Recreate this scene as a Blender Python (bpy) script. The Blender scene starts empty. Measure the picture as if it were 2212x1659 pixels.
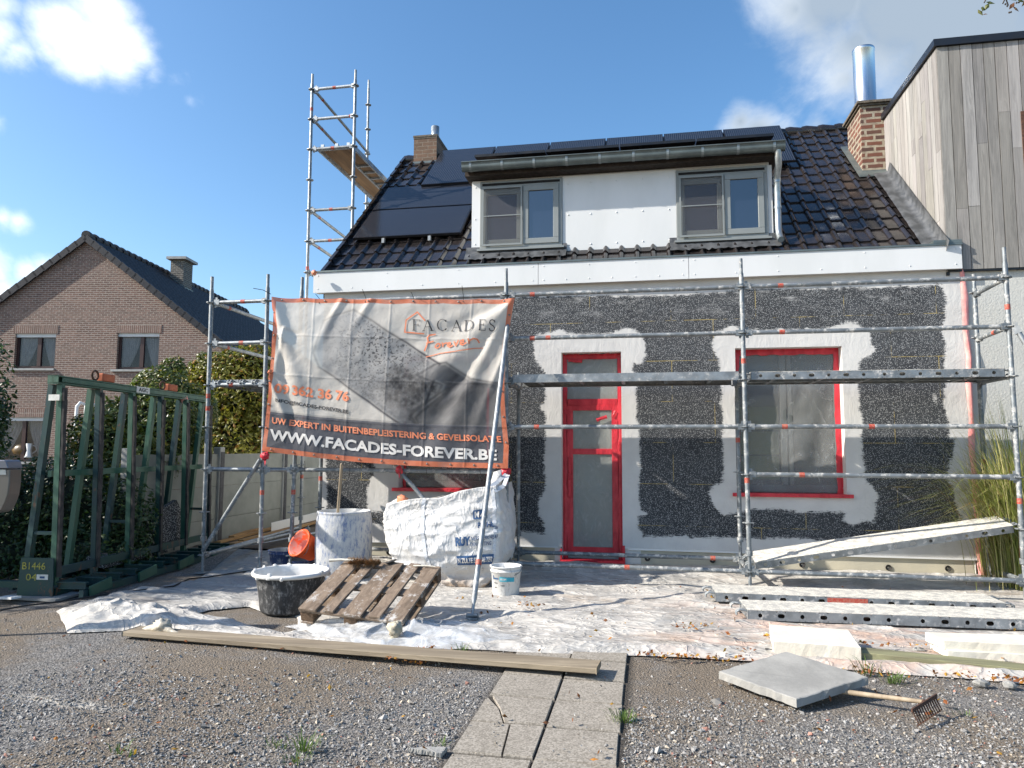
import bpy, math, random
import numpy as np
from mathutils import Vector, Matrix, noise as MN
R_ = math.radians
random.seed(7); rng = np.random.default_rng(7)
scene = bpy.context.scene
# ------------------------------------------------------------ camera
F_PX, YAW, PITCH, ROLL = 1547.85, 0.185456, 0.0898126, 0.004410
CAM = np.array([1.53523, -7.90069, 1.46890])
def _basis():
    cy, sy, cp, sp, cr, sr = math.cos(YAW), math.sin(YAW), math.cos(PITCH), math.sin(PITCH), math.cos(ROLL), math.sin(ROLL)
    f = np.array([-sy*cp, cy*cp, sp]); r = np.array([cy, sy, 0.]); u = np.cross(r, f)
    return r*cr+u*sr, -r*sr+u*cr, f
CR, CU, CF = _basis()
cd = bpy.data.cameras.new('camera'); cam = bpy.data.objects.new('camera', cd); scene.collection.objects.link(cam)
cd.sensor_width = 36; cd.lens = 36*F_PX/2212; cd.clip_end = 2000; cd.clip_start = .05
cam.matrix_world = Matrix(((CR[0], CU[0], -CF[0], CAM[0]), (CR[1], CU[1], -CF[1], CAM[1]), (CR[2], CU[2], -CF[2], CAM[2]), (0, 0, 0, 1)))
scene.camera = cam
# ------------------------------------------------------------ sky, sun, exposure
SUN_EL, SUN_AZ = R_(33.3), R_(69.8)      # azimuth counted from the facade's normal towards the left
SUNDIR = np.array([-math.sin(SUN_AZ)*math.cos(SUN_EL), -math.cos(SUN_AZ)*math.cos(SUN_EL), math.sin(SUN_EL)])
world = bpy.data.worlds.new('World'); scene.world = world; world.use_nodes = True
def pixdir(x, y):
    d = CR*(x-1106)/F_PX-CU*(y-829.5)/F_PX+CF
    return d/np.linalg.norm(d)
def build_world():
    nt = world.node_tree; N = nt.nodes; L = nt.links; N.clear()
    out = N.new('ShaderNodeOutputWorld'); bg = N.new('ShaderNodeBackground'); bg.inputs['Strength'].default_value = SKY_STRENGTH
    sky = N.new('ShaderNodeTexSky'); sky.sky_type = 'NISHITA'; sky.sun_disc = False
    sky.sun_elevation = SUN_EL; sky.sun_rotation = math.atan2(SUNDIR[0], SUNDIR[1]); sky.air_density = 1.0; sky.dust_density = 1.2; sky.ozone_density = 2.2
    tc = N.new('ShaderNodeTexCoord')
    def vm(op, a=None, b=None):
        n = N.new('ShaderNodeVectorMath'); n.operation = op
        for i, q in enumerate((a, b)):
            if q is None: continue
            if hasattr(q, 'is_linked'): L.new(q, n.inputs[i])
            else: n.inputs[i].default_value = q
        return n
    def mm(op, a, b=None, c=None, clamp=False):
        n = N.new('ShaderNodeMath'); n.operation = op; n.use_clamp = clamp
        for i, q in enumerate((a, b, c)):
            if q is None: continue
            if hasattr(q, 'is_linked'): L.new(q, n.inputs[i])
            else: n.inputs[i].default_value = q
        return n.outputs[0]
    d0 = tc.outputs['Generated']
    n1 = N.new('ShaderNodeTexNoise'); n1.inputs['Scale'].default_value = 6.5; n1.inputs['Detail'].default_value = 9; n1.inputs['Roughness'].default_value = .6
    n1.inputs['Distortion'].default_value = .25; L.new(d0, n1.inputs['Vector'])
    acc = None
    # direction of a cloud (pixel of the photograph), angular radius, weight
    for (x, y, rad, w) in [(150, 60, .070, 1.15), (215, 20, .075, 1.2), (250, 95, .075, 1.1), (180, 130, .055, 1.0), (300, 120, .045, .9), (330, 160, .045, .62), (380, 175, .045, .55), (410, 215, .035, .5), (10, 70, .05, .6), (45, 105, .04, .6), (15, 10, .045, .62),
                           (38, 476, .028, .72), (5, 470, .03, .7), (-10, 260, .03, .5), (0, 650, .05, .95), (60, 592, .035, .7), (-30, 585, .05, .8), (95, 575, .03, .66),
                           (1800, 0, .13, 1.15), (1960, 0, .17, 1.3), (1850, 90, .10, 1.0), (2120, 60, .2, 1.4), (2010, 130, .14, 1.1), (1720, 20, .07, .9), (1830, 170, .07, .8), (2300, 200, .35, 1.4), (1600, 262, .04, .95), (1635, 285, .05, 1.05), (1690, 290, .04, .75), (1770, 270, .04, .75), (1815, 265, .03, .7)]:
        c = pixdir(x, y)
        dd = vm('DISTANCE', d0, tuple(c)).outputs['Value']
        q = mm('MULTIPLY', mm('SUBTRACT', 1.0, mm('DIVIDE', dd, rad), clamp=True), w)
        acc = q if acc is None else mm('MAXIMUM', acc, q)
    m = mm('ADD', acc, mm('MULTIPLY', mm('SUBTRACT', n1.outputs['Fac'], .5), 1.9))
    mr = N.new('ShaderNodeMapRange'); mr.interpolation_type = 'SMOOTHSTEP'; mr.inputs['From Min'].default_value = .20; mr.inputs['From Max'].default_value = 1.02
    L.new(m, mr.inputs['Value'])
    gate = mm('MULTIPLY', mr.outputs['Result'], mm('MULTIPLY', acc, 7.0, clamp=True))
    # white or grey cloud
    n2 = N.new('ShaderNodeTexNoise'); n2.inputs['Scale'].default_value = 7; n2.inputs['Detail'].default_value = 7; L.new(d0, n2.inputs['Vector'])
    left = vm('DOT_PRODUCT', d0, (-.86, -.4, .3)).outputs['Value']
    lit = mm('ADD', mm('SUBTRACT', mm('MULTIPLY', left, 1.9), .12), mm('MULTIPLY', mm('SUBTRACT', n2.outputs['Fac'], .25), 1.5), clamp=True)
    grey = N.new('ShaderNodeMix'); grey.data_type = 'RGBA'; L.new(mm('ADD', lit, mm('MULTIPLY', mm('SUBTRACT', .95, acc), .9, clamp=True), clamp=True), grey.inputs[0])
    grey.inputs[6].default_value = (1.9, 2.35, 2.9, 1); grey.inputs[7].default_value = (6.8, 7.0, 7.1, 1)
    mx = N.new('ShaderNodeMix'); mx.data_type = 'RGBA'; L.new(gate, mx.inputs[0]); hs = N.new('ShaderNodeHueSaturation'); hs.inputs['Saturation'].default_value = 1.2; hs.inputs['Hue'].default_value = .497; L.new(sky.outputs[0], hs.inputs['Color']); L.new(hs.outputs[0], mx.inputs[6]); L.new(grey.outputs[2], mx.inputs[7])
    L.new(mx.outputs[2], bg.inputs[0]); L.new(bg.outputs[0], out.inputs[0])
SKY_STRENGTH = .14
build_world()
sd = bpy.data.lights.new('sun', 'SUN'); sd.energy = 5.0; sd.angle = R_(.53); sd.color = (1, .935, .84)
sun = bpy.data.objects.new('sun', sd); scene.collection.objects.link(sun)
sun.rotation_euler = Vector(SUNDIR).to_track_quat('Z', 'Y').to_euler(); sun.location = (-12, -5, 14)
vs = scene.view_settings; vs.view_transform = 'Standard'; vs.look = 'None'; vs.gamma = 1; vs.exposure = .74
scene.cycles.max_bounces = 7; scene.cycles.transparent_max_bounces = 10; scene.cycles.caustics_reflective = False; scene.cycles.caustics_refractive = False
# ------------------------------------------------------------ helpers
def at(x, y, ax, val):
    """world point seen at pixel (x, y) of the 2212 px wide photograph on the plane ax = val"""
    i = {'x': 0, 'y': 1, 'z': 2}[ax]
    d = CR*(x-1106)/F_PX-CU*(y-829.5)/F_PX+CF
    return CAM+d*(val-CAM[i])/d[i]
def dep(x, y, d):
    return CAM+d*(CR*(x-1106)/F_PX-CU*(y-829.5)/F_PX+CF)
class MB:
    def __init__(s): s.v = []; s.f = []; s.mi = []; s.cur = 0; s.sm = []; s.smooth = False
    def add(s, vs, fs):
        o = len(s.v); s.v += [tuple(float(c) for c in q) for q in vs]
        for f in fs: s.f.append([o+i for i in f]); s.mi.append(s.cur); s.sm.append(s.smooth)
        return s
    def hexa(s, P):   # 8 corners: bottom 4 ccw, top 4 ccw
        return s.add(P, [(3, 2, 1, 0), (4, 5, 6, 7), (0, 1, 5, 4), (1, 2, 6, 5), (2, 3, 7, 6), (3, 0, 4, 7)])
    def box(s, x0, x1, y0, y1, z0, z1):
        x0, x1 = min(x0, x1), max(x0, x1); y0, y1 = min(y0, y1), max(y0, y1); z0, z1 = min(z0, z1), max(z0, z1)
        return s.hexa([(x0, y0, z0), (x1, y0, z0), (x1, y1, z0), (x0, y1, z0), (x0, y0, z1), (x1, y0, z1), (x1, y1, z1), (x0, y1, z1)])
    def bar(s, a, b, w, h, up=(0, 0, 1)):   # box from a to b, width w (sideways), height h (along up)
        a = Vector(a); b = Vector(b); d = (b-a).normalized(); up = Vector(up); sx = d.cross(up)
        if sx.length < 1e-5: sx = d.cross(Vector((1, 0, 0)))
        sx.normalize(); uz = sx.cross(d).normalized(); sx *= w/2; uz *= h/2
        return s.hexa([a-sx-uz, a+sx-uz, b+sx-uz, b-sx-uz, a-sx+uz, a+sx+uz, b+sx+uz, b-sx+uz])
    def tube(s, pts, r, n=10, cap=True):
        pts = [Vector(q) for q in pts]; rs = r if isinstance(r, (list, tuple)) else [r]*len(pts)
        vs = []; fs = []; ref = None
        for i, q in enumerate(pts):
            d = ((pts[min(i+1, len(pts)-1)]-q).normalized()+(q-pts[max(i-1, 0)]).normalized())
            if d.length < 1e-6: d = pts[min(i+1, len(pts)-1)]-pts[max(i-1, 0)]
            d.normalize()
            if ref is None: ref = d.cross(Vector((0, 0, 1)) if abs(d.z) < .9 else Vector((1, 0, 0))).normalized()
            ref = (ref-d*ref.dot(d)).normalized(); b2 = d.cross(ref)
            for k in range(n):
                a = 2*math.pi*k/n; vs.append(q+(ref*math.cos(a)+b2*math.sin(a))*rs[i])
        for i in range(len(pts)-1):
            for k in range(n):
                k2 = (k+1) % n; fs.append((i*n+k, i*n+k2, (i+1)*n+k2, (i+1)*n+k))
        sm = s.smooth; s.smooth = True; s.add(vs, fs); s.smooth = sm
        if cap: s.add(vs[:n], [tuple(range(n-1, -1, -1))]); s.add(vs[-n:], [tuple(range(n))])
        return s
    def lathe(s, c, prof, n=32, axis=None, wob=0):
        """prof: (r, z) list turned about the vertical through c (or about axis)"""
        c = Vector(c); Mx = Matrix.Identity(3) if axis is None else Vector(axis).to_track_quat('Z', 'Y').to_matrix()
        vs = []; fs = []
        for (r, z) in prof:
            for k in range(n):
                a = 2*math.pi*k/n; rr = r*(1+wob*math.sin(3*a+z*5)+wob*.6*math.sin(7*a+z*9)); vs.append(c+Mx@Vector((rr*math.cos(a), rr*math.sin(a), z)))
        for i in range(len(prof)-1):
            for k in range(n):
                k2 = (k+1) % n; fs.append((i*n+k, i*n+k2, (i+1)*n+k2, (i+1)*n+k))
        sm = s.smooth; s.smooth = True; s.add(vs, fs); s.smooth = sm
        return s
    def disc(s, c, r, normal, n=16):
        c = Vector(c); Mx = Vector(normal).to_track_quat('Z', 'Y').to_matrix()
        return s.add([c+Mx@Vector((r*math.cos(2*math.pi*k/n), r*math.sin(2*math.pi*k/n), 0)) for k in range(n)], [tuple(range(n))])
    def quad(s, a, b, c, d): return s.add([a, b, c, d], [(0, 1, 2, 3)])
    def prism(s, poly, n):    # planar polygon (3D points) extruded by vector n
        k = len(poly); P = [Vector(q) for q in poly]; n = Vector(n)
        return s.add(P+[q+n for q in P], [tuple(range(k-1, -1, -1)), tuple(range(k, 2*k))]+[(i, (i+1) % k, (i+1) % k+k, i+k) for i in range(k)])
    def blob(s, c, rad, seed=0, nu=12, nv=8, amp=.25, fr=2.5):
        c = Vector(c); rad = Vector(rad); vs = []; fs = []
        for j in range(nv+1):
            for i in range(nu):
                a = 2*math.pi*i/nu; b = math.pi*j/nv; d = Vector((math.sin(b)*math.cos(a), math.sin(b)*math.sin(a), math.cos(b)))
                k = 1+amp*MN.noise(d*fr+Vector((seed*3.1, seed*1.7, 0))); vs.append(c+Vector((d.x*rad.x, d.y*rad.y, d.z*rad.z))*k)
        for j in range(nv):
            for i in range(nu): i2 = (i+1) % nu; fs.append((j*nu+i, (j+1)*nu+i, (j+1)*nu+i2, j*nu+i2))
        return s.add(vs, fs)
    def mesh(s, name, origin=(0, 0, 0)):
        me = bpy.data.meshes.new(name); o = origin
        me.from_pydata([(q[0]-o[0], q[1]-o[1], q[2]-o[2]) for q in s.v], [], s.f)
        if s.f: me.polygons.foreach_set('use_smooth', s.sm); me.polygons.foreach_set('material_index', s.mi)
        me.update(); return me
    def build(s, name, mats, parent=None, bevel=0, origin=None):
        """ONE mesh object. Vertices are in world coordinates; a child is stored relative to the base of its thing."""
        root = parent
        while root is not None and root.parent is not None: root = root.parent
        org = (0, 0, 0) if root is None and origin is None else (origin if origin is not None else root.get('_org', (0, 0, 0)))
        org = tuple(org)
        o = bpy.data.objects.new(name, s.mesh(name, org)); scene.collection.objects.link(o)
        for m in (mats if isinstance(mats, (list, tuple)) else [mats]): o.data.materials.append(m)
        if parent is not None: o.parent = parent
        else: o.location = org; o['_org'] = org
        if bevel:
            b = o.modifiers.new('bevel', 'BEVEL'); b.width = bevel; b.segments = 1; b.limit_method = 'ANGLE'; b.angle_limit = R_(40)
        return o
def np_mesh(name, V, Fq, mats, parent=None, smooth=True, attrs=None, origin=None, mi=None):
    """fast mesh from arrays (quads or triangles); attrs: name -> per-vertex float or colour array"""
    root = parent
    while root is not None and root.parent is not None: root = root.parent
    org = np.array(root['_org'] if root is not None else (origin if origin is not None else (0, 0, 0)), float)
    V = np.asarray(V, np.float32)-org.astype(np.float32); Fq = np.asarray(Fq, np.int32); k = Fq.shape[1]
    me = bpy.data.meshes.new(name); me.vertices.add(len(V)); me.vertices.foreach_set('co', V.ravel())
    me.loops.add(Fq.size); me.loops.foreach_set('vertex_index', Fq.ravel())
    me.polygons.add(len(Fq)); me.polygons.foreach_set('loop_start', np.arange(0, Fq.size, k, dtype=np.int32))
    me.polygons.foreach_set('use_smooth', np.full(len(Fq), smooth))
    if mi is not None: me.polygons.foreach_set('material_index', np.asarray(mi, np.int32))
    me.update(calc_edges=True)
    for an, arr in (attrs or {}).items():
        arr = np.asarray(arr, np.float32)
        if arr.ndim == 1: a = me.attributes.new(an, 'FLOAT', 'POINT'); a.data.foreach_set('value', arr)
        else: a = me.attributes.new(an, 'FLOAT_COLOR', 'POINT'); a.data.foreach_set('color', np.c_[arr, np.ones(len(arr), np.float32)].astype(np.float32).ravel())
    o = bpy.data.objects.new(name, me); scene.collection.objects.link(o)
    for m in (mats if isinstance(mats, (list, tuple)) else [mats]): me.materials.append(m)
    if parent is not None: o.parent = parent
    else: o.location = tuple(org); o['_org'] = tuple(org)
    return o
def tag(o, label=None, cat=None, group=None, kind=None):
    if label: o['label'] = label
    if cat: o['category'] = cat
    if group: o['group'] = group
    if kind: o['kind'] = kind
    return o
def thing(name, label, cat, loc, group=None):
    o = bpy.data.objects.new(name, None); scene.collection.objects.link(o); o.location = loc; o['_org'] = tuple(float(c) for c in loc); o.empty_display_size = .2
    return tag(o, label, cat, group)
def fbm(P, sc=1.0, oc=4, seed=0):
    """cheap value noise on an (n,2) or (n,3) array, about -1..1"""
    P = np.asarray(P, float)*sc+seed*17.37
    if P.shape[1] == 2: P = np.c_[P, np.zeros(len(P))]
    out = np.zeros(len(P)); amp = 1.; tot = 0
    for _ in range(oc):
        i = np.floor(P).astype(np.int64); f = P-i; f = f*f*(3-2*f); acc = 0
        for dx in (0, 1):
            for dy in (0, 1):
                for dz in (0, 1):
                    h = (i[:, 0]+dx)*374761393+(i[:, 1]+dy)*668265263+(i[:, 2]+dz)*2147483647+seed*974711
                    h = (h ^ (h >> 13))*1274126177; h = h ^ (h >> 16)
                    val = (h & 0xffff)/32767.5-1
                    acc = acc+val*(f[:, 0] if dx else 1-f[:, 0])*(f[:, 1] if dy else 1-f[:, 1])*(f[:, 2] if dz else 1-f[:, 2])
        out += acc*amp; tot += amp; amp *= .5; P = P*2.03+11.1
    return out/tot
def gz(x, y):
    """height of the ground"""
    t = np.clip(np.asarray(y, float)/1.0, 0, 1); t = t*t*(3-2*t)
    return .08*t
# ------------------------------------------------------------ materials
class G:
    """tiny node-graph builder around one Principled BSDF"""
    def __init__(s, name, rough=.6, metal=0, spec=None, ior=None):
        s.m = bpy.data.materials.new(name); s.m.use_nodes = True; s.nt = s.m.node_tree; s.N = s.nt.nodes; s.L = s.nt.links
        s.b = s.N['Principled BSDF']; s.b.inputs['Roughness'].default_value = rough; s.b.inputs['Metallic'].default_value = metal
        if spec is not None: s.b.inputs['Specular IOR Level'].default_value = spec
        if ior is not None: s.b.inputs['IOR'].default_value = ior
        s.tc = s.N.new('ShaderNodeTexCoord'); s.co = s.tc.outputs['Object']
    def put(s, sock, q):
        if hasattr(q, 'is_linked'): s.L.new(q, sock)
        else:
            if isinstance(q, (tuple, list)) and len(q) == 3 and sock.type == 'RGBA': q = tuple(q)+(1,)
            sock.default_value = q
    def map(s, sc=(1, 1, 1), rot=(0, 0, 0), loc=(0, 0, 0), src=None):
        n = s.N.new('ShaderNodeMapping'); n.inputs['Scale'].default_value = sc; n.inputs['Rotation'].default_value = rot; n.inputs['Location'].default_value = loc
        s.L.new(src or s.co, n.inputs['Vector']); return n.outputs[0]
    def noise(s, scale=5, detail=4, rough=.55, vec=None, out='Fac', dist=0):
        n = s.N.new('ShaderNodeTexNoise'); n.inputs['Scale'].default_value = scale; n.inputs['Detail'].default_value = detail; n.inputs['Roughness'].default_value = rough; n.inputs['Distortion'].default_value = dist
        s.L.new(vec or s.co, n.inputs['Vector']); return n.outputs[out]
    def voro(s, scale=5, vec=None, out='Distance', feature='F1', rnd=1):
        n = s.N.new('ShaderNodeTexVoronoi'); n.feature = feature; n.inputs['Scale'].default_value = scale; n.inputs['Randomness'].default_value = rnd
        s.L.new(vec or s.co, n.inputs['Vector']); return n.outputs[out]
    def ramp(s, fac, a, b, c0=0., c1=1.):
        """map fac from a..b to c0..c1 smoothly; c0/c1 may be colours"""
        n = s.N.new('ShaderNodeMapRange'); n.interpolation_type = 'SMOOTHSTEP'; s.put(n.inputs['Value'], fac); n.inputs['From Min'].default_value = a; n.inputs['From Max'].default_value = b
        if isinstance(c0, (int, float)) and isinstance(c1, (int, float)): n.inputs['To Min'].default_value = c0; n.inputs['To Max'].default_value = c1; return n.outputs['Result']
        return s.mix(n.outputs['Result'], c0, c1)
    def mix(s, fac, a, b, mode='MIX'):
        n = s.N.new('ShaderNodeMix'); n.data_type = 'RGBA'; n.blend_type = mode; s.put(n.inputs[0], fac); s.put(n.inputs[6], a); s.put(n.inputs[7], b); return n.outputs[2]
    def math(s, op, a, b=None, clamp=False):
        n = s.N.new('ShaderNodeMath'); n.operation = op; n.use_clamp = clamp; s.put(n.inputs[0], a)
        if b is not None: s.put(n.inputs[1], b)
        return n.outputs[0]
    def attr(s, name, out='Fac'):
        n = s.N.new('ShaderNodeAttribute'); n.attribute_name = name; return n.outputs[out]
    def bump(s, h, strength=.3, dist=.01):
        n = s.N.new('ShaderNodeBump'); n.inputs['Strength'].default_value = strength; n.inputs['Distance'].default_value = dist; s.put(n.inputs['Height'], h); s.L.new(n.outputs[0], s.b.inputs['Normal']); return n
    def col(s, q): s.put(s.b.inputs['Base Color'], q); return s
    def rough(s, q): s.put(s.b.inputs['Roughness'], q); return s
def simple(name, c1, c2=None, scale=8, rough=.6, metal=0, bump=0, bscale=60, spec=None, stretch=(1, 1, 1), lo=.35, hi=.65, detail=5):
    g = G(name, rough, metal, spec); v = g.map(stretch)
    if c2 is None: c2 = tuple(c*.8 for c in c1)
    n = g.noise(scale, detail, .6, v); g.col(g.ramp(n, lo, hi, c1, c2))
    g.rough(g.ramp(g.noise(scale*2, 3, .6, v), .3, .7, max(0.03, rough-.08), min(1, rough+.12)))
    if bump: g.bump(g.noise(bscale, 4, .6, v), bump, .01)
    return g.m
def brick(name, c1, c2, mortar, bw, bh, ms=.012, rot=(R_(90), 0, 0), rough=.85, dark=.55, off=.5):
    g = G(name, rough)
    sp = g.N.new('ShaderNodeSeparateXYZ'); g.L.new(g.co, sp.inputs[0]); cb = g.N.new('ShaderNodeCombineXYZ'); g.L.new(g.math('ADD', sp.outputs[0], sp.outputs[1]), cb.inputs[0]); g.L.new(sp.outputs[2], cb.inputs[1]); v = cb.outputs[0]
    wob = g.N.new('ShaderNodeVectorMath'); wob.operation = 'MULTIPLY_ADD'; g.L.new(g.noise(9, 2, .5, None, 'Color'), wob.inputs[0]); wob.inputs[1].default_value = (.012, .012, .012); g.L.new(v, wob.inputs[2])
    b = g.N.new('ShaderNodeTexBrick'); b.inputs['Scale'].default_value = 1; b.inputs['Brick Width'].default_value = bw; b.inputs['Row Height'].default_value = bh; b.inputs['Mortar Size'].default_value = ms; b.inputs['Mortar Smooth'].default_value = .2; b.offset = off
    b.inputs['Color1'].default_value = c1+(1,); b.inputs['Color2'].default_value = c2+(1,); b.inputs['Mortar'].default_value = mortar+(1,)
    g.L.new(wob.outputs[0], b.inputs['Vector'])
    c = g.mix(g.ramp(g.noise(14, 4), .35, .7), b.outputs['Color'], tuple(k*dark for k in c1), 'MIX'); c2_ = g.mix(.45, b.outputs['Color'], c)
    g.col(c2_); g.bump(g.math('ADD', g.math('MULTIPLY', b.outputs['Fac'], -1.2), g.math('MULTIPLY', g.noise(60, 3), .5)), .6, .012)
    return g.m
def wood(name, c1, c2, axis=0, scale=1., rough=.8, bump=.25, tone=None, splash=None):
    """grain running along the given axis of the object's own space"""
    g = G(name, rough); st = [14, 14, 14]; st[axis] = .9; v = g.map(tuple(k*scale for k in st))
    n = g.noise(1.6, 8, .65, v, dist=1.2); c = g.ramp(n, .3, .7, c1, c2)
    n2 = g.noise(.7, 3, .5, v); c = g.mix(g.ramp(n2, .45, .75, 0., .45), c, tuple(k*.45 for k in c2))
    if tone: c = g.mix(1.0, c, g.attr(tone, 'Color'), 'MULTIPLY')
    if splash: c = g.mix(g.ramp(g.noise(7, 8, .75), .54, .66), c, splash)
    g.col(c); g.bump(n, bump, .006); return g.m
M = {}
M['galv'] = None
def galv(name, clean, dirt, lo, hi, metal=.75, rough=.42):
    g = G(name, rough, metal); n = g.noise(15, 7, .75); c = g.ramp(g.noise(10, 4), .3, .7, clean, tuple(k*.68 for k in clean))
    f = g.ramp(n, lo, hi); g.col(g.mix(f, c, dirt)); g.put(g.b.inputs['Metallic'], g.math('SUBTRACT', metal, f, True)); g.rough(g.ramp(n, .3, .8, rough, .9)); g.bump(n, .25, .004); return g.m
M['galv'] = galv('galvanised steel', (.33, .355, .37), (.50, .49, .47), .52, .68)
M['galv_dirty'] = galv('plaster splashed steel', (.24, .265, .28), (.50, .49, .46), .49, .66, .6, .5)
M['galv_clean'] = galv('clean galvanised steel', (.50, .54, .57), (.6, .6, .6), .62, .8)
M['red_mark'] = simple('red paint mark', (.40, .035, .022), (.42, .16, .11), 60, .6)
M['zinc'] = simple('zinc sheet', (.17, .20, .195), (.12, .145, .145), 5, .42, .5)
M['zinc_light'] = simple('bright zinc pipe', (.42, .46, .48), (.32, .36, .38), 12, .36, .8)
M['white_panel'] = simple('white cement board', (.68, .69, .685), (.62, .635, .63), 1.5, .5, 0, .03, 120, stretch=(1, 1, .3))
M['joint'] = simple('dark joint', (.05, .055, .055), None, 5, .7)
M['frame'] = simple('grey green window frame', (.25, .268, .262), (.22, .24, .234), 3, .4)
M['dark_wood'] = simple('dark brown eaves board', (.035, .024, .018), (.022, .016, .012), 10, .8)
M['black_frame'] = simple('black panel frame', (.010, .010, .012), None, 8, .35)
M['brick_old'] = brick('old red brick', (.185, .068, .042), (.075, .045, .036), (.34, .30, .225), .235, .085, .018)
M['brick_brown'] = brick('brown chimney brick', (.17, .10, .065), (.115, .075, .05), (.20, .165, .125), .21, .072, .007)
M['brick_house'] = brick('pinkish brown facing brick', (.225, .130, .100), (.118, .072, .058), (.34, .29, .245), .225, .066, .0125)
M['soldier'] = brick('soldier course brick', (.225, .130, .100), (.13, .08, .064), (.34, .29, .245), .075, .28, .012, off=0)
M['brick_grey'] = brick('dark grey chimney brick', (.13, .115, .10), (.085, .08, .07), (.30, .28, .24), .21, .075, .011)
M['concrete'] = simple('light grey concrete', (.40, .40, .38), (.33, .33, .31), 4, .85, 0, .15, 90)
M['lead'] = simple('lead flashing', (.06, .063, .065), (.12, .125, .13), 7, .5, .3, .3, 12)
M['plaster_grey'] = simple('white grey render', (.52, .52, .485), (.49, .49, .455), 2, .9, 0, .55, 45)
M['pink_tape'] = simple('pink foil edge', (.80, .28, .26), (.88, .42, .38), 7, .5, 0, .4, 30)
M['red_tape'] = simple('red masking tape', (.66, .036, .055), (.44, .014, .028), 9, .38, 0, .9, 34, stretch=(1, 1, .5), lo=.3, hi=.7)
M['reveal'] = simple('white window reveal', (.66, .65, .62), (.60, .59, .56), 6, .85, 0, .3, 60)
M['black_foam'] = simple('black rubber', (.016, .016, .017), (.05, .045, .04), 14, .8)
M['cream_base'] = simple('cream plinth board', (.52, .48, .37), (.46, .43, .34), 3, .85, 0, .2, 60)
M['dark_void'] = simple('dark interior', (.012, .012, .013), None, 4, .9)
M['curtain'] = simple('white net curtain', (.62, .63, .63), (.42, .43, .44), 2.2, .9, stretch=(14, 14, .4))
M['brown_frame'] = simple('dark brown window frame', (.045, .016, .014), None, 6, .4)
M['rusty'] = simple('rusty steel', (.13, .06, .035), (.07, .04, .03), 30, .85, .2, .4, 80)
M['soil'] = simple('brown soil', (.11, .085, .06), (.07, .052, .038), 20, .95, 0, .8, 60)
def glass_mat(name, col, rough=.015, ior=1.9, spec=.8):
    g = G(name, rough, 0, spec, ior); g.col(col); n = g.noise(1.3, 2); g.bump(n, .02, .05); return g.m
M['glass'] = glass_mat('window glass', (.012, .016, .03)); M['glass_far'] = glass_mat('far window glass', (.06, .075, .085), .03, 1.6, .6)
def m_eps():
    """facade insulation: dark graphite foam with white flecks, thin yellow seams, and the rendered (plastered) areas;
    the border between both follows the attribute 'sd' (metres, positive = bare foam)"""
    g = G('insulation and base coat', .9)
    v = g.map((1, .2, 1.25))
    vo = g.voro(88, v, 'Distance', 'F1')
    fl = g.ramp(g.math('ADD', vo, g.math('MULTIPLY', g.noise(90, 2, .6, v), .75)), .66, .80, 1., 0.)
    cellon = g.ramp(g.voro(88, v, 'Color'), .12, .85)
    fleck = g.math('MULTIPLY', fl, cellon)
    foam = g.mix(fleck, g.ramp(g.noise(2, 3), .3, .7, (.030, .033, .038), (.046, .050, .056)), (.38, .39, .39))
    br = g.N.new('ShaderNodeTexBrick'); br.inputs['Scale'].default_value = 1; br.inputs['Brick Width'].default_value = 1.0; br.inputs['Row Height'].default_value = .5
    br.inputs['Mortar Size'].default_value = .0045; br.inputs['Mortar Smooth'].default_value = .3; g.L.new(g.map((1, 1, 1), (R_(90), 0, 0), (.35, .05, .12)), br.inputs['Vector'])
    seam = g.math('MULTIPLY', br.outputs['Fac'], g.ramp(g.noise(2.2, 5, .7), .46, .58))
    foam = g.mix(g.math('MULTIPLY', seam, .8), foam, (.42, .32, .10))
    sm = g.noise(3, 6, .7, g.map((1, 1, 3)))          # smeared plaster film over the upper foam
    foam = g.mix(g.math('MULTIPLY', g.ramp(sm, .50, .78), g.attr('smear')), foam, (.40, .40, .39))
    edge = g.math('ADD', g.attr('sd'), g.math('MULTIPLY', g.math('SUBTRACT', g.noise(10, 10, .88), .5), .20))
    stroke = g.math('MULTIPLY', g.math('SUBTRACT', g.noise(30, 5, .8, g.map((.3, 1, 2.8))), .5), .16)
    k = g.ramp(g.math('ADD', edge, stroke), -.004, .008)
    pl = g.ramp(g.noise(2.5, 5, .6), .3, .7, (.62, .61, .585), (.55, .54, .52))
    g.col(g.mix(k, pl, foam))
    tw = g.math('ADD', g.noise(4, 9, .62, g.map((1, 1, 1)), dist=2.2), g.math('MULTIPLY', g.noise(11, 6, .7, g.map((2.2, 1, .5), (0, R_(35), 0)), dist=.6), .5))
    h = g.math('ADD', g.math('MULTIPLY', g.math('SUBTRACT', 1., k), 1.0), g.math('MULTIPLY', tw, 1.0))
    g.bump(h, .5, .014); return g.m
M['eps'] = m_eps()
def m_tiles():
    g = G('glazed black brown roof tile', .16, 0, .7); n = g.noise(3.0, 2, .5, g.map((5, 3, 3)))
    g.col(g.ramp(n, .3, .7, (.015, .0135, .0135), (.026, .021, .020))); g.rough(g.ramp(g.noise(30, 3), .3, .7, .13, .26)); g.bump(g.noise(5, 2), .05, .02); return g.m
M['tiles'] = m_tiles()
M['tiles_far'] = simple('dark blue black roof tile', (.010, .011, .016), (.018, .020, .026), 9, .5, 0, .1, 30, .35)
def m_solar():
    g = G('solar cell glass', .14, 0, .3); w = g.N.new('ShaderNodeTexWave'); w.wave_type = 'BANDS'; w.bands_direction = 'X'; w.inputs['Scale'].default_value = 9.5
    g.L.new(g.attr('st', 'Vector'), w.inputs['Vector']); g.col(g.ramp(w.outputs['Fac'], .86, .97, (.010, .012, .018), (.06, .065, .075))); return g.m
M['solar'] = m_solar()
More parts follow.
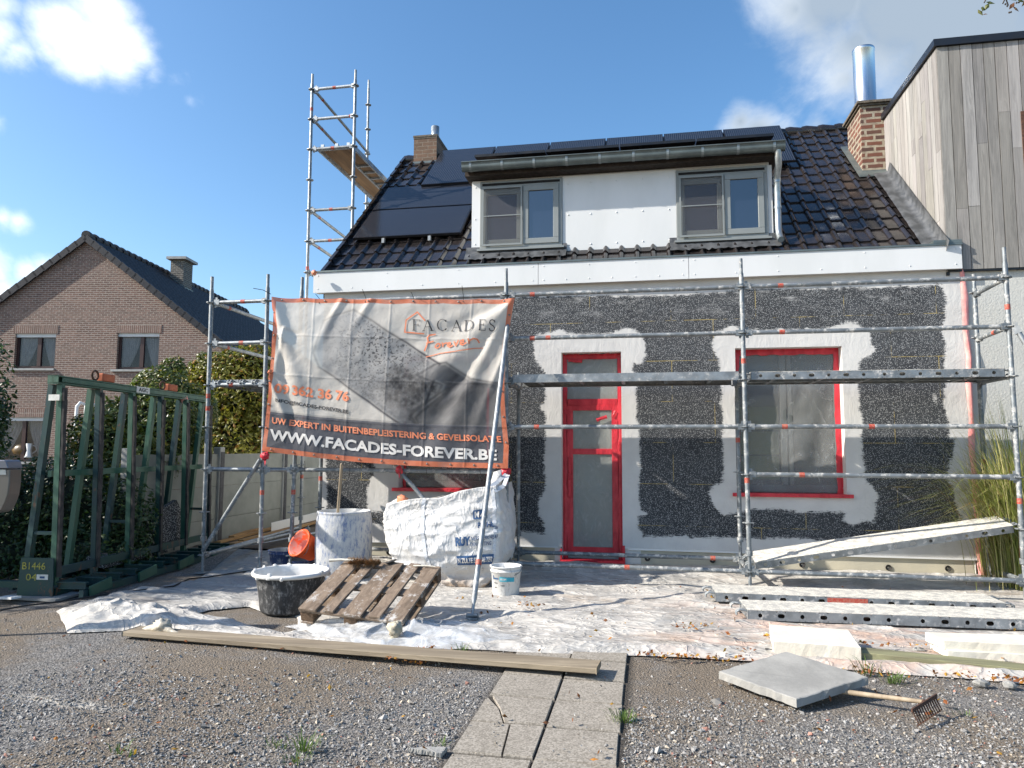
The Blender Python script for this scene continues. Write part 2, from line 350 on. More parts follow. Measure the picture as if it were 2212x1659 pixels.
def m_timber():
    g = G('weathered grey cedar', .85); v = g.map((16, 16, .9)); n = g.noise(1.5, 9, .7, v, dist=2.0); n2 = g.noise(.5, 4, .6, v)
    c = g.ramp(n, .28, .72, (.34, .33, .315), (.185, .18, .174)); c = g.mix(g.ramp(n2, .4, .75, 0., .5), c, (.44, .425, .405)); c = g.mix(1., c, g.attr('tone', 'Color'), 'MULTIPLY')
    g.col(c); g.bump(n, .35, .006); return g.m
M['timber'] = m_timber()
def m_ground():
    g = G('compacted gravel', .95); big = g.noise(.55, 4, .6, dist=.6); st = g.voro(75, None, 'Color'); vd = g.voro(75)
    sand = g.ramp(g.noise(60, 4, .7), .3, .7, (.30, .245, .185), (.175, .142, .106)); stone = g.mix(g.ramp(st, .2, .9), (.15, .145, .14), (.36, .345, .325))
    c_gap = g.ramp(vd, .35, .75, 1., .72)
    f = g.ramp(g.math('ADD', g.math('MULTIPLY', big, 1.0), g.math('MULTIPLY', g.noise(6, 5, .7), .35)), .55, .78)
    c = g.mix(f, sand, stone); c = g.mix(.8, c, g.mix(1., c, c_gap, 'MULTIPLY')); c = g.mix(g.ramp(g.noise(110, 2), .66, .72, 0., .8), c, (.46, .44, .40)); c = g.mix(g.attr('bed'), c, (.045, .038, .030)); c = g.mix(g.math('MULTIPLY', g.attr('streak'), g.ramp(g.noise(9, 6, .7), .36, .56)), c, (.56, .53, .47)); g.col(c)
    g.bump(g.math('ADD', g.math('MULTIPLY', vd, -1.), g.noise(140, 3, .7)), 1.0, .018); return g.m
M['ground'] = m_ground()
def m_gravel():
    g = G('gravel stones', .85); g.col(g.attr('tone', 'Color')); g.bump(g.noise(160, 2), .3, .004); return g.m
M['gravel'] = m_gravel()
def m_paver():
    g = G('exposed aggregate paver', .95); v = g.voro(120, None, 'Color'); c = g.mix(g.ramp(v, .1, .9), (.185, .165, .135), (.36, .325, .275)); c = g.mix(g.ramp(g.noise(3, 5, .7), .42, .8, 0., .55), c, (.17, .15, .12)); g.col(c)
    g.bump(g.voro(120), -.7, .006); return g.m
M['paver'] = m_paver()
def m_sheet():
    g = G('dusty polythene sheet', .55, 0, .4)
    n = g.noise(2.1, 6, .65, dist=.8); n2 = g.noise(14, 5, .7)
    c = g.ramp(n, .36, .62, (.53, .505, .46), (.33, .32, .30)); c = g.mix(g.ramp(n2, .50, .68, 0., .7), c, (.64, .615, .57))
    dirt = g.ramp(g.noise(1.2, 5, .7, g.map((.5, 1.3, 1), loc=(4, 2, 0))), .52, .70, 0., .8); c = g.mix(dirt, c, (.30, .25, .20))
    pink = g.math('MULTIPLY', g.attr('warm'), g.ramp(g.noise(2.4, 5, .65, g.map((.6, 1.6, 1), loc=(1, 7, 0))), .42, .66)); c = g.mix(g.math('MULTIPLY', pink, .55), c, (.56, .33, .22))
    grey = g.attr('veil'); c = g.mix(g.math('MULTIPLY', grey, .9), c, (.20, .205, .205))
    g.col(c); g.rough(g.ramp(n2, .3, .7, .35, .8)); cr = lambda sc, st, p, d: g.math('POWER', g.math('SUBTRACT', 1., g.math('ABSOLUTE', g.math('MULTIPLY', g.math('SUBTRACT', g.noise(sc, 3, .5, g.map(st), dist=d), .5), 4.)), True), p)
    h = g.math('ADD', g.math('ADD', cr(1.6, (.6, 2.0, 1), 7., 1.0), g.math('MULTIPLY', cr(3.5, (1, 1.8, 1), 6., 1.5), .55)), g.math('MULTIPLY', g.noise(26, 5, .65), .3)); g.bump(h, .45, .03); return g.m
M['sheet'] = m_sheet()
def m_film(name, a, tint=(.75, .77, .78), lo=.42, hi=.66):
    """thin clear plastic film: partly see-through, with milky creases"""
    g = G(name, .22, 0, .6); g.col(tint); n = g.noise(5, 9, .7, g.map((1, 1, .7)), dist=2.0)
    tr = g.N.new('ShaderNodeBsdfTransparent'); mx = g.N.new('ShaderNodeMixShader'); g.L.new(g.ramp(n, lo, hi, a, min(1, a+.5)), mx.inputs[0]); g.L.new(tr.outputs[0], mx.inputs[1]); g.L.new(g.b.outputs[0], mx.inputs[2])
    g.bump(n, .6, .02); g.L.new(mx.outputs[0], g.N['Material Output'].inputs[0]); return g.m
M['film_door'] = m_film('taped protective film', .50, (.42, .44, .41), .46, .95); M['film_bag'] = m_film('crumpled clear film', .42, (.72, .73, .73), .40, .68)
def m_banner():
    g = G('printed banner cloth', .62, 0, .3); c = g.attr('ink', 'Color'); n = g.noise(9, 7, .65, dist=.8)
    g.col(g.mix(g.ramp(n, .4, .8, 0., .18), c, (.36, .34, .31))); g.bump(g.noise(6, 8, .62, dist=1.4), .35, .02)
    tl = g.N.new('ShaderNodeBsdfTranslucent'); g.L.new(c, tl.inputs[0]); mx = g.N.new('ShaderNodeMixShader'); mx.inputs[0].default_value = .22
    tr = g.N.new('ShaderNodeBsdfTransparent'); m2 = g.N.new('ShaderNodeMixShader'); m2.inputs[0].default_value = .08
    g.L.new(g.b.outputs[0], mx.inputs[1]); g.L.new(tl.outputs[0], mx.inputs[2]); g.L.new(mx.outputs[0], m2.inputs[1]); g.L.new(tr.outputs[0], m2.inputs[2]); g.L.new(m2.outputs[0], g.N['Material Output'].inputs[0]); return g.m
M['banner'] = m_banner()
def m_leaf(name, spec=.5, rough=.38):
    g = G(name, rough, 0, spec); c = g.attr('tone', 'Color'); g.col(c)
    tl = g.N.new('ShaderNodeBsdfTranslucent'); g.L.new(g.mix(1., c, (1.0, 1.15, .55), 'MULTIPLY'), tl.inputs[0]); mx = g.N.new('ShaderNodeMixShader'); mx.inputs[0].default_value = .3
    g.L.new(g.b.outputs[0], mx.inputs[1]); g.L.new(tl.outputs[0], mx.inputs[2]); g.L.new(mx.outputs[0], g.N['Material Output'].inputs[0]); return g.m
M['leaf'] = m_leaf('leaf'); M['dry_leaf'] = m_leaf('dry leaf', .3, .6); M['grass'] = m_leaf('grass blade', .4, .45)
def m_tub(name, base, splash, lo, hi, sc=26, b=.4):
    g = G(name, .75); n = g.noise(sc, 8, .75, g.map((1, 1, .45))); g.col(g.mix(g.ramp(n, lo, hi), base, splash)); g.bump(n, b, .012); return g.m
M['tub'] = m_tub('plaster splashed black rubber', (.03, .031, .033), (.34, .34, .335), .47, .74, 26, .4)
M['tub_in'] = simple('dried white plaster', (.72, .71, .68), (.62, .61, .58), 9, .85, 0, .3, 40)
M['drum'] = m_tub('plaster crusted blue drum', (.12, .17, .30), (.47, .475, .47), .33, .56, 20, 1.0)
M['blue_bucket'] = m_tub('plaster splashed blue bucket', (.055, .085, .20), (.42, .43, .45), .50, .66, 22, .4)
M['orange_bucket'] = m_tub('orange bucket plastic', (.80, .10, .012), (.72, .30, .18), .58, .74, 14, .3)
M['white_bucket'] = m_tub('scuffed white bucket', (.62, .62, .60), (.44, .43, .41), .52, .64, 30, .5)
def m_orange_in():
    g = G('pale mortar film in bucket', .6); n = g.noise(9, 6, .7); g.col(g.ramp(n, .47, .57, (.62, .30, .24), (.82, .12, .03))); g.bump(n, .4, .01); return g.m
M['orange_in'] = m_orange_in()
def m_bag():
    g = G('woven white sack', .6, 0, .3); n = g.noise(2.2, 4); c = g.ramp(n, .4, .65, (.70, .695, .68), (.60, .59, .57)); c = g.mix(g.ramp(g.noise(20, 8, .75), .60, .68, 0., .8), c, (.20, .19, .18)); c = g.mix(g.attr('stain'), c, (.32, .21, .12)); g.col(c)
    rg_ = lambda sc, st, p, d: g.math('POWER', g.math('SUBTRACT', 1., g.math('ABSOLUTE', g.math('MULTIPLY', g.math('SUBTRACT', g.noise(sc, 3, .5, g.map(st), dist=d), .5), 4.)), True), p)
    g.bump(g.math('ADD', g.math('ADD', rg_(2.2, (1.4, 1, 1), 6., 1.2), g.math('MULTIPLY', rg_(5, (1.4, 1, .8), 5., 1.5), .4)), g.math('MULTIPLY', g.noise(9, 6, .6), .7)), .30, .03)
    tl = g.N.new('ShaderNodeBsdfTranslucent'); g.L.new(c, tl.inputs[0]); mx = g.N.new('ShaderNodeMixShader'); mx.inputs[0].default_value = .15
    g.L.new(g.b.outputs[0], mx.inputs[1]); g.L.new(tl.outputs[0], mx.inputs[2]); g.L.new(mx.outputs[0], g.N['Material Output'].inputs[0]); return g.m
M['bag'] = m_bag()
M['blue_ink'] = simple('dark blue print', (.018, .06, .16), (.03, .09, .2), 30, .6)
M['web'] = simple('white webbing strap', (.60, .61, .62), (.45, .49, .54), 40, .8, stretch=(1, 1, 3))
M['pallet'] = wood('grey weathered pallet wood', (.26, .195, .14), (.14, .10, .07), 1, 1.0, .9, .5, splash=(.50, .48, .45))
M['pallet_block'] = wood('brown pallet block', (.20, .13, .08), (.08, .05, .03), 1, 2.0, .95, .5)
M['plank_wood'] = wood('greyed scaffold board', (.35, .29, .205), (.19, .152, .105), 0, .7, .85, .35)
M['ply'] = wood('scaffold plywood', (.30, .19, .105), (.17, .105, .06), 1, .6, .85, .2)
M['new_wood'] = wood('fresh timber offcuts', (.42, .25, .10), (.25, .135, .05), 1, 1., .8, .2)
M['pole_wood'] = wood('pale wooden handle', (.42, .34, .24), (.27, .21, .14), 2, .6, .7, .15)
M['slab'] = simple('smooth grey concrete slab', (.31, .305, .285), (.22, .218, .205), 3.5, .85, 0, .25, 50, detail=8)
M['eps_white'] = simple('off white insulation board', (.68, .65, .56), (.60, .56, .47), 7, .85, 0, .25, 70)
def m_deck():
    g = G('plastered perforated steel', .8, .0); v = g.map((1, 1, 1)); hole = g.ramp(g.voro(38, g.map((1, 1.6, 1)), 'Distance', 'F1', .5), .16, .24, 1., 0.)
    n = g.noise(14, 8, .75); c = g.ramp(n, .42, .60, (.66, .63, .55), (.40, .39, .36)); g.col(g.mix(g.math('MULTIPLY', hole, g.ramp(n, .3, .56, 1., .25)), c, (.04, .04, .04))); g.bump(g.math('SUBTRACT', n, hole), .5, .01); return g.m
M['deck'] = m_deck()
def m_green():
    g = G('chipped green paint', .5, .1); n = g.noise(9, 8, .75, g.map((1, 1, .35))); c = g.ramp(g.noise(3, 4), .3, .7, (.012, .055, .040), (.010, .040, .050)); c = g.mix(g.ramp(n, .58, .64), c, (.10, .055, .035)); c = g.mix(g.ramp(g.noise(26, 6, .8), .64, .68, 0., .7), c, (.13, .22, .17)); g.col(c); g.bump(n, .3, .004); return g.m
M['green'] = m_green()
M['green_light'] = simple('worn pale green paint', (.022, .092, .060), (.055, .12, .078), 7, .5, .1, .2, 40, stretch=(1, 1, .4))
M['wire'] = simple('green fence wire', (.05, .14, .08), None, 9, .5)
M['precast'] = simple('precast concrete panel', (.25, .26, .235), (.21, .22, .20), 2.5, .9, 0, .2, 60)
M['steel_box'] = simple('brushed stainless steel', (.17, .163, .15), (.13, .125, .117), 3, .36, .9, .05, 90, stretch=(1, 1, .05))
M['steel_lid'] = simple('grey steel lid', (.16, .17, .20), None, 4, .4, .6)
M['yellow_ink'] = simple('yellow stencil paint', (.42, .38, .06), (.25, .25, .06), 30, .7)
M['orange_ink'] = simple('orange print', (.72, .20, .09), (.66, .24, .13), 20, .6)
M['white_ink'] = simple('pale print', (.62, .60, .57), (.55, .53, .50), 12, .6)
M['dark_ink'] = simple('dark print', (.045, .045, .05), None, 12, .6)
M['cyan_ink'] = simple('cyan label', (.02, .30, .40), (.03, .38, .48), 20, .5)
M['white_label'] = simple('white sticker', (.66, .66, .62), (.55, .55, .5), 20, .6)
M['bark'] = simple('dark bark', (.07, .055, .04), (.04, .03, .022), 18, .95, 0, .6, 40)
M['black_cable'] = simple('black cable tie', (.012, .012, .012), None, 5, .5)
M['brush'] = simple('brown brush bristle', (.40, .23, .09), (.16, .09, .035), 40, .95, 0, 1., 60)
M['terracotta'] = simple('terracotta', (.48, .14, .06), (.38, .10, .045), 14, .8)
M['far_window'] = M['glass_far']
# ------------------------------------------------------------ lettering
def text_poly(s, bold=0., extrude=0.):
    cu = bpy.data.curves.new('txt', 'FONT'); cu.body = s; cu.size = 1; cu.offset = bold; cu.extrude = extrude; cu.resolution_u = 3
    ob = bpy.data.objects.new('txt', cu); scene.collection.objects.link(ob); bpy.context.view_layer.update()
    dg = bpy.context.evaluated_depsgraph_get(); me = bpy.data.meshes.new_from_object(ob.evaluated_get(dg))
    import bmesh
    bm = bmesh.new(); bm.from_mesh(me); bmesh.ops.remove_doubles(bm, verts=bm.verts, dist=1e-5); bmesh.ops.triangulate(bm, faces=bm.faces)
    V = np.array([(v.co.x, v.co.y) for v in bm.verts]); Fs = [[v.index for v in f.verts] for f in bm.faces]; bm.free()
    bpy.data.objects.remove(ob); bpy.data.curves.remove(cu); bpy.data.meshes.remove(me)
    a = V.min(0); b = V.max(0); return V, Fs, a, b
def put_text(mb, s, fn, u0, u1, v0, v1, bold=.0, slant=0., sub=0, vec=None):
    """lay the string into the box u0..u1 x v0..v1 (v0 = baseline) through fn(u, v) -> 3D point"""
    V, Fs, a, b = text_poly(s, bold)
    U = u0+(V[:, 0]-a[0])/(b[0]-a[0])*(u1-u0)+slant*(V[:, 1]-a[1])/(b[1]-a[1]); W = v0+(V[:, 1]-a[1])/(b[1]-a[1])*(v1-v0)
    pts = list(zip(U, W)); tris = Fs
    for _ in range(sub):      # split long edges so that the letters can follow a wrinkled surface
        nt = []; mid = {}
        def m_(i, j):
            k = (min(i, j), max(i, j))
            if k not in mid: pts.append(((pts[i][0]+pts[j][0])/2, (pts[i][1]+pts[j][1])/2)); mid[k] = len(pts)-1
            return mid[k]
        for t in tris:
            x, y, z = m_(t[0], t[1]), m_(t[1], t[2]), m_(t[2], t[0]); nt += [[t[0], x, z], [x, t[1], y], [z, y, t[2]], [x, y, z]]
        tris = nt
    if vec is not None: A = np.array(pts); mb.add(vec(A[:, 0], A[:, 1]), tris)
    else: mb.add([fn(p[0], p[1]) for p in pts], tris)
def stroke(mb, pts, w, fn, step=None):
    """flat ribbon along 2D points (in the coordinates of fn); w = half width, number or (wu, wv)"""
    wu, wv = (w, w) if not isinstance(w, tuple) else w
    for (a, b) in zip(pts[:-1], pts[1:]):
        du, dv = (b[0]-a[0])/wu, (b[1]-a[1])/wv; L = math.hypot(du, dv) or 1; nu, nv = -dv/L*wu, du/L*wv; n = max(1, int(L/6)) if step is None else step
        eu, ev = du/L*wu*.6, dv/L*wv*.6
        a2 = (a[0]-eu, a[1]-ev); b2 = (b[0]+eu, b[1]+ev)
        vs = []
        for i in range(n+1):
            t = i/n; x = a2[0]+(b2[0]-a2[0])*t; y = a2[1]+(b2[1]-a2[1])*t; vs += [fn(x+nu, y+nv), fn(x-nu, y-nv)]
        mb.add(vs, [(2*i, 2*i+1, 2*i+3, 2*i+2) for i in range(n)])
def zz(x0, y0, s): return lambda a, b: ((x0+a/s)/1.1573, (y0+b/s)/1.1573)
z1 = zz(0, 540, 3.0722); z2 = zz(0, 880, 2.44); z3 = zz(600, 160, 3.072); z4 = zz(640, 700, 3.16); z5 = zz(600, 1120, 2.989); z6 = zz(1120, 300, 2.5136); z7 = zz(1860, 60, 2.5929)
q1 = zz(1260, 680, 3.3515); q2 = zz(1260, 1080, 3.3515); b3 = zz(1820, 660, 2.989); b4 = zz(1760, 1100, 2.765); b5 = zz(1700, 1500, 2.572); b6 = zz(900, 1500, 2.572); b7 = zz(0, 1400, 2.304)
# ============================================================ ground
def grid_mesh(name, xs, ys, zf, mat, parent=None, attrs=None, mask=None, smooth=True):
    X, Y = np.meshgrid(xs, ys); P = np.c_[X.ravel(), Y.ravel()]; Z = zf(P); nx, ny = len(xs), len(ys)
    i = np.arange(nx-1)[None, :]+np.arange(ny-1)[:, None]*nx; Fq = np.stack([i, i+1, i+nx+1, i+nx], -1).reshape(-1, 4)
    if mask is not None:
        cx = P[Fq].mean(1); Fq = Fq[mask(cx)]
    at_ = {k: f(P) for k, f in (attrs or {}).items()}
    V = np.c_[P, Z]; used = np.unique(Fq); re = np.zeros(len(V), int); re[used] = np.arange(len(used))
    return np_mesh(name, V[used], re[Fq], mat, parent, smooth, {k: a[used] for k, a in at_.items()})
def seg_sd(P, poly):
    """signed distance to a polygon, positive inside"""
    A = np.array(poly, float); B = np.roll(A, -1, 0); d2 = np.full(len(P), 1e9); ins = np.zeros(len(P), bool)
    for a, b in zip(A, B):
        e = b-a; w = P-a; t = np.clip((w@e)/(e@e), 0, 1); q = w-t[:, None]*e; d2 = np.minimum(d2, (q**2).sum(1))
        c = ((a[1] > P[:, 1]) != (b[1] > P[:, 1])); xi = (b[0]-a[0])*(P[:, 1]-a[1])/(b[1]-a[1]+1e-12)+a[0]; ins ^= c & (P[:, 0] < xi)
    return np.where(ins, 1, -1)*np.sqrt(d2)
def ground_z(P):
    near = (P[:, 0] > -7) & (P[:, 0] < 8) & (P[:, 1] > -9)
    n = np.where(near, fbm(P, .9, 4, 3)*.016+fbm(P, 7, 3, 5)*.004, 0)
    inpath = np.clip((np.minimum(P[:, 0]-.55, 1.43-P[:, 0]))/.06, 0, 1)*np.clip((-2.3-P[:, 1])/.2, 0, 1)
    return gz(P[:, 0], P[:, 1])+n*(1-.9*inpath)-.008
xs = np.unique(np.r_[-400, -150, -60, -30, -15, -9, np.arange(-7, 8.01, .05), 9, 15, 30, 60, 150, 400]); ys = np.unique(np.r_[-40, -15, -10, -8, np.arange(-6.5, 1.6, .05), 2, 3, 5, 8, 14, 30, 60, 150, 400])
STREAK = [tuple(at(*b7(*q), 'z', 0)[:2]) for q in ((50, 762), (260, 772), (480, 806), (750, 858), (640, 868), (430, 846), (200, 806))]
tag(grid_mesh('ground', xs, ys, ground_z, M['ground'], attrs={'bed': lambda P: ((P[:, 0] > .57) & (P[:, 0] < 1.40) & (P[:, 1] < -2.3) & (P[:, 1] > -6))*.85, 'streak': lambda P: np.where((np.abs(P[:, 0]) < 9) & (P[:, 1] > -7) & (P[:, 1] < 0), np.clip(seg_sd(P, STREAK)/.05+.6, 0, 1), 0)}), kind='structure')
# path of paving slabs, each about 0.4 m
pv = MB()
rows = [-2.35, -2.76, -3.17, -3.58, -3.99, -4.40, -4.81, -5.2]
def slab_piece(poly, z=.012):
    z = z-.004
    c = np.mean(poly, 0); poly = [(q[0]+(c[0]-q[0])*.022, q[1]+(c[1]-q[1])*.06) for q in poly]
    k = len(poly); top = [(q[0]+(c[0]-q[0])*.02, q[1]+(c[1]-q[1])*.02, z) for q in poly]; lo = [(q[0], q[1], z-.008) for q in poly]; bt = [(q[0], q[1], z-.04) for q in poly]
    pv.add(bt+lo+top, [tuple(range(2*k, 3*k))]+[(i, (i+1) % k, (i+1) % k+k, i+k) for i in range(k)]+[(i+k, (i+1) % k+k, (i+1) % k+2*k, i+2*k) for i in range(k)])
xl, xm, xr = .585, .985, 1.385
for i in range(len(rows)-1):
    y1, y0 = rows[i], rows[i+1]; j = rng.uniform(-.006, .006, 8)
    if i in (3, 4):
        if i == 3: slab_piece([(xl, y0), (xl+.175, y0), (xl+.11, (y0+y1)/2), (xl+.01, y1-.03), (xl, y1-.06)], .009); slab_piece([(xl+.18, y0), (xm, y0), (xm, y1), (xl+.03, y1), (xl+.115, (y0+y1)/2)], .014)
        else: slab_piece([(xl, y0), (xl+.25, y0), (xl+.215, y1), (xl, y1)], .011); slab_piece([(xl+.253, y0), (xm, y0), (xm, y1), (xl+.218, y1)], .013)
    else: slab_piece([(xl+j[0], y0), (xm+j[1], y0), (xm+j[2], y1), (xl+j[3], y1)], .012+j[6])
    slab_piece([(xm+.004, y0), (xr+j[4], y0), (xr+j[5], y1), (xm+.004, y1)], .012+j[7])
tag(pv.build('path', M['paver']), kind='structure')
# loose gravel stones over the compacted ground
def scatter_stones():
    n = 105000
    X = rng.uniform(-4.6, 5.6, n); Y = -2.45-rng.power(1.35, n)*3.0
    P = np.c_[X, Y]; dens = np.clip(.34+fbm(P, .8, 4, 9)*2.6+np.where(X > 1.45, .55, 0)+np.clip((-3.6-Y)*.35, 0, .4), .06, 1)
    onpath = (X > .56) & (X < 1.41); dens = np.where(onpath, .012, dens); dens = np.where((X < -1.2) & (Y > -3.6), dens*.7, dens)
    k = rng.random(n) < dens; P = P[k]; n = len(P); z0 = ground_z(P)+np.where((P[:, 0] > .56) & (P[:, 0] < 1.41), .026, 0)
    s = rng.lognormal(-.1, .34, n)*.0062; s = np.where(rng.random(n) < .012, s*1.7, s)
    base = np.array([(1, 0, 0), (0, 1, 0), (-1, 0, 0), (0, -1, 0), (0, 0, .7), (0, 0, -.7)], float); tri = np.array([(0, 1, 4), (1, 2, 4), (2, 3, 4), (3, 0, 4), (1, 0, 5), (2, 1, 5), (3, 2, 5), (0, 3, 5)])
    v = base[None]+rng.normal(0, .25, (n, 6, 3)); v *= rng.uniform(.6, 1.35, (n, 1, 3)); v *= s[:, None, None]
    a = rng.uniform(0, 6.28, n); t = rng.normal(0, .5, n); ca, sa, ct, st_ = np.cos(a), np.sin(a), np.cos(t), np.sin(t)
    x, y, z = v[..., 0], v[..., 1], v[..., 2]; y, z = y*ct[:, None]-z*st_[:, None], y*st_[:, None]+z*ct[:, None]; x, y = x*ca[:, None]-y*sa[:, None], x*sa[:, None]+y*ca[:, None]
    V = np.stack([x+P[:, :1], y+P[:, 1:], z+(z0+s*.35)[:, None]], -1).reshape(-1, 3); Fq = (tri[None]+np.arange(n)[:, None, None]*6).reshape(-1, 3)
    g = rng.uniform(.12, .37, n); tone = np.stack([g*1.0, g*.97, g*.92], -1); w = rng.random(n); tone = np.where((w < .16)[:, None], np.stack([g*1.25, g*1.08, g*.85], -1), tone); tone = np.where((w > .985)[:, None], np.stack([g*0+.5, g*0+.49, g*0+.46], -1), tone); tone = np.where(((w > .16) & (w < .18))[:, None], np.stack([g*1.2, g*.6, g*.45], -1), tone)
    tag(np_mesh('gravel', V, Fq, M['gravel'], smooth=False, attrs={'tone': np.repeat(tone, 6, 0)}), 'loose grey gravel stones scattered over the yard', 'gravel', kind='stuff')
scatter_stones()
# ============================================================ the white house under renovation
WY = 1.05
house = thing('renovated_house', 'low white house being re-plastered with black tiled roof, red taped door and long dormer', 'house', (1.2, WY, 0))
def wallpts(lst): return [tuple(at(x, y, 'y', WY)[[0, 2]]) for x, y in lst]
OUT = wallpts([(1090, 650)]+[q1(150, 210), q1(500, 205), q1(850, 200), q1(1100, 205), q1(1500, 195), q1(1900, 165), b3(200, 185), b3(600, 190), b3(900, 175), b3(1100, 180), b3(1500, 165), b3(1560, 145), b3(1600, 185), b3(1628, 280), b3(1620, 400), b3(1592, 510), b3(1630, 600), b3(1612, 700), b3(1622, 900), b3(1612, 1060), b3(1642, 1180), b3(1655, 1300), b3(1690, 1310), b3(1675, 1440), b4(1690, 180), b4(1690, 280), b4(1725, 340), b4(1735, 430), b4(1765, 490), b4(1775, 600), b4(1500, 645), b4(1280, 668), b4(1200, 650), b4(1150, 690), b4(1000, 682), b4(830, 692), b4(600, 672), b4(330, 682), b4(0, 668), q2(1700, 882), q2(1400, 875), q2(1170, 872), q2(1160, 872), q2(340, 853), q2(130, 830), q2(30, 790)]+[z5(1100, 590), z5(1000, 560), z5(950, 560), z5(650, 520), z5(648, 100), (700, 700), (705, 668)])
DOORH = wallpts([q1(290, 520), q1(245, 600), q1(250, 700), q1(290, 785), q1(345, 840), q1(330, 900), q1(352, 1050), q1(308, 1130), q1(350, 1200), q1(348, 1400), q2(345, 100), q2(332, 250), q2(352, 430), q2(325, 520), q2(285, 600), q2(290, 700), q2(335, 770), q2(342, 860), q2(342, 1100), q2(1170, 1100), q2(1172, 872), q2(1125, 800), q2(1130, 712), q2(1195, 682), q2(1145, 645), q2(1130, 500), q2(1145, 300), q2(1130, 0), q1(1130, 1300), q1(1112, 1200), q1(1112, 1000), q1(1120, 900), q1(1090, 840), q1(1080, 770), q1(1165, 765), q1(1188, 700), q1(1185, 600), q1(1165, 550), q1(1120, 500), q1(1060, 472), q1(1000, 470), q1(930, 500), q1(860, 515), q1(700, 520), q1(530, 520), q1(500, 490), q1(460, 478), q1(370, 505)])
WINH = wallpts([q1(1780, 500), q1(1740, 570), q1(1745, 650), q1(1795, 740), q1(1815, 880), q1(1822, 1000), q1(1812, 1100), q1(1832, 1200), q1(1830, 1400), q2(1840, 260), q2(1830, 415), q2(1755, 455), q2(1712, 490), q2(1740, 580), q2(1790, 660), q2(1845, 695), q2(1950, 680), q2(2060, 645), b4(400, 478), b4(520, 478), b4(650, 500), b4(850, 495), b4(975, 505), b4(955, 555), b4(1030, 590), b4(1100, 560), b4(1170, 570), b4(1190, 500), b4(1185, 440), b4(1212, 390), b4(1170, 330), b4(1118, 285), b4(1110, 180), b4(1092, 60), b3(1012, 1480), b3(1000, 1300), b3(1010, 1200), b3(985, 1060), b3(975, 930), b3(982, 830), b3(975, 750), b3(1030, 700), b3(1075, 680), b3(1112, 640), b3(1078, 600), b3(1060, 520), b3(1010, 478), b3(960, 440), b3(920, 425), b3(830, 450), b3(740, 482), b3(300, 490), q1(2100, 490), q1(2030, 480), q1(1940, 455), q1(1860, 465)])
LWINH = wallpts([z5(945, -700), z5(1000, 100), z5(1010, 160), z5(985, 220), z5(950, 300), z5(945, 400), z5(960, 470), z5(1100, 482), z5(1500, 490), z5(1880, 470), z5(1900, 200), z5(1900, -700)])
OPEN = [(.49, 1.235, .0, 2.68), (2.60, 3.81, .95, 2.69), (-1.64, -.44, .95, 2.69)]      # x0 x1 z0 z1 of the openings
XL, XR, ZB, ZT = -2.74, 5.145, .262, 3.56
def wall_front():
    xs = np.unique(np.round(np.r_[np.arange(XL, XR, .022), XR, [o[0] for o in OPEN], [o[1] for o in OPEN]], 4)); zs = np.unique(np.round(np.r_[np.arange(ZB, ZT, .022), ZT, [o[2] for o in OPEN if o[2] > ZB], [o[3] for o in OPEN]], 4))
    X, Z = np.meshgrid(xs, zs); P = np.c_[X.ravel(), Z.ravel()]; nx = len(xs)
    sd = seg_sd(P, OUT)
    for h in (DOORH, WINH, LWINH): sd = np.minimum(sd, -seg_sd(P, h))
    for (x, z, r1, r2) in [tuple(at(*b3(1545, 1000), 'y', WY)[[0, 2]])+(.055, .085), tuple(at(*b3(1098, 733), 'y', WY)[[0, 2]])+(.03, .03), tuple(at(*q1(775, 258), 'y', WY)[[0, 2]])+(.03, .028), tuple(at(*b3(1650, 1075), 'y', WY)[[0, 2]])+(.01, .01)]:
        sd = np.minimum(sd, (np.hypot((P[:, 0]-x)/r1, (P[:, 1]-z)/r2)-1)*min(r1, r2)+.03)
    sd = np.clip(sd, -.3, .3); sm = np.clip((P[:, 1]-3.05)/.25, 0, 1)*.9+.12*(P[:, 1] > 2.2)
    i = np.arange(nx-1)[None, :]+np.arange(len(zs)-1)[:, None]*nx; Fq = np.stack([i, i+1, i+nx+1, i+nx], -1).reshape(-1, 4); c = P[Fq].mean(1); keep = np.ones(len(Fq), bool)
    for o in OPEN: keep &= ~((c[:, 0] > o[0]) & (c[:, 0] < o[1]) & (c[:, 1] > o[2]) & (c[:, 1] < o[3]))
    wz = fbm(P, 1.3, 3, 4)*.006; V = np.c_[P[:, 0], WY+wz-.003, P[:, 1]]
    return np_mesh('wall', V, Fq[keep], M['eps'], house, attrs={'sd': sd, 'smear': sm})
wall = wall_front(); tag(wall, 'front wall of black white-flecked insulation with ragged white plaster round door and windows')
# reveals of the openings, return of the insulation at the corners
for (x0, x1, z0, z1_) in OPEN:
    rv = MB(); y0, y1 = WY, WY+.24
    rv.quad((x0, y0, z0), (x0, y0, z1_), (x0, y1, z1_), (x0, y1, z0)); rv.quad((x1, y0, z0), (x1, y1, z0), (x1, y1, z1_), (x1, y0, z1_)); rv.quad((x0, y0, z1_), (x1, y0, z1_), (x1, y1, z1_), (x0, y1, z1_))
    rv.quad((x0, y1, z0), (x0, y0, z0), (x1, y0, z0), (x1, y1, z0)); rv.build('reveal', M['reveal'], wall)
pb = MB(); px0 = XL
for (a, b) in ((XL, .445), (1.30, XR)): pb = MB(); pb.box(a, b, WY+.018, WY+.10, -.05, ZB); pb.build('plinth', M['cream_base'], house)
pl = MB(); pl.box(.40, .478, WY+.014, WY+.1, .0, ZB+.001); pl.build('plinth_patch', M['reveal'], house); pl = MB(); pl.box(1.262, 1.45, WY+.014, WY+.1, 0, ZB+.001); pl.build('plinth_patch', M['reveal'], house)
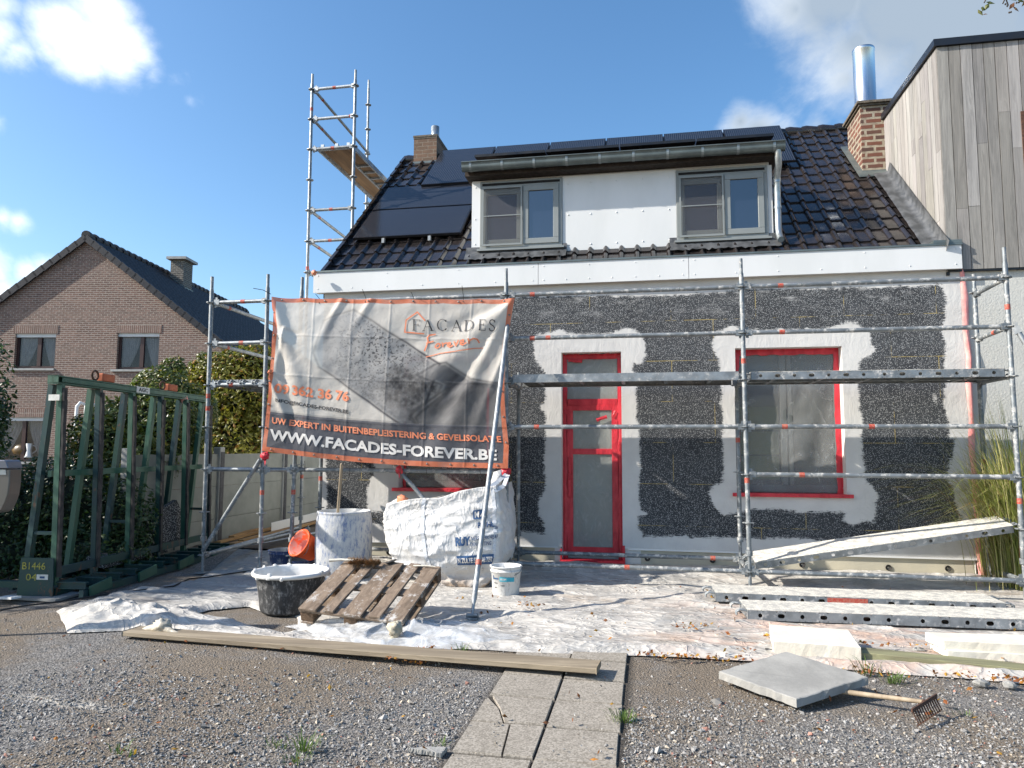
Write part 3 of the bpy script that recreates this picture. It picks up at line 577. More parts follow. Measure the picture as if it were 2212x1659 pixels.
bd = MB(); bd.box(XL, .44, WY-.012, WY+.02, ZB-.012, ZB+.003); bd.box(1.30, XR+.003, WY-.012, WY+.02, ZB-.012, ZB+.003); bd.build('base_rail', M['white_panel'], house)
# anchor holes of the plinth
for (x, z) in [tuple(at(*q2(1202, 1060), 'y', WY)[[0, 2]]), tuple(at(*q2(1748, 1075), 'y', WY)[[0, 2]]), tuple(at(*b4(680, 862), 'y', WY)[[0, 2]]), tuple(at(*b4(1277, 883), 'y', WY)[[0, 2]]), tuple(at(*b4(1689, 889), 'y', WY)[[0, 2]]), tuple(at(*z5(1110, 780), 'y', WY)[[0, 2]])]:
    a = MB(); a.lathe((x, WY+.012, z), [(.0, -.012), (.006, -.012), (.012, -.002), (.030, -.002), (.034, .004), (.030, .008)], 18, (0, -1, 0)); a.build('anchor_plug', M['black_foam'], house)
# remaining shell: side walls, gables, back
ROOF0, SL = 3.956-.91*1.312, .91
def roofz(y): return ROOF0+SL*y
RY, RZ = 4.43, ROOF0+SL*4.43; BY = 2*RY-WY
sh = MB()
for x in (XL, XR-.02):
    sh.add([(x, WY+.005, -.1), (x, BY, -.1), (x, BY, 3.5), (x, RY, RZ-.12), (x, WY+.005, 3.5)], [(0, 1, 2, 3, 4)])
sh.quad((XL, BY, -.1), (XR, BY, -.1), (XR, BY, 3.5), (XL, BY, 3.5)); sh.quad((XL, WY+.26, -.1), (XR, WY+.26, -.1), (XR, WY+.26, 3.5), (XL, WY+.26, 3.5))
sh.quad((XL, WY+.3, 3.45), (XR, WY+.3, 3.45), (XR, BY, 3.45), (XL, BY, 3.45))
sh.build('side_wall', M['white_panel'], house)
# pink foil hanging at the right corner, red foil at the fascia
pk = MB(); rows_ = [at(*q, 'y', WY-.02) for q in (b3(1745, 38), b3(1770, 250), b3(1776, 500), b3(1800, 700), b3(1798, 900), b3(1818, 1150), b3(1820, 1300), b4(1850, 60), b4(1868, 220), b4(1880, 400), b4(1888, 560), b4(1900, 760), b4(1912, 845), b4(1905, 860), b4(1925, 940))]
zz_ = sorted(rows_, key=lambda q: -q[2])
vs_ = []
for i, q in enumerate(zz_):
    w = .018+.014*abs(math.sin(i*1.9)); o = .022*math.sin(i*1.3); vs_ += [(q[0]-w, WY-.012, q[2]), (q[0]+w*.2, WY-.040+o, q[2]), (q[0]+w+.01, WY-.010, q[2])]
pk.smooth = True
pk.add(vs_, [f for i in range(len(zz_)-1) for f in ((3*i, 3*i+1, 3*i+4, 3*i+3), (3*i+1, 3*i+2, 3*i+5, 3*i+4))]); pk.build('corner_foil', M['pink_tape'], house)
# ---- door, covered with film and red tape
DY = WY+.17
def redframe(mb, x0, x1, z0, z1_, w, y, t=.012, wob=.004):
    mb.box(x0, x0+w, y-t, y, z0, z1_); mb.box(x1-w, x1, y-t, y, z0, z1_); mb.box(x0+w, x1-w, y-t-.001, y, z1_-w, z1_); mb.box(x0+w, x1-w, y-t-.001, y, z0, z0+w)
def rough_tape(mb, a, b, w, y, n=14, amp=.006, seed=0):
    """strip of tape from a to b (x, z) with uneven torn edges"""
    a = Vector((a[0], a[1])); b = Vector((b[0], b[1])); d = (b-a).normalized(); nn = Vector((-d.y, d.x)); vs = []
    rr = random.Random(seed)
    for i in range(n+1):
        p = a+(b-a)*i/n; e1 = w/2+rr.uniform(-amp, amp); e2 = w/2+rr.uniform(-amp, amp); h = rr.uniform(0, .004)
        for q, dy in ((p+nn*e1, 0), (p, -h-.003), (p-nn*e2, 0)): vs.append((q.x, y+dy-.002, q.y))
    mb.add(vs, [f for i in range(n) for f in ((3*i, 3*i+1, 3*i+4, 3*i+3), (3*i+1, 3*i+2, 3*i+5, 3*i+4))])
door = MB()
DX0, DX1 = .492, 1.232
door.box(DX0, DX0+.055, DY, DY+.05, .10, 2.66); door.box(DX1-.055, DX1, DY, DY+.05, .10, 2.66); door.box(DX0+.055, DX1-.055, DY, DY+.05, 2.60, 2.66)
door.box(DX0+.055, DX1-.055, DY-.012, DY+.045, 2.02, 2.10)
lx0, lx1 = DX0+.05, DX1-.05
door.box(lx0, lx0+.075, DY-.018, DY-.001, .16, 2.02); door.box(lx1-.075, lx1, DY-.018, DY-.001, .16, 2.02); door.box(lx0+.075, lx1-.075, DY-.018, DY-.001, 1.955, 2.02); door.box(lx0+.075, lx1-.075, DY-.018, DY-.001, .16, .25); door.box(lx0+.075, lx1-.075, DY-.018, DY-.001, 1.40, 1.47)
for k, (a, b, w) in enumerate([((DX0+.02, .1), (DX0+.02, 2.66), .055), ((DX1-.02, .1), (DX1-.02, 2.66), .055), ((DX0, 2.645), (DX1, 2.645), .06)]): rough_tape(door, a, b, w, DY-.02, 22, .010, k)
door.box(.468, 1.262, WY-.02, DY, .076, .108); door.box(.472, .493, WY-.010, WY+.02, .108, .24); door.box(1.233, 1.262, WY-.010, WY+.02, .108, .30)
dr = door.build('door', M['red_tape'], house, bevel=.003); tag(dr, 'door masked all over with red tape and clear film')
dg = MB(); dg.box(DX0+.05, DX1-.05, DY+.03, DY+.035, .16, 2.62); dg.build('door_glass', simple('dull door glass', (.15, .165, .155), (.22, .23, .215), 1.4, .35), dr)
fm = MB()
def film(mb, x0, x1, z0, z1_, y, nx=16, nz=24, amp=.02, seed=1):
    P = [(x0+(x1-x0)*i/nx, z0+(z1_-z0)*j/nz) for j in range(nz+1) for i in range(nx+1)]
    n = fbm(np.array(P)*np.array([1, .6]), 4.5, 4, seed); e = [min(1, 6*min(i/nx, 1-i/nx, j/nz, 1-j/nz)) for j in range(nz+1) for i in range(nx+1)]
    mb.smooth = True
    mb.add([(p[0], y+n[k]*amp*e[k], p[1]) for k, p in enumerate(P)], [(j*(nx+1)+i, j*(nx+1)+i+1, (j+1)*(nx+1)+i+1, (j+1)*(nx+1)+i) for j in range(nz) for i in range(nx)]); mb.smooth = False
film(fm, lx0+.07, lx1-.07, .24, 1.41, DY-.002); film(fm, lx0+.07, lx1-.07, 1.46, 1.965, DY-.002, seed=3); film(fm, lx0, lx1, 2.09, 2.61, DY-.002, seed=5)
fm.build('protective_film', M['film_door'], dr)
hd = MB(); hd.box(lx0+.012, lx0+.052, DY-.042, DY-.018, .86, 1.36); hd.box(lx0+.01, lx0+.055, DY-.05, DY-.018, 1.08, 1.16); hd.build('door_handle', M['red_tape'], dr, bevel=.008)
tp = MB()
for a, b, w, sdd in [(q1(540, 735), q1(655, 748), .045, 1), (q1(775, 1240), q1(862, 1212), .04, 2), (q1(905, 1215), q1(935, 1165), .03, 3)]:
    A = at(*a, 'y', DY-.03); B = at(*b, 'y', DY-.03); rough_tape(tp, (A[0], A[2]), (B[0], B[2]), w, DY-.03, 5, .004, sdd)
tp.build('tape_piece', M['red_tape'], dr)
# ---- the two ground floor windows
def big_window(x0, x1, z0, z1_, hidden=False):
    y = WY+.19
    fr = MB(); fr.box(x0, x0+.06, y, y+.06, z0, z1_); fr.box(x1-.06, x1, y, y+.06, z0, z1_); fr.box(x0+.06, x1-.06, y, y+.06, z1_-.07, z1_); fr.box(x0+.06, x1-.06, y, y+.06, z0, z0+.10)
    xm_ = x0+.47*(x1-x0)
    fr.box(xm_-.035, xm_+.035, y-.012, y+.05, z0+.10, z1_-.07); fr.box(xm_+.05, xm_+.10, y-.004, y+.05, z0+.10, z1_-.07)
    w = fr.build('window', M['frame_dark'], house, bevel=.004)
    gl = MB(); gl.box(x0+.06, x1-.06, y+.03, y+.034, z0+.1, z1_-.07); gl.build('glass', M['glass_lo'], w)
    bl = MB()
    for k in range(3): bl.box(xm_-.50, xm_-.06, y+.022, y+.029, z0+.16+k*.30, z0+.44+k*.30)
    bl.build('screen', M['green_screen'], w)
    f = MB(); film(f, x0+.01, x1-.01, z0+.02, z1_-.02, y-.03, 30, 30, .05, 8); f.build('protective_film', M['film_win'], w)
    t = MB(); rough_tape(t, (x0, z1_-.035), (x1, z1_-.035), .075, y-.04, 22, .008, 5); rough_tape(t, (x1-.03, z0), (x1-.03, z1_), .07, y-.04, 26, .01, 6); rough_tape(t, (x0+.03, z1_-.02), (x0+.03, z1_-.40), .06, y-.045, 8, .01, 9)
    rough_tape(t, (x0+.03, z1_-.42), (x0+.03, z0), .035, y-.04, 20, .012, 7)
    t.box(x0-.06, x1+.05, WY-.045, WY+.19, z0-.022, z0+.006); t.box(x0-.07, x1+.06, WY-.050, WY-.040, z0-.034, z0+.008)
    t.build('tape', M['red_tape'], w)
    return w
M['frame_dark'] = simple('dark grey window frame', (.13, .14, .135), (.10, .11, .105), 3, .45)
M['glass_lo'] = glass_mat('dark ground floor glass', (.045, .05, .05), .05, 1.5, .5)
M['green_screen'] = simple('pale green interior blind', (.10, .125, .06), (.13, .15, .085), 1.5, .7)
M['film_win'] = m_film('taped window film', .36, (.38, .39, .385), .48, .86)
big_window(*OPEN[1]); big_window(*OPEN[2])
ip = MB(); ip.box(3.62, 3.66, WY+.10, WY+.19, 1.0, 2.2)
# ---- box fascia with gutter ledge
FY = .962
fs = MB(); JX = [-2.868, .205, 2.068, 5.118]
for a, b in zip(JX[:-1], JX[1:]): fs.box(a+.003, b-.003, FY, FY+.02, 3.547, 3.822)
fas = fs.build('fascia', M['white_panel'], house)
fi = MB(); fi.box(-2.845, 5.10, FY+.022, WY+.03, 3.552, 3.82); fi.build('soffit', M['reveal'], fas)
fe = MB(); fe.box(-2.875, 5.125, FY-.012, 1.3, 3.824, 3.846); fe.box(4.82, 5.12, FY-.01, FY+.4, 3.848, 3.885); fe.build('edge_trim', M['zinc'], fas)
rvt = MB(); 
for a, b in zip(JX[:-1], JX[1:]):
    n = 7
    for i in range(n):
        x = a+.07+(b-a-.14)*i/(n-1)
        for z in (3.60, 3.78):
            if z < 3.7 or i % 2 == 0: rvt.lathe((x, FY, z), [(.009, 0), (.007, .004), (0.0001, .006)], 8, (0, -1, 0))
rvt.build('rivets', M['white_panel'], fas)
# ---- tiled roof: every tile a slab with a roll, laid in courses
def tiled(name, x0, x1, y0, y1, parent, mat, tw=.205, course=.235, off=0., holes=(), ridge=RY):
    """front slope height field; y is the plan distance, courses measured in plan"""
    nt = int(round((x1-x0)/tw)); tw = (x1-x0)/nt; uu = np.array([0, .012, .30, .58, .635, .66, .74, .82, .90, .975]); hh = np.array([.003, 0, 0, 0, .001, .012, .032, .037, .029, .008])
    xs = (x0+tw*(np.arange(nt)[:, None]+uu[None])).ravel(); hs = np.tile(hh, nt); xs = np.r_[xs, x1]; hs = np.r_[hs, .004]
    ny = int(math.ceil((y1-y0)/course)); vy = []; vh = []
    for j in range(ny):
        ya, yb = y0+j*course, min(y0+(j+1)*course, y1); vy += [ya-.018, ya-.016, ya+.0, yb]; vh += [-.002, .024, .0265, .004]
    vy = np.array(vy); vh = np.array(vh)
    X, Y = np.meshgrid(xs, vy); H = hs[None, :]*(1+0*X)+vh[:, None]; H[0::4] = vh[0]-.01
    jit = rng.normal(0, .0012, (ny, nt+1)); jj = np.repeat(jit, 4, 0); H += jj[:, np.minimum(np.arange(len(xs))//10, nt)]
    nrm = np.array([0, -SL, 1])/math.hypot(SL, 1); V = np.stack([X, Y+nrm[1]*H, roofz(Y)+nrm[2]*H], -1).reshape(-1, 3); nx = len(xs)
    i = np.arange(nx-1)[None, :]+np.arange(len(vy)-1)[:, None]*nx; Fq = np.stack([i, i+1, i+nx+1, i+nx], -1).reshape(-1, 4); c = V[Fq].mean(1); keep = np.ones(len(Fq), bool)
    for (a, b, c0, c1) in holes: keep &= ~((c[:, 0] > a) & (c[:, 0] < b) & (c[:, 1] > c0) & (c[:, 1] < c1))
    o = np_mesh(name, V, Fq[keep], mat, parent, smooth=True)
    es = o.modifiers.new('e', 'EDGE_SPLIT'); es.split_angle = R_(30); return o
rf = tiled('roof', -2.80, 4.95, 1.15, RY, house, M['tiles'], holes=[(-.72, 3.05, 1.62, 2.95)]); tag(rf, 'glossy black brown roof tiles')
bk = MB(); bk.quad((-2.8, RY, RZ), (4.95, RY, RZ), (4.95, BY+.2, roofz(2*RY-BY-.2)), (-2.8, BY+.2, roofz(2*RY-BY-.2))); bk.box(-2.78, 4.94, 1.1, 1.2, 3.5, 3.6)
bk.quad((-2.78, 1.1, roofz(1.1)-.05), (4.93, 1.1, roofz(1.1)-.05), (4.93, RY, RZ-.05), (-2.78, RY, RZ-.05)); bk.build('back_slope', M['tiles_far'], rf)
rg = MB(); n = 30
for i in range(n):
    x = -2.8+7.75*i/n; r0 = .085 if i % 1 == 0 else .08; rg.tube([(x, RY, RZ+.0), (x+.06, RY, RZ+.01), (x+7.75/n+.03, RY, RZ-.007)], [.094, .094, .076], 12)
rg.build('ridge_tiles', M['tiles'], rf)
vg = MB(); nc = 14
for i in range(nc):
    ya = 1.15+i*.235; yb = min(ya+.27, RY+.05); vg.bar((-2.815, ya, roofz(ya)+.035), (-2.815, yb, roofz(yb)+.012), .05, .13, (0, -SL, 1))
vg.build('verge_tiles', M['tiles'], rf)
# roll of lead against the timber house
ld = MB(); ld.smooth = True; pts = []; NN = 26
for i in range(NN+1):
    y = 1.02+(2.86-1.02)*i/NN; w = .012*MN.noise(Vector((i*.6, 0, 0))); x0_ = 4.775+w
    for x, h in ((x0_, .055), (x0_+.05, .075+w), (x0_+.11, .062-w), (4.955, .085), (4.958, .22)): pts.append((x, y-h*.673, roofz(y)+h*.74))
ld.add(pts, [(5*i+k, 5*i+k+1, 5*i+k+6, 5*i+k+5) for i in range(NN) for k in range(4)])
ld.build('lead_flashing', M['lead'], rf)
# ---- solar panels: children of the house
def roof_pt(x, y, h): return np.array([x, y-h*.673, roofz(y)+h*.740])
def solar(x0, x1, y0, y1, h=.11, vert=True, tilt=None, skew=0):
    """panel on the slope; (x, plan y) of the lower and the upper edge"""
    f = MB(); t = .035
    def pt(x, y, hh): return (roof_pt(x, y, hh) if tilt is None else np.array([x, y, tilt(y)+hh]))
    A, B, C_, D = (pt(x0, y0, h), pt(x1, y0, h), pt(x1, y1, h), pt(x0, y1, h)); a, b, c, d = (pt(x0, y0, h-t), pt(x1, y0, h-t), pt(x1, y1, h-t), pt(x0, y1, h-t))
    f.hexa([a, b, c, d, A, B, C_, D]); pnl = f.build('solar_panel', M['black_frame'], house)
    e = .012; L = math.dist(A, D); V = np.array([A+(B-A)*e+(D-A)*e/L, B-(B-A)*e+(C_-B)*e/L, C_-(B-A)*e-(C_-B)*e/L, D+(B-A)*e-(D-A)*e/L])+np.cross(B-A, D-A)/np.linalg.norm(np.cross(B-A, D-A))*.002
    st = np.array([(0, 0, 0), (x1-x0, 0, 0), (x1-x0, L, 0), (0, L, 0)]) if vert else np.array([(0, 0, 0), (0, x1-x0, 0), (L, x1-x0, 0), (L, 0, 0)])
    np_mesh('cells', V, [[0, 1, 2, 3]], M['solar'], pnl, False, {'st': st}); return pnl
solar(-2.675, -1.04, 1.865, 2.575, vert=False); solar(-2.675, -1.04, 2.60, 3.27, vert=False)
xs_p = [at(*z6(q, 200), 'z', 6.8)[0] for q in ()]
px = [-1.99, -1.02, .0, 1.02, 2.04, 3.06]
ptop = [at(*z6(a, b), 'y', 4.30)[0] for a, b in ((0, 210), (303, 190), (643, 166), (995, 142), (1353, 117), (1725, 92), (2090, 66))]
ptop[0] = ptop[1]-1.03
for a, b in zip(ptop[:-1], ptop[1:]): solar(a+.012, b-.012, 3.22, 4.42, .15)
for x in (-2.2, -1.5): 
    c = MB(); q = roof_pt(x, 1.84, .06); c.box(q[0]-.02, q[0]+.02, q[1]-.03, q[1]+.03, q[2]-.04, q[2]+.03); c.build('panel_clamp', M['galv'], house)
# ---- dormer
DXA, DXB, DYF = -.79, 3.12, 1.45
dm = MB(); dm.box(DXA, DXB, DYF+.02, 3.0, 4.0, 5.20); dorm = dm.build('dormer', M['white_panel'], house); tag(dorm, 'long flat topped dormer with two windows')
for q in ((DXA, -.672, 4.125, 5.135), (.462, 1.952, 4.10, 5.125), (3.09, DXB+.03, 4.145, 5.10)): fp = MB(); fp.box(q[0], q[1], DYF-.012, DYF+.018, q[2], q[3]); fp.build('cladding_panel', M['white_panel'], dorm)
rr = MB()
for x in (.54, .84, 1.18, 1.52, 1.86):
    for z in (4.18, 4.59, 5.02): rr.lathe((x, DYF-.012, z), [(.011, 0), (.009, .005), (.0001, .008)], 8, (0, -1, 0))
for z in (4.25, 4.6, 5.05): rr.lathe((-.74, DYF-.012, z), [(.011, 0), (.009, .005), (.0001, .008)], 8, (0, -1, 0))
rr.build('rivets', M['white_panel'], dorm)
droof = lambda y: 5.27+.135*(y-1.25)
dr2 = MB(); dr2.hexa([(DXA-.06, 1.27, 5.15), (DXB+.10, 1.27, 5.15), (DXB+.10, 3.05, 5.15), (DXA-.06, 3.05, 5.15), (DXA-.06, 1.27, droof(1.27)-.04), (DXB+.10, 1.27, droof(1.27)-.04), (DXB+.10, 3.05, droof(3.05)-.04), (DXA-.06, 3.05, droof(3.05)-.04)]); dr2.build('dormer_eaves', M['dark_wood'], dorm)
# half round gutter with brackets and its downpipe
gt = MB(); gt.smooth = True
GX0, GX1, GY = -.865, 3.27, 1.19
prof = [(math.cos(a)*.060, math.sin(a)*.060) for a in np.linspace(math.pi, 2*math.pi, 9)]; prof = [(-.072, .048), (-.060, .045)]+prof+[(.060, .05)]
gsl = lambda x: 5.242-.003*(x-GX0)
gt.add([(x, GY+p[0], gsl(x)+p[1]) for x in (GX0, GX1) for p in prof], [(i, i+1, i+1+len(prof), i+len(prof)) for i in range(len(prof)-1)])
gt.smooth = False
for x in (GX0, GX1): gt.add([(x, GY+p[0], gsl(x)+p[1]) for p in prof[2:-1]], [tuple(range(len(prof)-3))])
gt.tube([(GX0, GY-.070, gsl(GX0)+.050), (GX1, GY-.070, gsl(GX1)+.050)], .009, 8)
M['bracket'] = simple('zinc bracket', (.27, .30, .295), None, 6, .4, .5)
gut = gt.build('gutter', M['zinc'], dorm)
for i in range(10):
    x = GX0+.12+(GX1-GX0-.25)*i/9; b_ = MB(); pr_ = [(p[0]*1.05, p[1]*1.05-.002) for p in prof]; b_.add([(x+s, GY+p[0], gsl(x)+p[1]) for s in (-.016, .016) for p in pr_], [(i_, i_+1, i_+1+len(pr_), i_+len(pr_)) for i_ in range(len(pr_)-1)]); b_.build('gutter_bracket', M['bracket'], gut)
dp = MB(); P_ = [(3.19, GY, 5.22), (3.19, GY+.01, 5.10), (3.20, GY+.06, 5.02), (3.20, GY+.16, 4.93), (3.20, GY+.19, 4.86), (3.20, GY+.19, 4.22), (3.205, GY+.15, 4.13), (3.21, GY+.08, 4.07)]; dp.tube(P_, .041, 14, cap=False); dp.disc((3.21, GY+.085, 4.075), .038, (0, -1, -.6)); dp.tube([(3.20, GY+.19, 4.50), (3.20, GY+.19, 4.53)], .047, 14); dp.tube([(3.20, GY+.19, 4.84), (3.20, GY+.19, 4.90)], .046, 14)
dp.build('downpipe', M['zinc_light'], gut)
# flat panels lying on the dormer roof
pxd = [-.74, .50, 1.78, 3.06] 
xx_ = [at(*z6(a, b), 'y', 1.4)[0] for a, b in ((180, 275), (1080, 215), (1555, 180), (2040, 155))]
xx_ = [xx_[0], (xx_[0]+xx_[1])/2, xx_[1], xx_[2], xx_[3]]
for a, b in zip(xx_[:-1], xx_[1:]): solar(a+.008, b-.008, 1.24, 2.45, .165, tilt=lambda y: droof(y))
# dormer windows
def dwin(x0, x1, z0, z1_, tree=False):
    y = DYF
    f = MB(); f.box(x0, x1, y-.030, y+.02, z0, z0+.055); f.box(x0, x1, y-.03, y+.02, z1_-.095, z1_); f.box(x0, x0+.05, y-.03, y+.02, z0+.055, z1_-.095); f.box(x1-.05, x1, y-.03, y+.02, z0+.055, z1_-.095)
    xm_ = (x0+x1)/2+.01; f.box(xm_-.03, xm_+.03, y-.03, y+.02, z0+.055, z1_-.095); w = f.build('window', M['frame'], dorm, bevel=.004)
    s = MB(); a, b, c, d = xm_+.025, x1-.045, z0+.05, z1_-.09; t = .075
    s.box(a, b, y-.045, y-.012, c, c+t); s.box(a, b, y-.045, y-.012, d-t, d); s.box(a, a+t, y-.045, y-.012, c+t, d-t); s.box(b-t, b, y-.045, y-.012, c+t, d-t); s.build('sash', M['frame'], w, bevel=.004)
    a, b = x0+.045, xm_-.005; s2 = MB(); t = .06
    s2.box(a, b, y-.035, y-.010, c, c+t+.02); s2.box(a, b, y-.035, y-.010, d-t-.05, d-.03); s2.box(a, a+t, y-.035, y-.010, c+t+.02, d-t-.05); s2.box(b-t, b, y-.035, y-.010, c+t+.02, d-t-.05); s2.build('sash', M['frame'], w, bevel=.004)
    g_ = MB(); g_.box(xm_+.09, x1-.11, y-.022, y-.018, z0+.12, z1_-.16); g_.build('glass', M['glass'], w)
    g2 = MB(); g2.box(x0+.1, xm_-.06, y-.022, y-.018, z0+.12, z1_-.16); g2.build('glass', M['glass_dim'], w)
    sc = MB(); sc.box(a-.01, b+.02, y-.062, y-.050, c-.01, c+.015); sc.box(a-.01, b+.02, y-.062, y-.05, d-.025, d); sc.box(a-.01, a+.012, y-.062, y-.05, c+.015, d-.025); sc.box(b, b+.02, y-.062, y-.05, c+.015, d-.025); sc.box(a+.012, b, y-.060, y-.052, (c+d)/2-.006, (c+d)/2+.006)
    sco = sc.build('insect_screen', M['frame'], w); ms = MB(); ms.box(a+.012, b, y-.0565, y-.0555, c+.015, (c+d)/2-.006); ms.box(a+.012, b, y-.0565, y-.0555, (c+d)/2+.006, d-.025); ms.build('mesh', M['mesh'], sco)
    vt = MB(); vt.box(x0+.03, x1-.03, y-.034, y-.028, z1_-.062, z1_-.03); vt.build('vent_slot', M['dark_void'], w)
    sl = MB(); sl.hexa([(x0-.03, y-.085, z0-.03), (x1+.03, y-.085, z0-.03), (x1+.03, y+.01, z0-.03), (x0-.03, y+.01, z0-.03), (x0-.03, y-.085, z0-.004), (x1+.03, y-.085, z0-.004), (x1+.03, y+.01, z0+.004), (x0-.03, y+.01, z0+.004)]); sl.build('sill', M['frame'], w)
def m_mesh():
    g = G('insect mesh', .7); g.col((.10, .10, .10)); tr = g.N.new('ShaderNodeBsdfTransparent'); mx = g.N.new('ShaderNodeMixShader'); mx.inputs[0].default_value = .22
    g.L.new(tr.outputs[0], mx.inputs[1]); g.L.new(g.b.outputs[0], mx.inputs[2]); g.L.new(mx.outputs[0], g.N['Material Output'].inputs[0]); return g.m
M['mesh'] = m_mesh(); M['glass_dim'] = glass_mat('screened window glass', (.03, .028, .045), .04, 1.7, .6)
dwin(-.67, .46, 4.165, 5.115); dwin(1.955, 3.09, 4.155, 5.095)
for (xa_, xb_) in ((-.86, .52), (1.86, 3.22)):
  lf = MB(); lf.smooth = True; nn_ = 34; vs_ = []
  for i in range(nn_+1):
    x = xa_+(xb_-xa_)*i/nn_; w = .012*MN.noise(Vector((i*.45, 3, 0))); sag = .02*MN.noise(Vector((i*.8, 9, 0)))
    for y, h in ((DYF-.02, .13), (DYF-.035, .085), (DYF-.085+w, .072+sag*.5), (DYF-.155+w*2.5, .058+sag*.9)): vs_.append((x, y, roofz(y)+h*1.1))
  lf.add(vs_, [(4*i+k, 4*i+4+k, 4*i+5+k, 4*i+1+k) for i in range(nn_) for k in range(3)]); lf.build('lead_apron', M['lead'], dorm)
# ---- chimneys
def chimney(name, x0, x1, y0, y1, zb, zt, brickm, cap, parent, lean=0):
    c = MB(); c.box(x0, x1, y0, y1, zb, zt); ch = c.build(name, brickm, parent)
    k = MB(); k.box(x0-cap, x1+cap, y0-cap, y1+cap, zt, zt+.035); k.box(x0-cap*.5, x1+cap*.5, y0-cap*.5, y1+cap*.5, zt-.03, zt-.001); k.build('cap', M['cap'], ch); return ch
M['cap'] = simple('mossy stone cap', (.16, .13, .10), (.08, .075, .06), 20, .95, 0, .6, 60)
ch1 = chimney('chimney', -2.60, -2.165, 4.26, 4.99, 6.2, 7.15, M['brick_brown'], .012, house); tag(ch1, 'small brown brick chimney at the left end of the ridge')
f_ = MB(); f_.box(-2.615, -2.15, 4.245, 5.0, 6.60, 6.69); f_.build('flashing', M['zinc'], ch1); p_ = MB(); p_.lathe((-2.27, 4.5, 7.18), [(.078, 0), (.078, .26), (.07, .26), (.07, .0)], 20); p_.build('flue', M['zinc_light'], ch1)
ch2 = chimney('chimney', 4.665, 5.12, 2.93, 3.62, 5.2, 6.50, M['brick_old'], .055, house); tag(ch2, 'red brick chimney with tall shiny steel flue beside the timber house')
f_ = MB(); f_.box(4.65, 5.13, 2.915, 3.63, 5.32, 5.50); f_.hexa([(4.58, 2.80, roofz(2.80)+.055), (5.0, 2.80, roofz(2.8)+.055), (5.0, 3.7, roofz(3.7)+.05), (4.58, 3.7, roofz(3.7)+.05), (4.58, 2.80, roofz(2.80)+.075), (5.0, 2.80, roofz(2.8)+.075), (5.0, 3.7, roofz(3.7)+.07), (4.58, 3.7, roofz(3.7)+.07)]); f_.build('flashing', M['zinc'], ch2)
p_ = MB(); p_.lathe((4.80, 3.14, 6.535), [(.165, 0), (.150, .02), (.150, .86), (.156, .87), (.156, .905), (.150, .915), (.140, .915), (.140, .3)], 36); p_.build('flue', simple('polished steel flue', (.60, .63, .65), (.56, .59, .61), 6, .30, 1.0, stretch=(1, 1, .1)), ch2)
# ============================================================ neighbouring timber clad house
tH = thing('timber_house', 'modern house with weathered grey vertical timber cladding over pale render', 'house', (7, 2, 0))
TX, TY, TZ0, TZ1, TB = 4.975, 1.012, 3.545, 6.245, 2.93
core = MB(); core.box(TX+.03, 12.0, TY+.03, TB-.01, TZ0+.02, TZ1-.02); cored = core.build('upper_wall', M['dark_void'], tH)
def boards(p0, ex, n, w, z0, z1_, hole=None):
    V = []; Fq = []; tone = []; ex = np.array(ex, float); ny = np.cross(ex, (0, 0, 1)); k = 0; x = 0.; r2 = random.Random(int(p0[0]*10+ex[0]*3))
    while x < n:
        ww = w*(r2.choice([1, 1, 1, .93])); a = x+.004; b = min(x+ww-.004, n); x += ww
        cuts = [z0]+sorted([r2.uniform(z0+.4, z1_-.3) for _ in range(r2.choice([0, 1, 1, 2]))])+[z1_]
        for c0, c1 in zip(cuts[:-1], cuts[1:]):
            if hole and a > hole[0]-.05 and c1 > hole[1]:
                c1 = min(c1, hole[1]) if c0 < hole[1] else None
                if c1 is None: continue
            o = ny*r2.uniform(0, .004); P = [np.array(p0)+ex*q for q in (a, b)]; base = len(V)
            for zz0 in (c0+.0015, c1-.0015):
                for q in P:
                    V.append((*(q+o)[:2], zz0))
                for q in P[::-1]: V.append((*(q+o-ny*.022)[:2], zz0))
            Fq += [[base+i for i in f] for f in ((3, 2, 1, 0), (4, 5, 6, 7), (0, 1, 5, 4), (1, 2, 6, 5), (2, 3, 7, 6), (3, 0, 4, 7))]
            g = r2.uniform(.72, 1.12); t = (g, g*r2.uniform(.97, 1.0), g*r2.uniform(.93, 1.0)); tone += [t]*8
    return V, Fq, tone
for (p0, ex, n) in (((TX, TY, 0), (1, 0, 0), 7.0), ((TX, TB, 0), (0, -1, 0), TB-TY)):
    V, Fq, tone = boards(p0, ex, n, .128, TZ0, TZ1-.005, (.79, 9) if ex[0] else None); np_mesh('cladding', V, Fq, M['timber'], cored, False, {'tone': np.array(tone)})
tr_ = MB(); tr_.box(TX-.035, 12, TY-.035, TY+.12, TZ1, TZ1+.085); tr_.box(TX-.035, TX+.10, TY+.121, TB+.02, TZ1, TZ1+.084); tr_.build('roof_edge', simple('black roof edge', (.012, .014, .02), None, 4, .4), tH)
tr2 = MB(); tr2.box(TX+.02, 12, TY+.004, TY+.06, TZ0-.02, TZ0-.001); tr2.box(TX-.004, TX+.028, TY+.01, TY+.3, TZ0-.06, TZ0-.02); tr2.build('drip_edge', M['black_frame'], tH)
lw = MB(); lw.box(5.155, 12, 1.06, 7, -.1, TZ0+.02); lw.build('lower_wall', M['plaster_grey'], tH)
wq = [at(*z7(1778, 590), 'y', TY), at(*z7(1800, 1300), 'y', TY)]
wf = MB(); wf.box(5.83, 5.87, TY-.01, TY+.005, 3.97, 5.375); wf.box(5.87, 7.2, TY-.01, TY+.005, 5.335, 5.375); wf.box(5.87, 7.2, TY-.012, TY+.006, 3.97, 4.0); wo = wf.build('window', M['rusty'], tH); wg = MB(); wg.box(5.871, 7.2, TY-.003, TY-.001, 4.001, 5.334); wg.build('glass', M['glass'], wo)
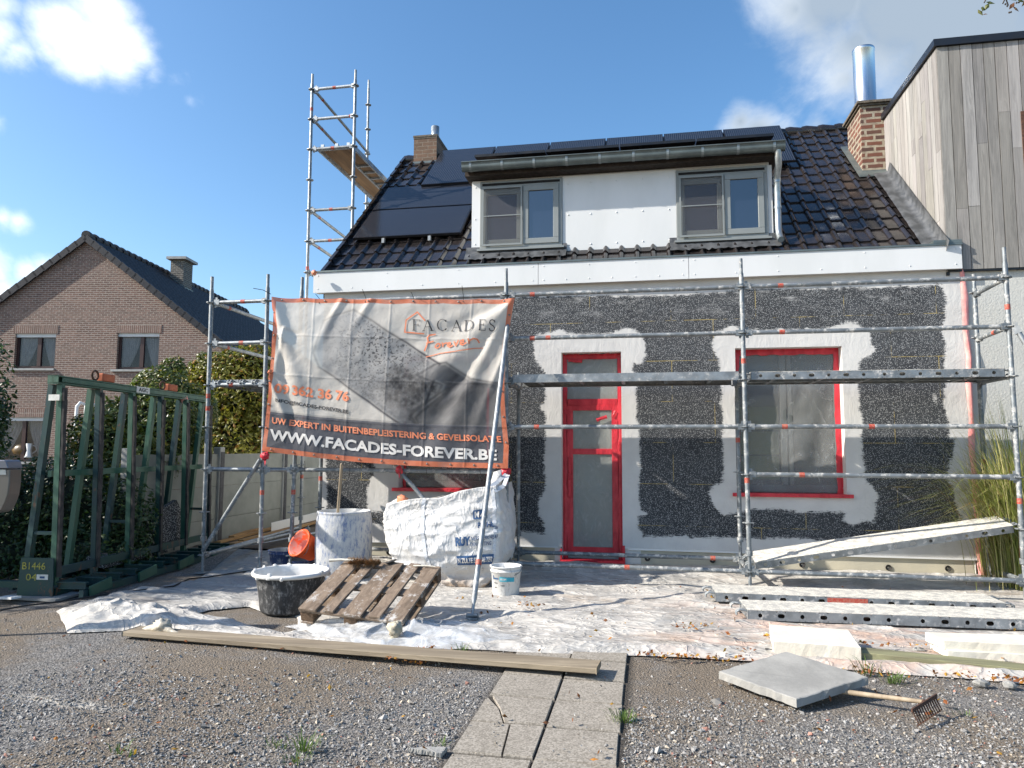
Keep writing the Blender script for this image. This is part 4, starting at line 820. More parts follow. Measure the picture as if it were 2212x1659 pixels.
def m_thin():
    g = G('thin window glass', .02, 0, .8); g.col((.05, .06, .07)); tr = g.N.new('ShaderNodeBsdfTransparent'); mx = g.N.new('ShaderNodeMixShader'); mx.inputs[0].default_value = .30
    g.L.new(tr.outputs[0], mx.inputs[1]); g.L.new(g.b.outputs[0], mx.inputs[2]); g.L.new(mx.outputs[0], g.N['Material Output'].inputs[0]); return g.m
M['glass_thin'] = m_thin()
# ============================================================ pink brown brick house on the left
A0 = dep(190, 512, 23); YB = R_(9.0)
bx = np.array([math.cos(YB), math.sin(YB), 0]); by = np.array([-math.sin(YB), math.cos(YB), 0])
HB = np.array([A0[0], A0[1], 0])
def hb(u, v, z): return tuple(HB+bx*u+by*v+np.array([0, 0, z]))
def hpix(x, y): # pixel on the gable plane -> (u, z)
    d = CR*(x-1106)/F_PX-CU*(y-829.5)/F_PX+CF; t = ((HB-CAM)@by)/(d@by); p = CAM+d*t; return (p-HB)@bx, p[2]
apz = hpix(190, 516)[1]; eR = hpix(511, 766); eL = (-eR[0]-.0, eR[1])
bh = thing('brick_house', 'two storey pink brown brick house with dark blue tiled saddle roof', 'house', tuple(HB))
slope = (apz-eR[1])/eR[0]; EL = -5.6; zL = apz+slope*EL; DEPTH = 13
wins = [(z1(120, 903), z1(415, 1182)), (z1(905, 898), z1(1212, 1190)), (z1(-90, 1545), z1(362, 1900))]
WR = []
for a, b in wins:
    u0, zt = hpix(*a); u1, zb = hpix(*b); WR.append((u0, u1, zb, zt))
def gable():
    V = []; F_ = []; us = sorted({EL, eR[0], 0.0, *[w[0] for w in WR], *[w[1] for w in WR]})
    us2 = []
    for a, b in zip(us[:-1], us[1:]):
        hs = [(w[2], w[3]) for w in WR if w[0] <= a+1e-6 and w[1] >= b-1e-6]; hs.sort(); z = -.3
        for h0, h1 in hs+[(None, None)]:
            if h0 is None:
                ta, tb = apz-slope*abs(a), apz-slope*abs(b)
            else: ta = tb = h0
            o = len(V); V += [hb(a, 0, z), hb(b, 0, z), hb(b, 0, tb), hb(a, 0, ta)]; F_.append((o, o+1, o+2, o+3))
            if h0 is not None: z = h1
    return V, F_
gm = MB(); V_, F_ = gable(); gm.add(V_, F_)
gm.quad(hb(eR[0], 0, -.3), hb(eR[0], DEPTH, -.3), hb(eR[0], DEPTH, eR[1]-.1), hb(eR[0], 0, eR[1]-.1)); gm.quad(hb(EL, DEPTH, -.3), hb(EL, 0, -.3), hb(EL, 0, zL), hb(EL, DEPTH, zL))
gwall = gm.build('gable_wall', M['brick_house'], bh, origin=None)
gwall.data.materials[0] = M['brick_house']
for (u0, u1, zb, zt) in WR:
    s = MB(); s.hexa([hb(u0-.06, -.012, zt), hb(u1+.06, -.012, zt), hb(u1+.06, .02, zt), hb(u0-.06, .02, zt), hb(u0-.06, -.012, zt+.27), hb(u1+.06, -.012, zt+.27), hb(u1+.06, .02, zt+.27), hb(u0-.06, .02, zt+.27)]); s.build('lintel', M['soldier'], gwall)
    s = MB()
    for a, b in ((u0, u0), (u1, u1)): s.quad(hb(a, 0, zb), hb(a, .16, zb), hb(a, .16, zt), hb(a, 0, zt))
    s.quad(hb(u0, 0, zt), hb(u1, 0, zt), hb(u1, .16, zt), hb(u0, .16, zt)); s.build('reveal', M['brick_house'], gwall)
    def hbx(mb, a, b, v0, v1, c, d): mb.hexa([hb(a, v0, c), hb(b, v0, c), hb(b, v1, c), hb(a, v1, c), hb(a, v0, d), hb(b, v0, d), hb(b, v1, d), hb(a, v1, d)])
    s = MB(); t = .07; um = u0+(u1-u0)*.56
    hbx(s, u0, u0+t, .10, .16, zb+.06, zt); hbx(s, u1-t*.4, u1, .10, .16, zb+.06, zt); hbx(s, u0+t, u1-t*.4, .10, .16, zb+.06, zb+.06+t); hbx(s, um-.06, um+.06, .09, .16, zb+.06+t, zt-.1); wn = s.build('window', M['brown_frame'], bh)
    s = MB(); hbx(s, u0, u1, .05, .16, zt-.11, zt-.001); s.build('shutter_box', M['white_panel'], wn)
    s = MB(); hbx(s, u0+t, u1-.03, .13, .14, zb+.1, zt-.1); s.build('glass', M['glass_thin'], wn)
    cu = MB(); cu.smooth = True; W_ = u1-u0
    for (ua, ub, fa, fb) in ((u0+.06, um-.08, 0., .35), (um+.06, u1-.05, .45, 1.)):
        n = 36; vs_ = []
        for i in range(n+1):
            t_ = i/n; u = ua+(ub-ua)*t_
            for j in range(9):
                s_ = j/8; # gathered towards one side near the sill
                g_ = (1-.55*s_**1.4); uu_ = (ua+(u-ua)*g_) if fa == 0. else (ub-(ub-u)*g_); vs_.append(hb(uu_, .20+.02*math.sin(t_*48), zt-.1-(zt-zb-.25)*s_))
        cu.add(vs_, [(9*i+j, 9*i+9+j, 9*i+10+j, 9*i+1+j) for i in range(n) for j in range(8)])
    cu.build('curtain', M['curtain'], wn)
    s = MB(); hbx(s, u0, u1, .9, .92, zb, zt); s.build('room', simple('dim room', (.05, .055, .06), (.09, .10, .11), 1.2, .9), wn)
    s = MB(); hbx(s, u0-.14, u1+.02, -.06, .15, zb-.02, zb+.045); s.build('sill', M['concrete'], wn)
# items on the sill of the lower window
lw_ = WR[2]
jug = MB(); cj = hb(*[hpix(*z2(155, 620))[0]], .5, 0) if False else None
u_, z_ = hpix(*z2(152, 640)); jug.lathe(hb(u_, .17, z_-.02), [(.0, 0), (.13, .0), (.10, .06), (.07, .22), (.10, .42), (.095, .44)], 16); jug.tube([hb(u_+.08, .17, z_+.36), hb(u_+.22, .17, z_+.33), hb(u_+.24, .17, z_+.2), hb(u_+.10, .17, z_+.1)], .02, 8)
tag(jug.build('jug', M['white_panel'], origin=hb(u_, .17, z_-.02)), 'white jug with a handle on the lower window sill of the brick house', 'jug')
u_, z_ = hpix(*z2(95, 640)); pot = MB(); pot.lathe(hb(u_, .45, z_-.03), [(0, 0), (.2, 0), (.36, .12), (.40, .25), (.3, .42), (.2, .46)], 18)
tag(pot.build('plant_pot', simple('brown copper pot', (.16, .09, .02), (.07, .045, .02), 9, .35), origin=hb(u_, .45, z_-.03)), 'round brown pot behind the jug in the brick house window', 'plant pot')
# roof of the brick house
def slope_mesh(side):
    n = 46; m = 22; V = []; uu = np.linspace(0, DEPTH, n*4+1); ue = (eR[0]+.25) if side > 0 else (EL-.2)
    vs_ = []
    for j in range(m):
        for e in (0, 1):
            t = (j+e*.999)/m; u = ue*t; zb = apz+.05-slope*abs(u); h = .03 if e else .0
            for k, v in enumerate(uu): vs_.append((u, v-.12, zb+h*1.5+(0, .02, .055, .03)[k % 4]))
    W2 = len(uu); P = np.array([hb(*q) for q in vs_]); i = np.arange(W2-1)[None, :]+np.arange(2*m-1)[:, None]*W2; Fq = np.stack([i, i+1, i+W2+1, i+W2], -1).reshape(-1, 4)
    return P, Fq
broof = None
for s_ in (1, -1):
    P, Fq = slope_mesh(s_); o_ = np_mesh('roof_slope', P, Fq, M['tiles_far'], bh, True); broof = broof or o_
rd = MB(); nr = 34
for i in range(nr): v0 = -.12+DEPTH*i/nr; rd.tube([hb(0, v0, apz+.09), hb(0, v0+.1, apz+.10), hb(0, v0+DEPTH/nr+.05, apz+.06)], [.15, .15, .11], 10)
rd.build('ridge_tiles', M['tiles_far'], broof)
vgl = MB(); nv = 22
for s_, ue in ((1, eR[0]+.2), (-1, EL-.1)):
    for i in range(nv):
        ua, ub = ue*i/nv, ue*(i+1.12)/nv; vgl.bar(hb(ua, -.11, apz+.02-slope*abs(ua)), hb(ub, -.11, apz-.01-slope*abs(ub)), .07, .20)
vgl.build('verge_tiles', M['tiles_far'], broof)
# its chimney stands on the right slope
def hslope(x, y):
    d = CR*(x-1106)/F_PX-CU*(y-829.5)/F_PX+CF; n = np.array([0, 0, 1.])+slope*bx; t = (apz-(CAM-HB)@n)/(d@n); q = CAM+d*t-HB; return q@bx, q@by
ub, vf = hslope(*z1(1402, 565))
def uat(x, y, v):
    d = CR*(x-1106)/F_PX-CU*(y-829.5)/F_PX+CF; t = ((HB+by*v-CAM)@by)/(d@by); return (CAM+d*t-HB)@bx
def vat(x, y, u):
    d = CR*(x-1106)/F_PX-CU*(y-829.5)/F_PX+CF; t = ((HB+bx*u-CAM)@bx)/(d@bx); return (CAM+d*t-HB)@by
ua = uat(*z1(1310, 400), vf); vbk = vat(*z1(1480, 400), ub)
def zat(x, y, v):
    d = CR*(x-1106)/F_PX-CU*(y-829.5)/F_PX+CF; t = ((HB+by*v-CAM)@by)/(d@by); return (CAM+d*t)[2]
zt_ = zat(*z1(1340, 335), vf)
def hexh(mb, u0, u1, v0, v1, z0, z1q): mb.hexa([hb(u0, v0, z0), hb(u1, v0, z0), hb(u1, v1, z0), hb(u0, v1, z0), hb(u0, v0, z1q), hb(u1, v0, z1q), hb(u1, v1, z1q), hb(u0, v1, z1q)])
k = MB(); hexh(k, ua, ub, vf, vbk, 4.5, zt_); bc = k.build('chimney', M['brick_grey'], bh)
k = MB(); hexh(k, ua-.12, ub+.14, vf-.13, vbk+.13, zt_, zt_+.10); k.build('cap', M['concrete'], bc)
k = MB(); k.bar(hb(ua-.03, vf-.02, apz-slope*ua+.06), hb(ub+.05, vf-.02, apz-slope*ub+.03), .08, .16); k.bar(hb(ub+.03, vf-.05, apz-slope*ub+.03), hb(ub+.03, vbk, apz-slope*ub+.03), .08, .16); k.build('flashing', M['zinc'], bc)
# white bent vent pipes and a downpipe on the gable
for k_, zx in enumerate((505, 560)):
    u_, z_ = hpix(*z2(zx, 335)); mb = MB(); mb.tube([hb(u_+.10, -.02, z_+.05), hb(u_+.04, -.20, z_+.12), hb(u_-.04, -.22, z_), hb(u_-.06, -.22, z_-1.2)], .055, 10); mb.build('vent_pipe', M['white_panel'], bh)
mb = MB(); mb.tube([hb(eR[0]-.12, -.06, eR[1]-.2), hb(eR[0]-.12, -.06, 0)], .045, 10); mb.tube([hb(eR[0]+.16, -.15, eR[1]-.12), hb(eR[0]+.16, DEPTH, eR[1]-.12)], .07, 10); mb.build('downpipe', M['zinc'], bh)
# ============================================================ scaffolding
ZR = .21     # height of the lowest ring
def lean_pt(x, y, z, lx=0): return (x+lx*(z-ZR), y, z)
class Scaf:
    def __init__(s, root, dirty=True): s.root = root; s.m = M['galv_dirty'] if dirty else M['galv']
    def post(s, x, y, z0, z1_, rings, foot=True, lx=0., m=None, marks=()):
        mb = MB(); top = lean_pt(x, y, z1_, lx); P = [lean_pt(x, y, z0+.22 if foot else z0, lx), lean_pt(x, y, z1_-.17, lx), lean_pt(x, y, z1_-.15, lx), top]
        mb.tube(P, [.0242, .0242, .019, .019], 12); o = mb.build('standard', m or s.m, s.root)
        if foot:
            f = MB(); fz = float(gz(x, y)); f.tube([lean_pt(x, y, fz+.01, lx), lean_pt(x, y, z0+.23, lx)], .0185, 10); f.tube([lean_pt(x, y, z0+.16, lx), lean_pt(x, y, z0+.215, lx)], .036, 8); f.box(x-.07+lx*(fz-ZR), x+.07+lx*(fz-ZR), y-.07, y+.07, fz+.004, fz+.012); f.build('base_jack', s.m, o)
        for z in rings:
            q = Vector(lean_pt(x, y, z, lx)); r = MB(); n = 8
            for k in range(n):       # a ring plate with gaps at the wedges
                a0 = 2*math.pi*k/n; a1 = 2*math.pi*(k+1)/n
                P4 = [(.026, a0), (.060, a0+.08), (.060, a1-.08), (.026, a1)]
                r.prism([(q.x+rr*math.cos(a), q.y+rr*math.sin(a), q.z-.005) for rr, a in P4], (0, 0, .009))
            r.build('rosette', s.m, o)
        for z in marks:
            r = MB(); r.tube([lean_pt(x, y, z, lx), lean_pt(x, y, z+.055, lx)], .0252, 12, cap=False); r.build('red_mark', M['red_mark'], o)
        return o
    def ledger(s, a, b, name='ledger', r=.0242, gap=.03, wedge=True, marks=(), m=None):
        a = Vector(a); b = Vector(b); d = (b-a).normalized(); p = a+d*gap; q = b-d*gap; mb = MB(); mb.tube([p+d*.04, q-d*.04], r, 12)
        if wedge:
            for e, sg in ((p, 1), (q, -1)):
                mb.bar(e-d*.012*sg, e+d*.055*sg, .05, .062); mb.bar(e+d*.005*sg+Vector((0, 0, .062)), e+d*.005*sg-Vector((0, 0, .055)), .008, .03, up=d)
        o = mb.build(name, m or s.m, s.root)
        L = (b-a).length
        for t in marks: k = MB(); k.tube([a+d*(t*L), a+d*(t*L+.055)], r+.0012, 12, cap=False); k.build('red_mark', M['red_mark'], o)
        return o
def plate_holes(mb, P0, ex, ez, L, H, holes, hr=.022):
    """flat strip L x H with real octagonal holes at the given positions (fraction of L, half length factor)"""
    P0 = Vector(P0); ex = Vector(ex); ez = Vector(ez); cur = 0
    pt = lambda u, v: P0+ex*u+ez*v
    for (c, wf) in holes:
        w = hr*wf; u0, u1 = c-w-.01, c+w+.01
        if u0 > cur: mb.quad(pt(cur, 0), pt(u0, 0), pt(u0, H), pt(cur, H))
        n = 16; ring = []; outer = []
        for k in range(n):
            a = 2*math.pi*(k+.5)/n; cx_, sy_ = math.cos(a), math.sin(a)
            ring.append(pt(c+(w-hr)*(1 if cx_ > 0 else -1)+hr*cx_, H/2+hr*sy_)); m_ = max(abs(cx_), abs(sy_)); outer.append(pt(c+(w+.01)*cx_/m_, H/2+H/2*sy_/m_))
        mb.add(ring+outer, [(k, n+k, n+(k+1) % n, (k+1) % n) for k in range(n)]); cur = u1
    if cur < L: mb.quad(pt(cur, 0), pt(L, 0), pt(L, H), pt(cur, H))
def steel_deck(L, w=.32, h=.075, holes=True):
    """steel scaffold plank along +x, top at z = h, local coordinates; returns list of (name, MB, material)"""
    out = []; t = MB(); top = h
    t.box(0, L, 0, w, top-.004, top); out.append(('top_plate', t, M['deck']))
    s = MB(); hp = []
    if holes:
        for base in (.10, L-.10-6*.17):
            for k in range(7): hp.append((base+k*.17, 1.6 if k % 2 else .95))
    hp = [(c, f) for c, f in hp if .06 < c < L-.06]
    plate_holes(s, (0, 0, 0), (1, 0, 0), (0, 0, 1), L, h-.0045, sorted(hp), .0175); plate_holes(s, (0, w, 0), (1, 0, 0), (0, 0, 1), L, h-.0045, sorted(hp), .0175)
    s.box(0, L, .001, .028, 0, .003); s.box(0, L, w-.028, w-.001, 0, .003); s.box(0, .004, 0, w, 0, h-.005); s.box(L-.004, L, 0, w, 0, h-.005)
    for k in range(5): s.box(L*(k+.5)/5-.02, L*(k+.5)/5+.02, .03, w-.03, .004, .02)
    out.append(('side_rail', s, M['galv']))
    hk = MB()
    for x, sg in ((0, -1), (L, 1)):
        for y in (.07, w-.07):
            hk.tube([(x, y-.02, h-.02), (x+sg*.055, y-.02, h-.012), (x+sg*.085, y-.02, h-.03), (x+sg*.085, y-.02, h-.055)], .009, 6); hk.tube([(x, y+.02, h-.02), (x+sg*.055, y+.02, h-.012), (x+sg*.085, y+.02, h-.03), (x+sg*.085, y+.02, h-.055)], .009, 6); hk.tube([(x+sg*.085, y-.02, h-.04), (x+sg*.085, y+.02, h-.04)], .009, 6)
    out.append(('claw', hk, M['galv_dirty'])); return out
def place_local(parts, parent, Mx, name_first=None):
    first = None
    for nm, mb, mat in parts:
        mb.v = [tuple(Mx@Vector(q)) for q in mb.v]; o = mb.build(nm, mat, parent if first is None or name_first is None else first)
        if first is None: first = o
    return first
X0, X1, X2, X3 = -2.57, 0.0, 2.57, 5.13
fsc = thing('facade_scaffold', 'splattered steel tube scaffold running along the front of the white house', 'scaffold', (1.28, 0, 0))
S = Scaf(fsc); RG = [ZR+.5*k for k in range(7)]
S.post(X0, 0, ZR, 3.52, RG, lx=.012, marks=(.92,)); S.post(X1, 0, ZR, 3.52, RG, lx=-.006); S.post(X2, 0, ZR, 3.52, RG, lx=-.004, marks=(2.38, 1.12)); S.post(X3, 0, ZR, 3.52, RG, lx=-.004, m=M['galv_dirty'], marks=(2.88, .95))
S.post(X0, .73, ZR+.05, 2.38, RG[:5], lx=.0, marks=(1.05,)); S.post(X1, .73, ZR+.05, 2.40, RG[:5]); S.post(X2, .73, ZR+.05, 2.24, RG[:5], marks=(1.55,)); S.post(X3, .73, ZR+.05, 3.42, RG, marks=(1.32,))
def L2(i, j, k, **kw):
    X = (X0, X1, X2, X3); return S.ledger((X[i], 0, RG[k]), (X[j], 0, RG[k]), **kw)
for k in (6, 2): L2(0, 1, k, marks=(.06,) if k == 6 else ())
for k, mk in ((6, (.10,)), (5, (.10, .17)), (3, (.12,)), (0, (.5,))): L2(1, 2, k, marks=mk)
for k, mk in ((6, (.14,)), (5, (.14,)), (3, (.14, .47)), (2, (.20,)), (0, ())): L2(2, 3, k, marks=mk)
S.ledger((X1, .73, RG[0]+.02), (X2, .73, RG[0]+.02), marks=(.87,)); S.ledger((X0, .73, RG[0]), (X1, .73, RG[0]))
for x in (X0, X1, X2, X3):
    S.ledger((x, 0, RG[4]), (x, .73, RG[4]), 'transom')
for x in (X0, X2, X3): S.ledger((x, 0, RG[0]), (x, .73, RG[0]), 'transom')
for k in (6, 5): S.ledger((X3, 0, RG[k]), (X3, .73, RG[k]-.02), 'transom', marks=(.4,) if k == 5 else ())
# decks between the standards
tb = MB(); tb.box(X1+.06, X2-.06, .03, .038, RG[4]+.005, RG[4]+.092); tb.box(X1+.06, X2-.06, .68, .688, RG[4]+.005, RG[4]+.085); tb.box(X1+.06, X2-.06, .03, .065, RG[4]+.0, RG[4]+.004); tb.box(X1+.06, X2-.06, .655, .688, RG[4]+.0, RG[4]+.004)
lr = tb.build('deck_frame', M['galv'], fsc)
db = MB(); db.box(X1+.062, X2-.062, .039, .679, RG[4]+.055, RG[4]+.066); db.build('deck_board', M['ply'], lr)
for i in range(5): q = MB(); xx = X1+.3+i*.48; q.box(xx, xx+.04, .04, .678, RG[4]+.02, RG[4]+.054); q.build('cross_rib', M['galv'], lr)
for x in (X1+.05, X2-.05):
    q = MB()
    for y in (.12, .58): q.box(x-.05 if x < 1 else x-.01, x+.01 if x < 1 else x+.05, y-.03, y+.03, RG[4]-.02, RG[4]+.075)
    q.build('claw', M['galv'], lr)
for k in range(2):
    parts = steel_deck(2.44, .32, .085); place_local(parts, fsc, Matrix.Translation((X2+.065, .03+k*.34, RG[4]+.0)), 'deck')
parts = steel_deck(2.44, .32, .085); place_local(parts, fsc, Matrix.Translation((X0+.065, .03, RG[4]+.0)), 'deck'); parts = steel_deck(2.44, .32, .085); place_local(parts, fsc, Matrix.Translation((X0+.065, .37, RG[4]+.0)), 'deck')
# braces
def tube_obj(name, a, b, parent, m=None, r=.0242, marks=()):
    mb = MB(); mb.tube([a, b], r, 12); o = mb.build(name, m or M['galv'], parent); return o
S.ledger((X3+.02, -.05, RG[5]), (X3+.95, -.55, .15), 'raking_brace', m=M['galv'])
a_ = at(1035, 1140-1, 'y', .66); b0 = at(835, 985, 'y', -.02); b1 = at(925, 1088, 'y', -.02); dd_ = b1-b0
tube_obj('diagonal_brace', b0-dd_*1.2, b0+dd_*2.2, fsc, M['galv_dirty'])
# the long raking prop in front with its foot on the sheet
pb0 = np.array([.054, -1.80, .05]); pb1 = at(1097, 700, 'y', -.06)
rp = MB(); d_ = pb1-pb0; rp.tube([pb0, pb0+d_*.03, pb0+d_*.045, pb1], [.014, .015, .0242, .0242], 12); rp.tube([pb0+d_*.45, pb0+d_*1.0], .0262, 12); rp_o = rp.build('raking_prop', M['galv'], fsc)
k = MB(); k.tube([pb0+d_*.135, pb0+d_*.15], .0275, 12, cap=False); k.build('red_mark', M['red_mark'], rp_o)
k = MB(); k.box(pb0[0]-.05, pb0[0]+.05, pb0[1]-.045, pb0[1]+.045, .022, .034); k.tube([(pb0[0]-.05, pb0[1], .05), (pb0[0]+.05, pb0[1], .05)], .018, 8); k.build('prop_foot', M['galv_dirty'], rp_o)
# ---- tower scaffold at the left gable
tsc = thing('tower_scaffold', 'tall narrow scaffold tower rising past the left gable with a high wooden deck', 'scaffold', (-3.3, 2.4, 0))
T = Scaf(tsc, False); TA = (-3.59, -.17); TBp = (-2.86, -.17); T1 = (-3.66, 2.38); T2 = (-2.93, 2.38); T3 = (-3.75, 4.93); T4 = (-3.02, 4.93)
full = [ZR+.5*k for k in range(15)]
T.post(*TA, ZR, 3.53, full[:7], lx=-.010, marks=(1.9, 2.05), m=M['galv_dirty']); T.post(*TBp, ZR, 3.53, full[:7], lx=-.008, marks=(.92,), m=M['galv_dirty'])
T.post(*T1, ZR, 7.47, full, lx=-.004, marks=(6.85, 4.25, 1.9, 1.0)); T.post(*T2, ZR, 7.47, full, lx=-.003); T.post(*T3, ZR, 8.72, [ZR+.5*k for k in range(17)], lx=-.004, marks=(6.6,)); T.post(*T4, ZR, 5.6, full[:10])
def P3_(p, z): return (p[0], p[1], z)
for k in (6, 5, 4): T.ledger(P3_(TA, full[k]), P3_(TBp, full[k]), marks=(.5,) if k > 4 else (.35,))
T.ledger(P3_(TA, full[2]), P3_(TBp, full[2])); T.ledger(P3_(TBp, full[2]), (X0, 0, full[2]), gap=.02)
for k in (14, 13, 12, 10, 9): T.ledger(P3_(T1, full[k]), P3_(T2, full[k]), marks=(.45,) if k != 13 else (.85,), m=M['galv_clean'] if k > 12 else None)
for k in (14, 13, 10, 9, 8): T.ledger(P3_(T1, full[k]), P3_(T3, full[k]), marks=(.12,))
for k in (6, 5): T.ledger(P3_(TA, full[k]), P3_(T1, full[k]), marks=(.12,))
T.ledger(P3_(T3, full[12]), P3_(T4, full[10])); T.ledger(P3_(TBp, full[4]), P3_(T2, full[4]))
T.ledger(P3_(T2, full[5]+.05), (T2[0]-.42, T2[1], full[5]+.05), 'bracket', gap=.03)
T.ledger(P3_(TA, full[0]), P3_(T1, full[0]+.05)); T.ledger((TA[0], TA[1], full[0]), (TA[0]+.05, TA[1]+2.6, full[0]+.02), 'kick_tube')
tube_obj('diagonal_brace', P3_((TBp[0]-.02, TBp[1]-.04), full[2]+.12), P3_((TA[0]+.02, TA[1]-.04), full[0]+.05), tsc, M['galv_dirty'])
def wood_deck(x0, x1, y0, y1, z):
    f = MB(); f.box(x0, x0+.03, y0, y1, z, z+.08); f.box(x1-.03, x1, y0, y1, z, z+.08); f.box(x0+.03, x1-.03, y0, y0+.04, z+.02, z+.07); f.box(x0+.03, x1-.03, y1-.04, y1, z+.02, z+.07); fo = f.build('deck_frame', M['galv_clean'], tsc)
    q = MB(); q.box(x0+.031, x1-.031, y0+.041, y1-.041, z+.058, z+.069); q.build('deck_board', M['ply'], fo)
    q = MB(); q.box((x0+x1)/2+.02, (x0+x1)/2+.05, y0+.55, y1-.1, z+.02, z+.057)
    for i in range(6): yy = y0+.75+i*.28; q.box((x0+x1)/2+.051, x1-.031, yy, yy+.03, z+.02, z+.056)
    q.build('hatch_rib', M['galv_clean'], fo); q = MB()
    for y in (y0-.03, y1):
        for x in (x0+.06, x0+.3, x0+.5): q.box(x, x+.05, y, y+.03, z+.02, z+.1)
    q.build('claw', M['galv_clean'], fo)
wood_deck(-3.58, -2.97, 2.43, 4.86, full[12]-.02)
for k in range(2): parts = steel_deck(2.42, .30, .075); place_local(parts, tsc, Matrix.Translation((TA[0]+.33+k*.32, -.11, full[4]-.01))@Matrix.Rotation(R_(90), 4, 'Z'), 'deck')
# ---- loose scaffold planks
def loose_plank(p0, p1, w, h, label, flip=1, roll=0, grp=None):
    a = Vector(p0); b = Vector(p1); L = (b-a).length; ex = (b-a).normalized(); up = Vector((0, 0, 1)); ey = up.cross(ex).normalized(); ez = ex.cross(ey)
    Mx = Matrix((ex, ey, ez)).transposed().to_4x4(); Mx.translation = a; Mx = Mx@Matrix.Rotation(roll, 4, 'X')
    t = thing('scaffold_plank', label, 'plank', tuple(a), grp)
    for nm, mb, mat in steel_deck(L, w, h, True): mb.v = [tuple(Mx@Vector(q)) for q in mb.v]; mb.build(nm, mat, t)
    return t, Mx
t1, Mx1 = loose_plank((2.16, -.72, .035), (4.66, -.68, .035), .42, .085, 'plaster-covered steel plank lying on the sheet, the one with a red paint mark', grp='steel planks lying on the sheet')
k = MB(); k.box(1.0, 1.35, -.0035, -.001, .012, .074); k.v = [tuple(Mx1@Vector(q)) for q in k.v]; k.build('red_mark', M['red_mark'], t1)
loose_plank((2.36, -1.43, .035), (4.86, -1.31, .035), .42, .085, 'plaster-covered steel plank lying nearer the gravel with white boards in front of it', grp='steel planks lying on the sheet')
pa = at(*b4(362, 893), 'y', .08); pbb = at(*b4(2145, 640), 'y', .12)
lpt, Mx3 = loose_plank(tuple(pa), tuple(pbb), .32, .075, 'long steel plank leaning at a slant across the foot of the scaffold', roll=R_(12))
# small white clip on the base ledger
# ---- cable ties, red rags
def rag(name, c, s, label, mat, seed=0, tail=True):
    mb = MB(); mb.smooth = True; mb.blob(c, (s, s*.7, s*.9), seed, 10, 7, .9, 3.2)
    if tail: mb.smooth = False; q = Vector(c); mb.add([q+Vector((-s*.4, 0, -s*.3)), q+Vector((s*.5, 0, -s*.4)), q+Vector((s*.3, -s*.3, -s*2.3)), q+Vector((-s*.1, s*.1, -s*1.6))], [(0, 1, 2, 3)])
    return tag(mb.build(name, mat, origin=tuple(c)), label, 'tape')
rag('tape_knot', at(1093, 1021, 'y', -.06), .055, 'red tape knot tied round the post at the banner\'s lower right corner', M['red_tape'], 3)
rag('tape_knot', at(572, 985, 'y', -.24), .05, 'red tape knot round the post at the banner\'s lower left corner', M['red_tape'], 4)
rag('tape_knot', at(862, 1015, 'y', -.05), .045, 'red tape wound round the slanted brace under the banner', M['red_tape'], 5)
rag('tape_knot', at(577, 942, 'y', -.25) if False else at(583, 803, 'y', -.25), .025, 'small orange tape knot on the post left of the banner\'s phone number', M['orange_ink'], 6, False)
rag('tape_knot', at(679, 589, 'y', .86), .035, 'orange plastic knot at the left tip of the white fascia', M['orange_ink'], 7, False)
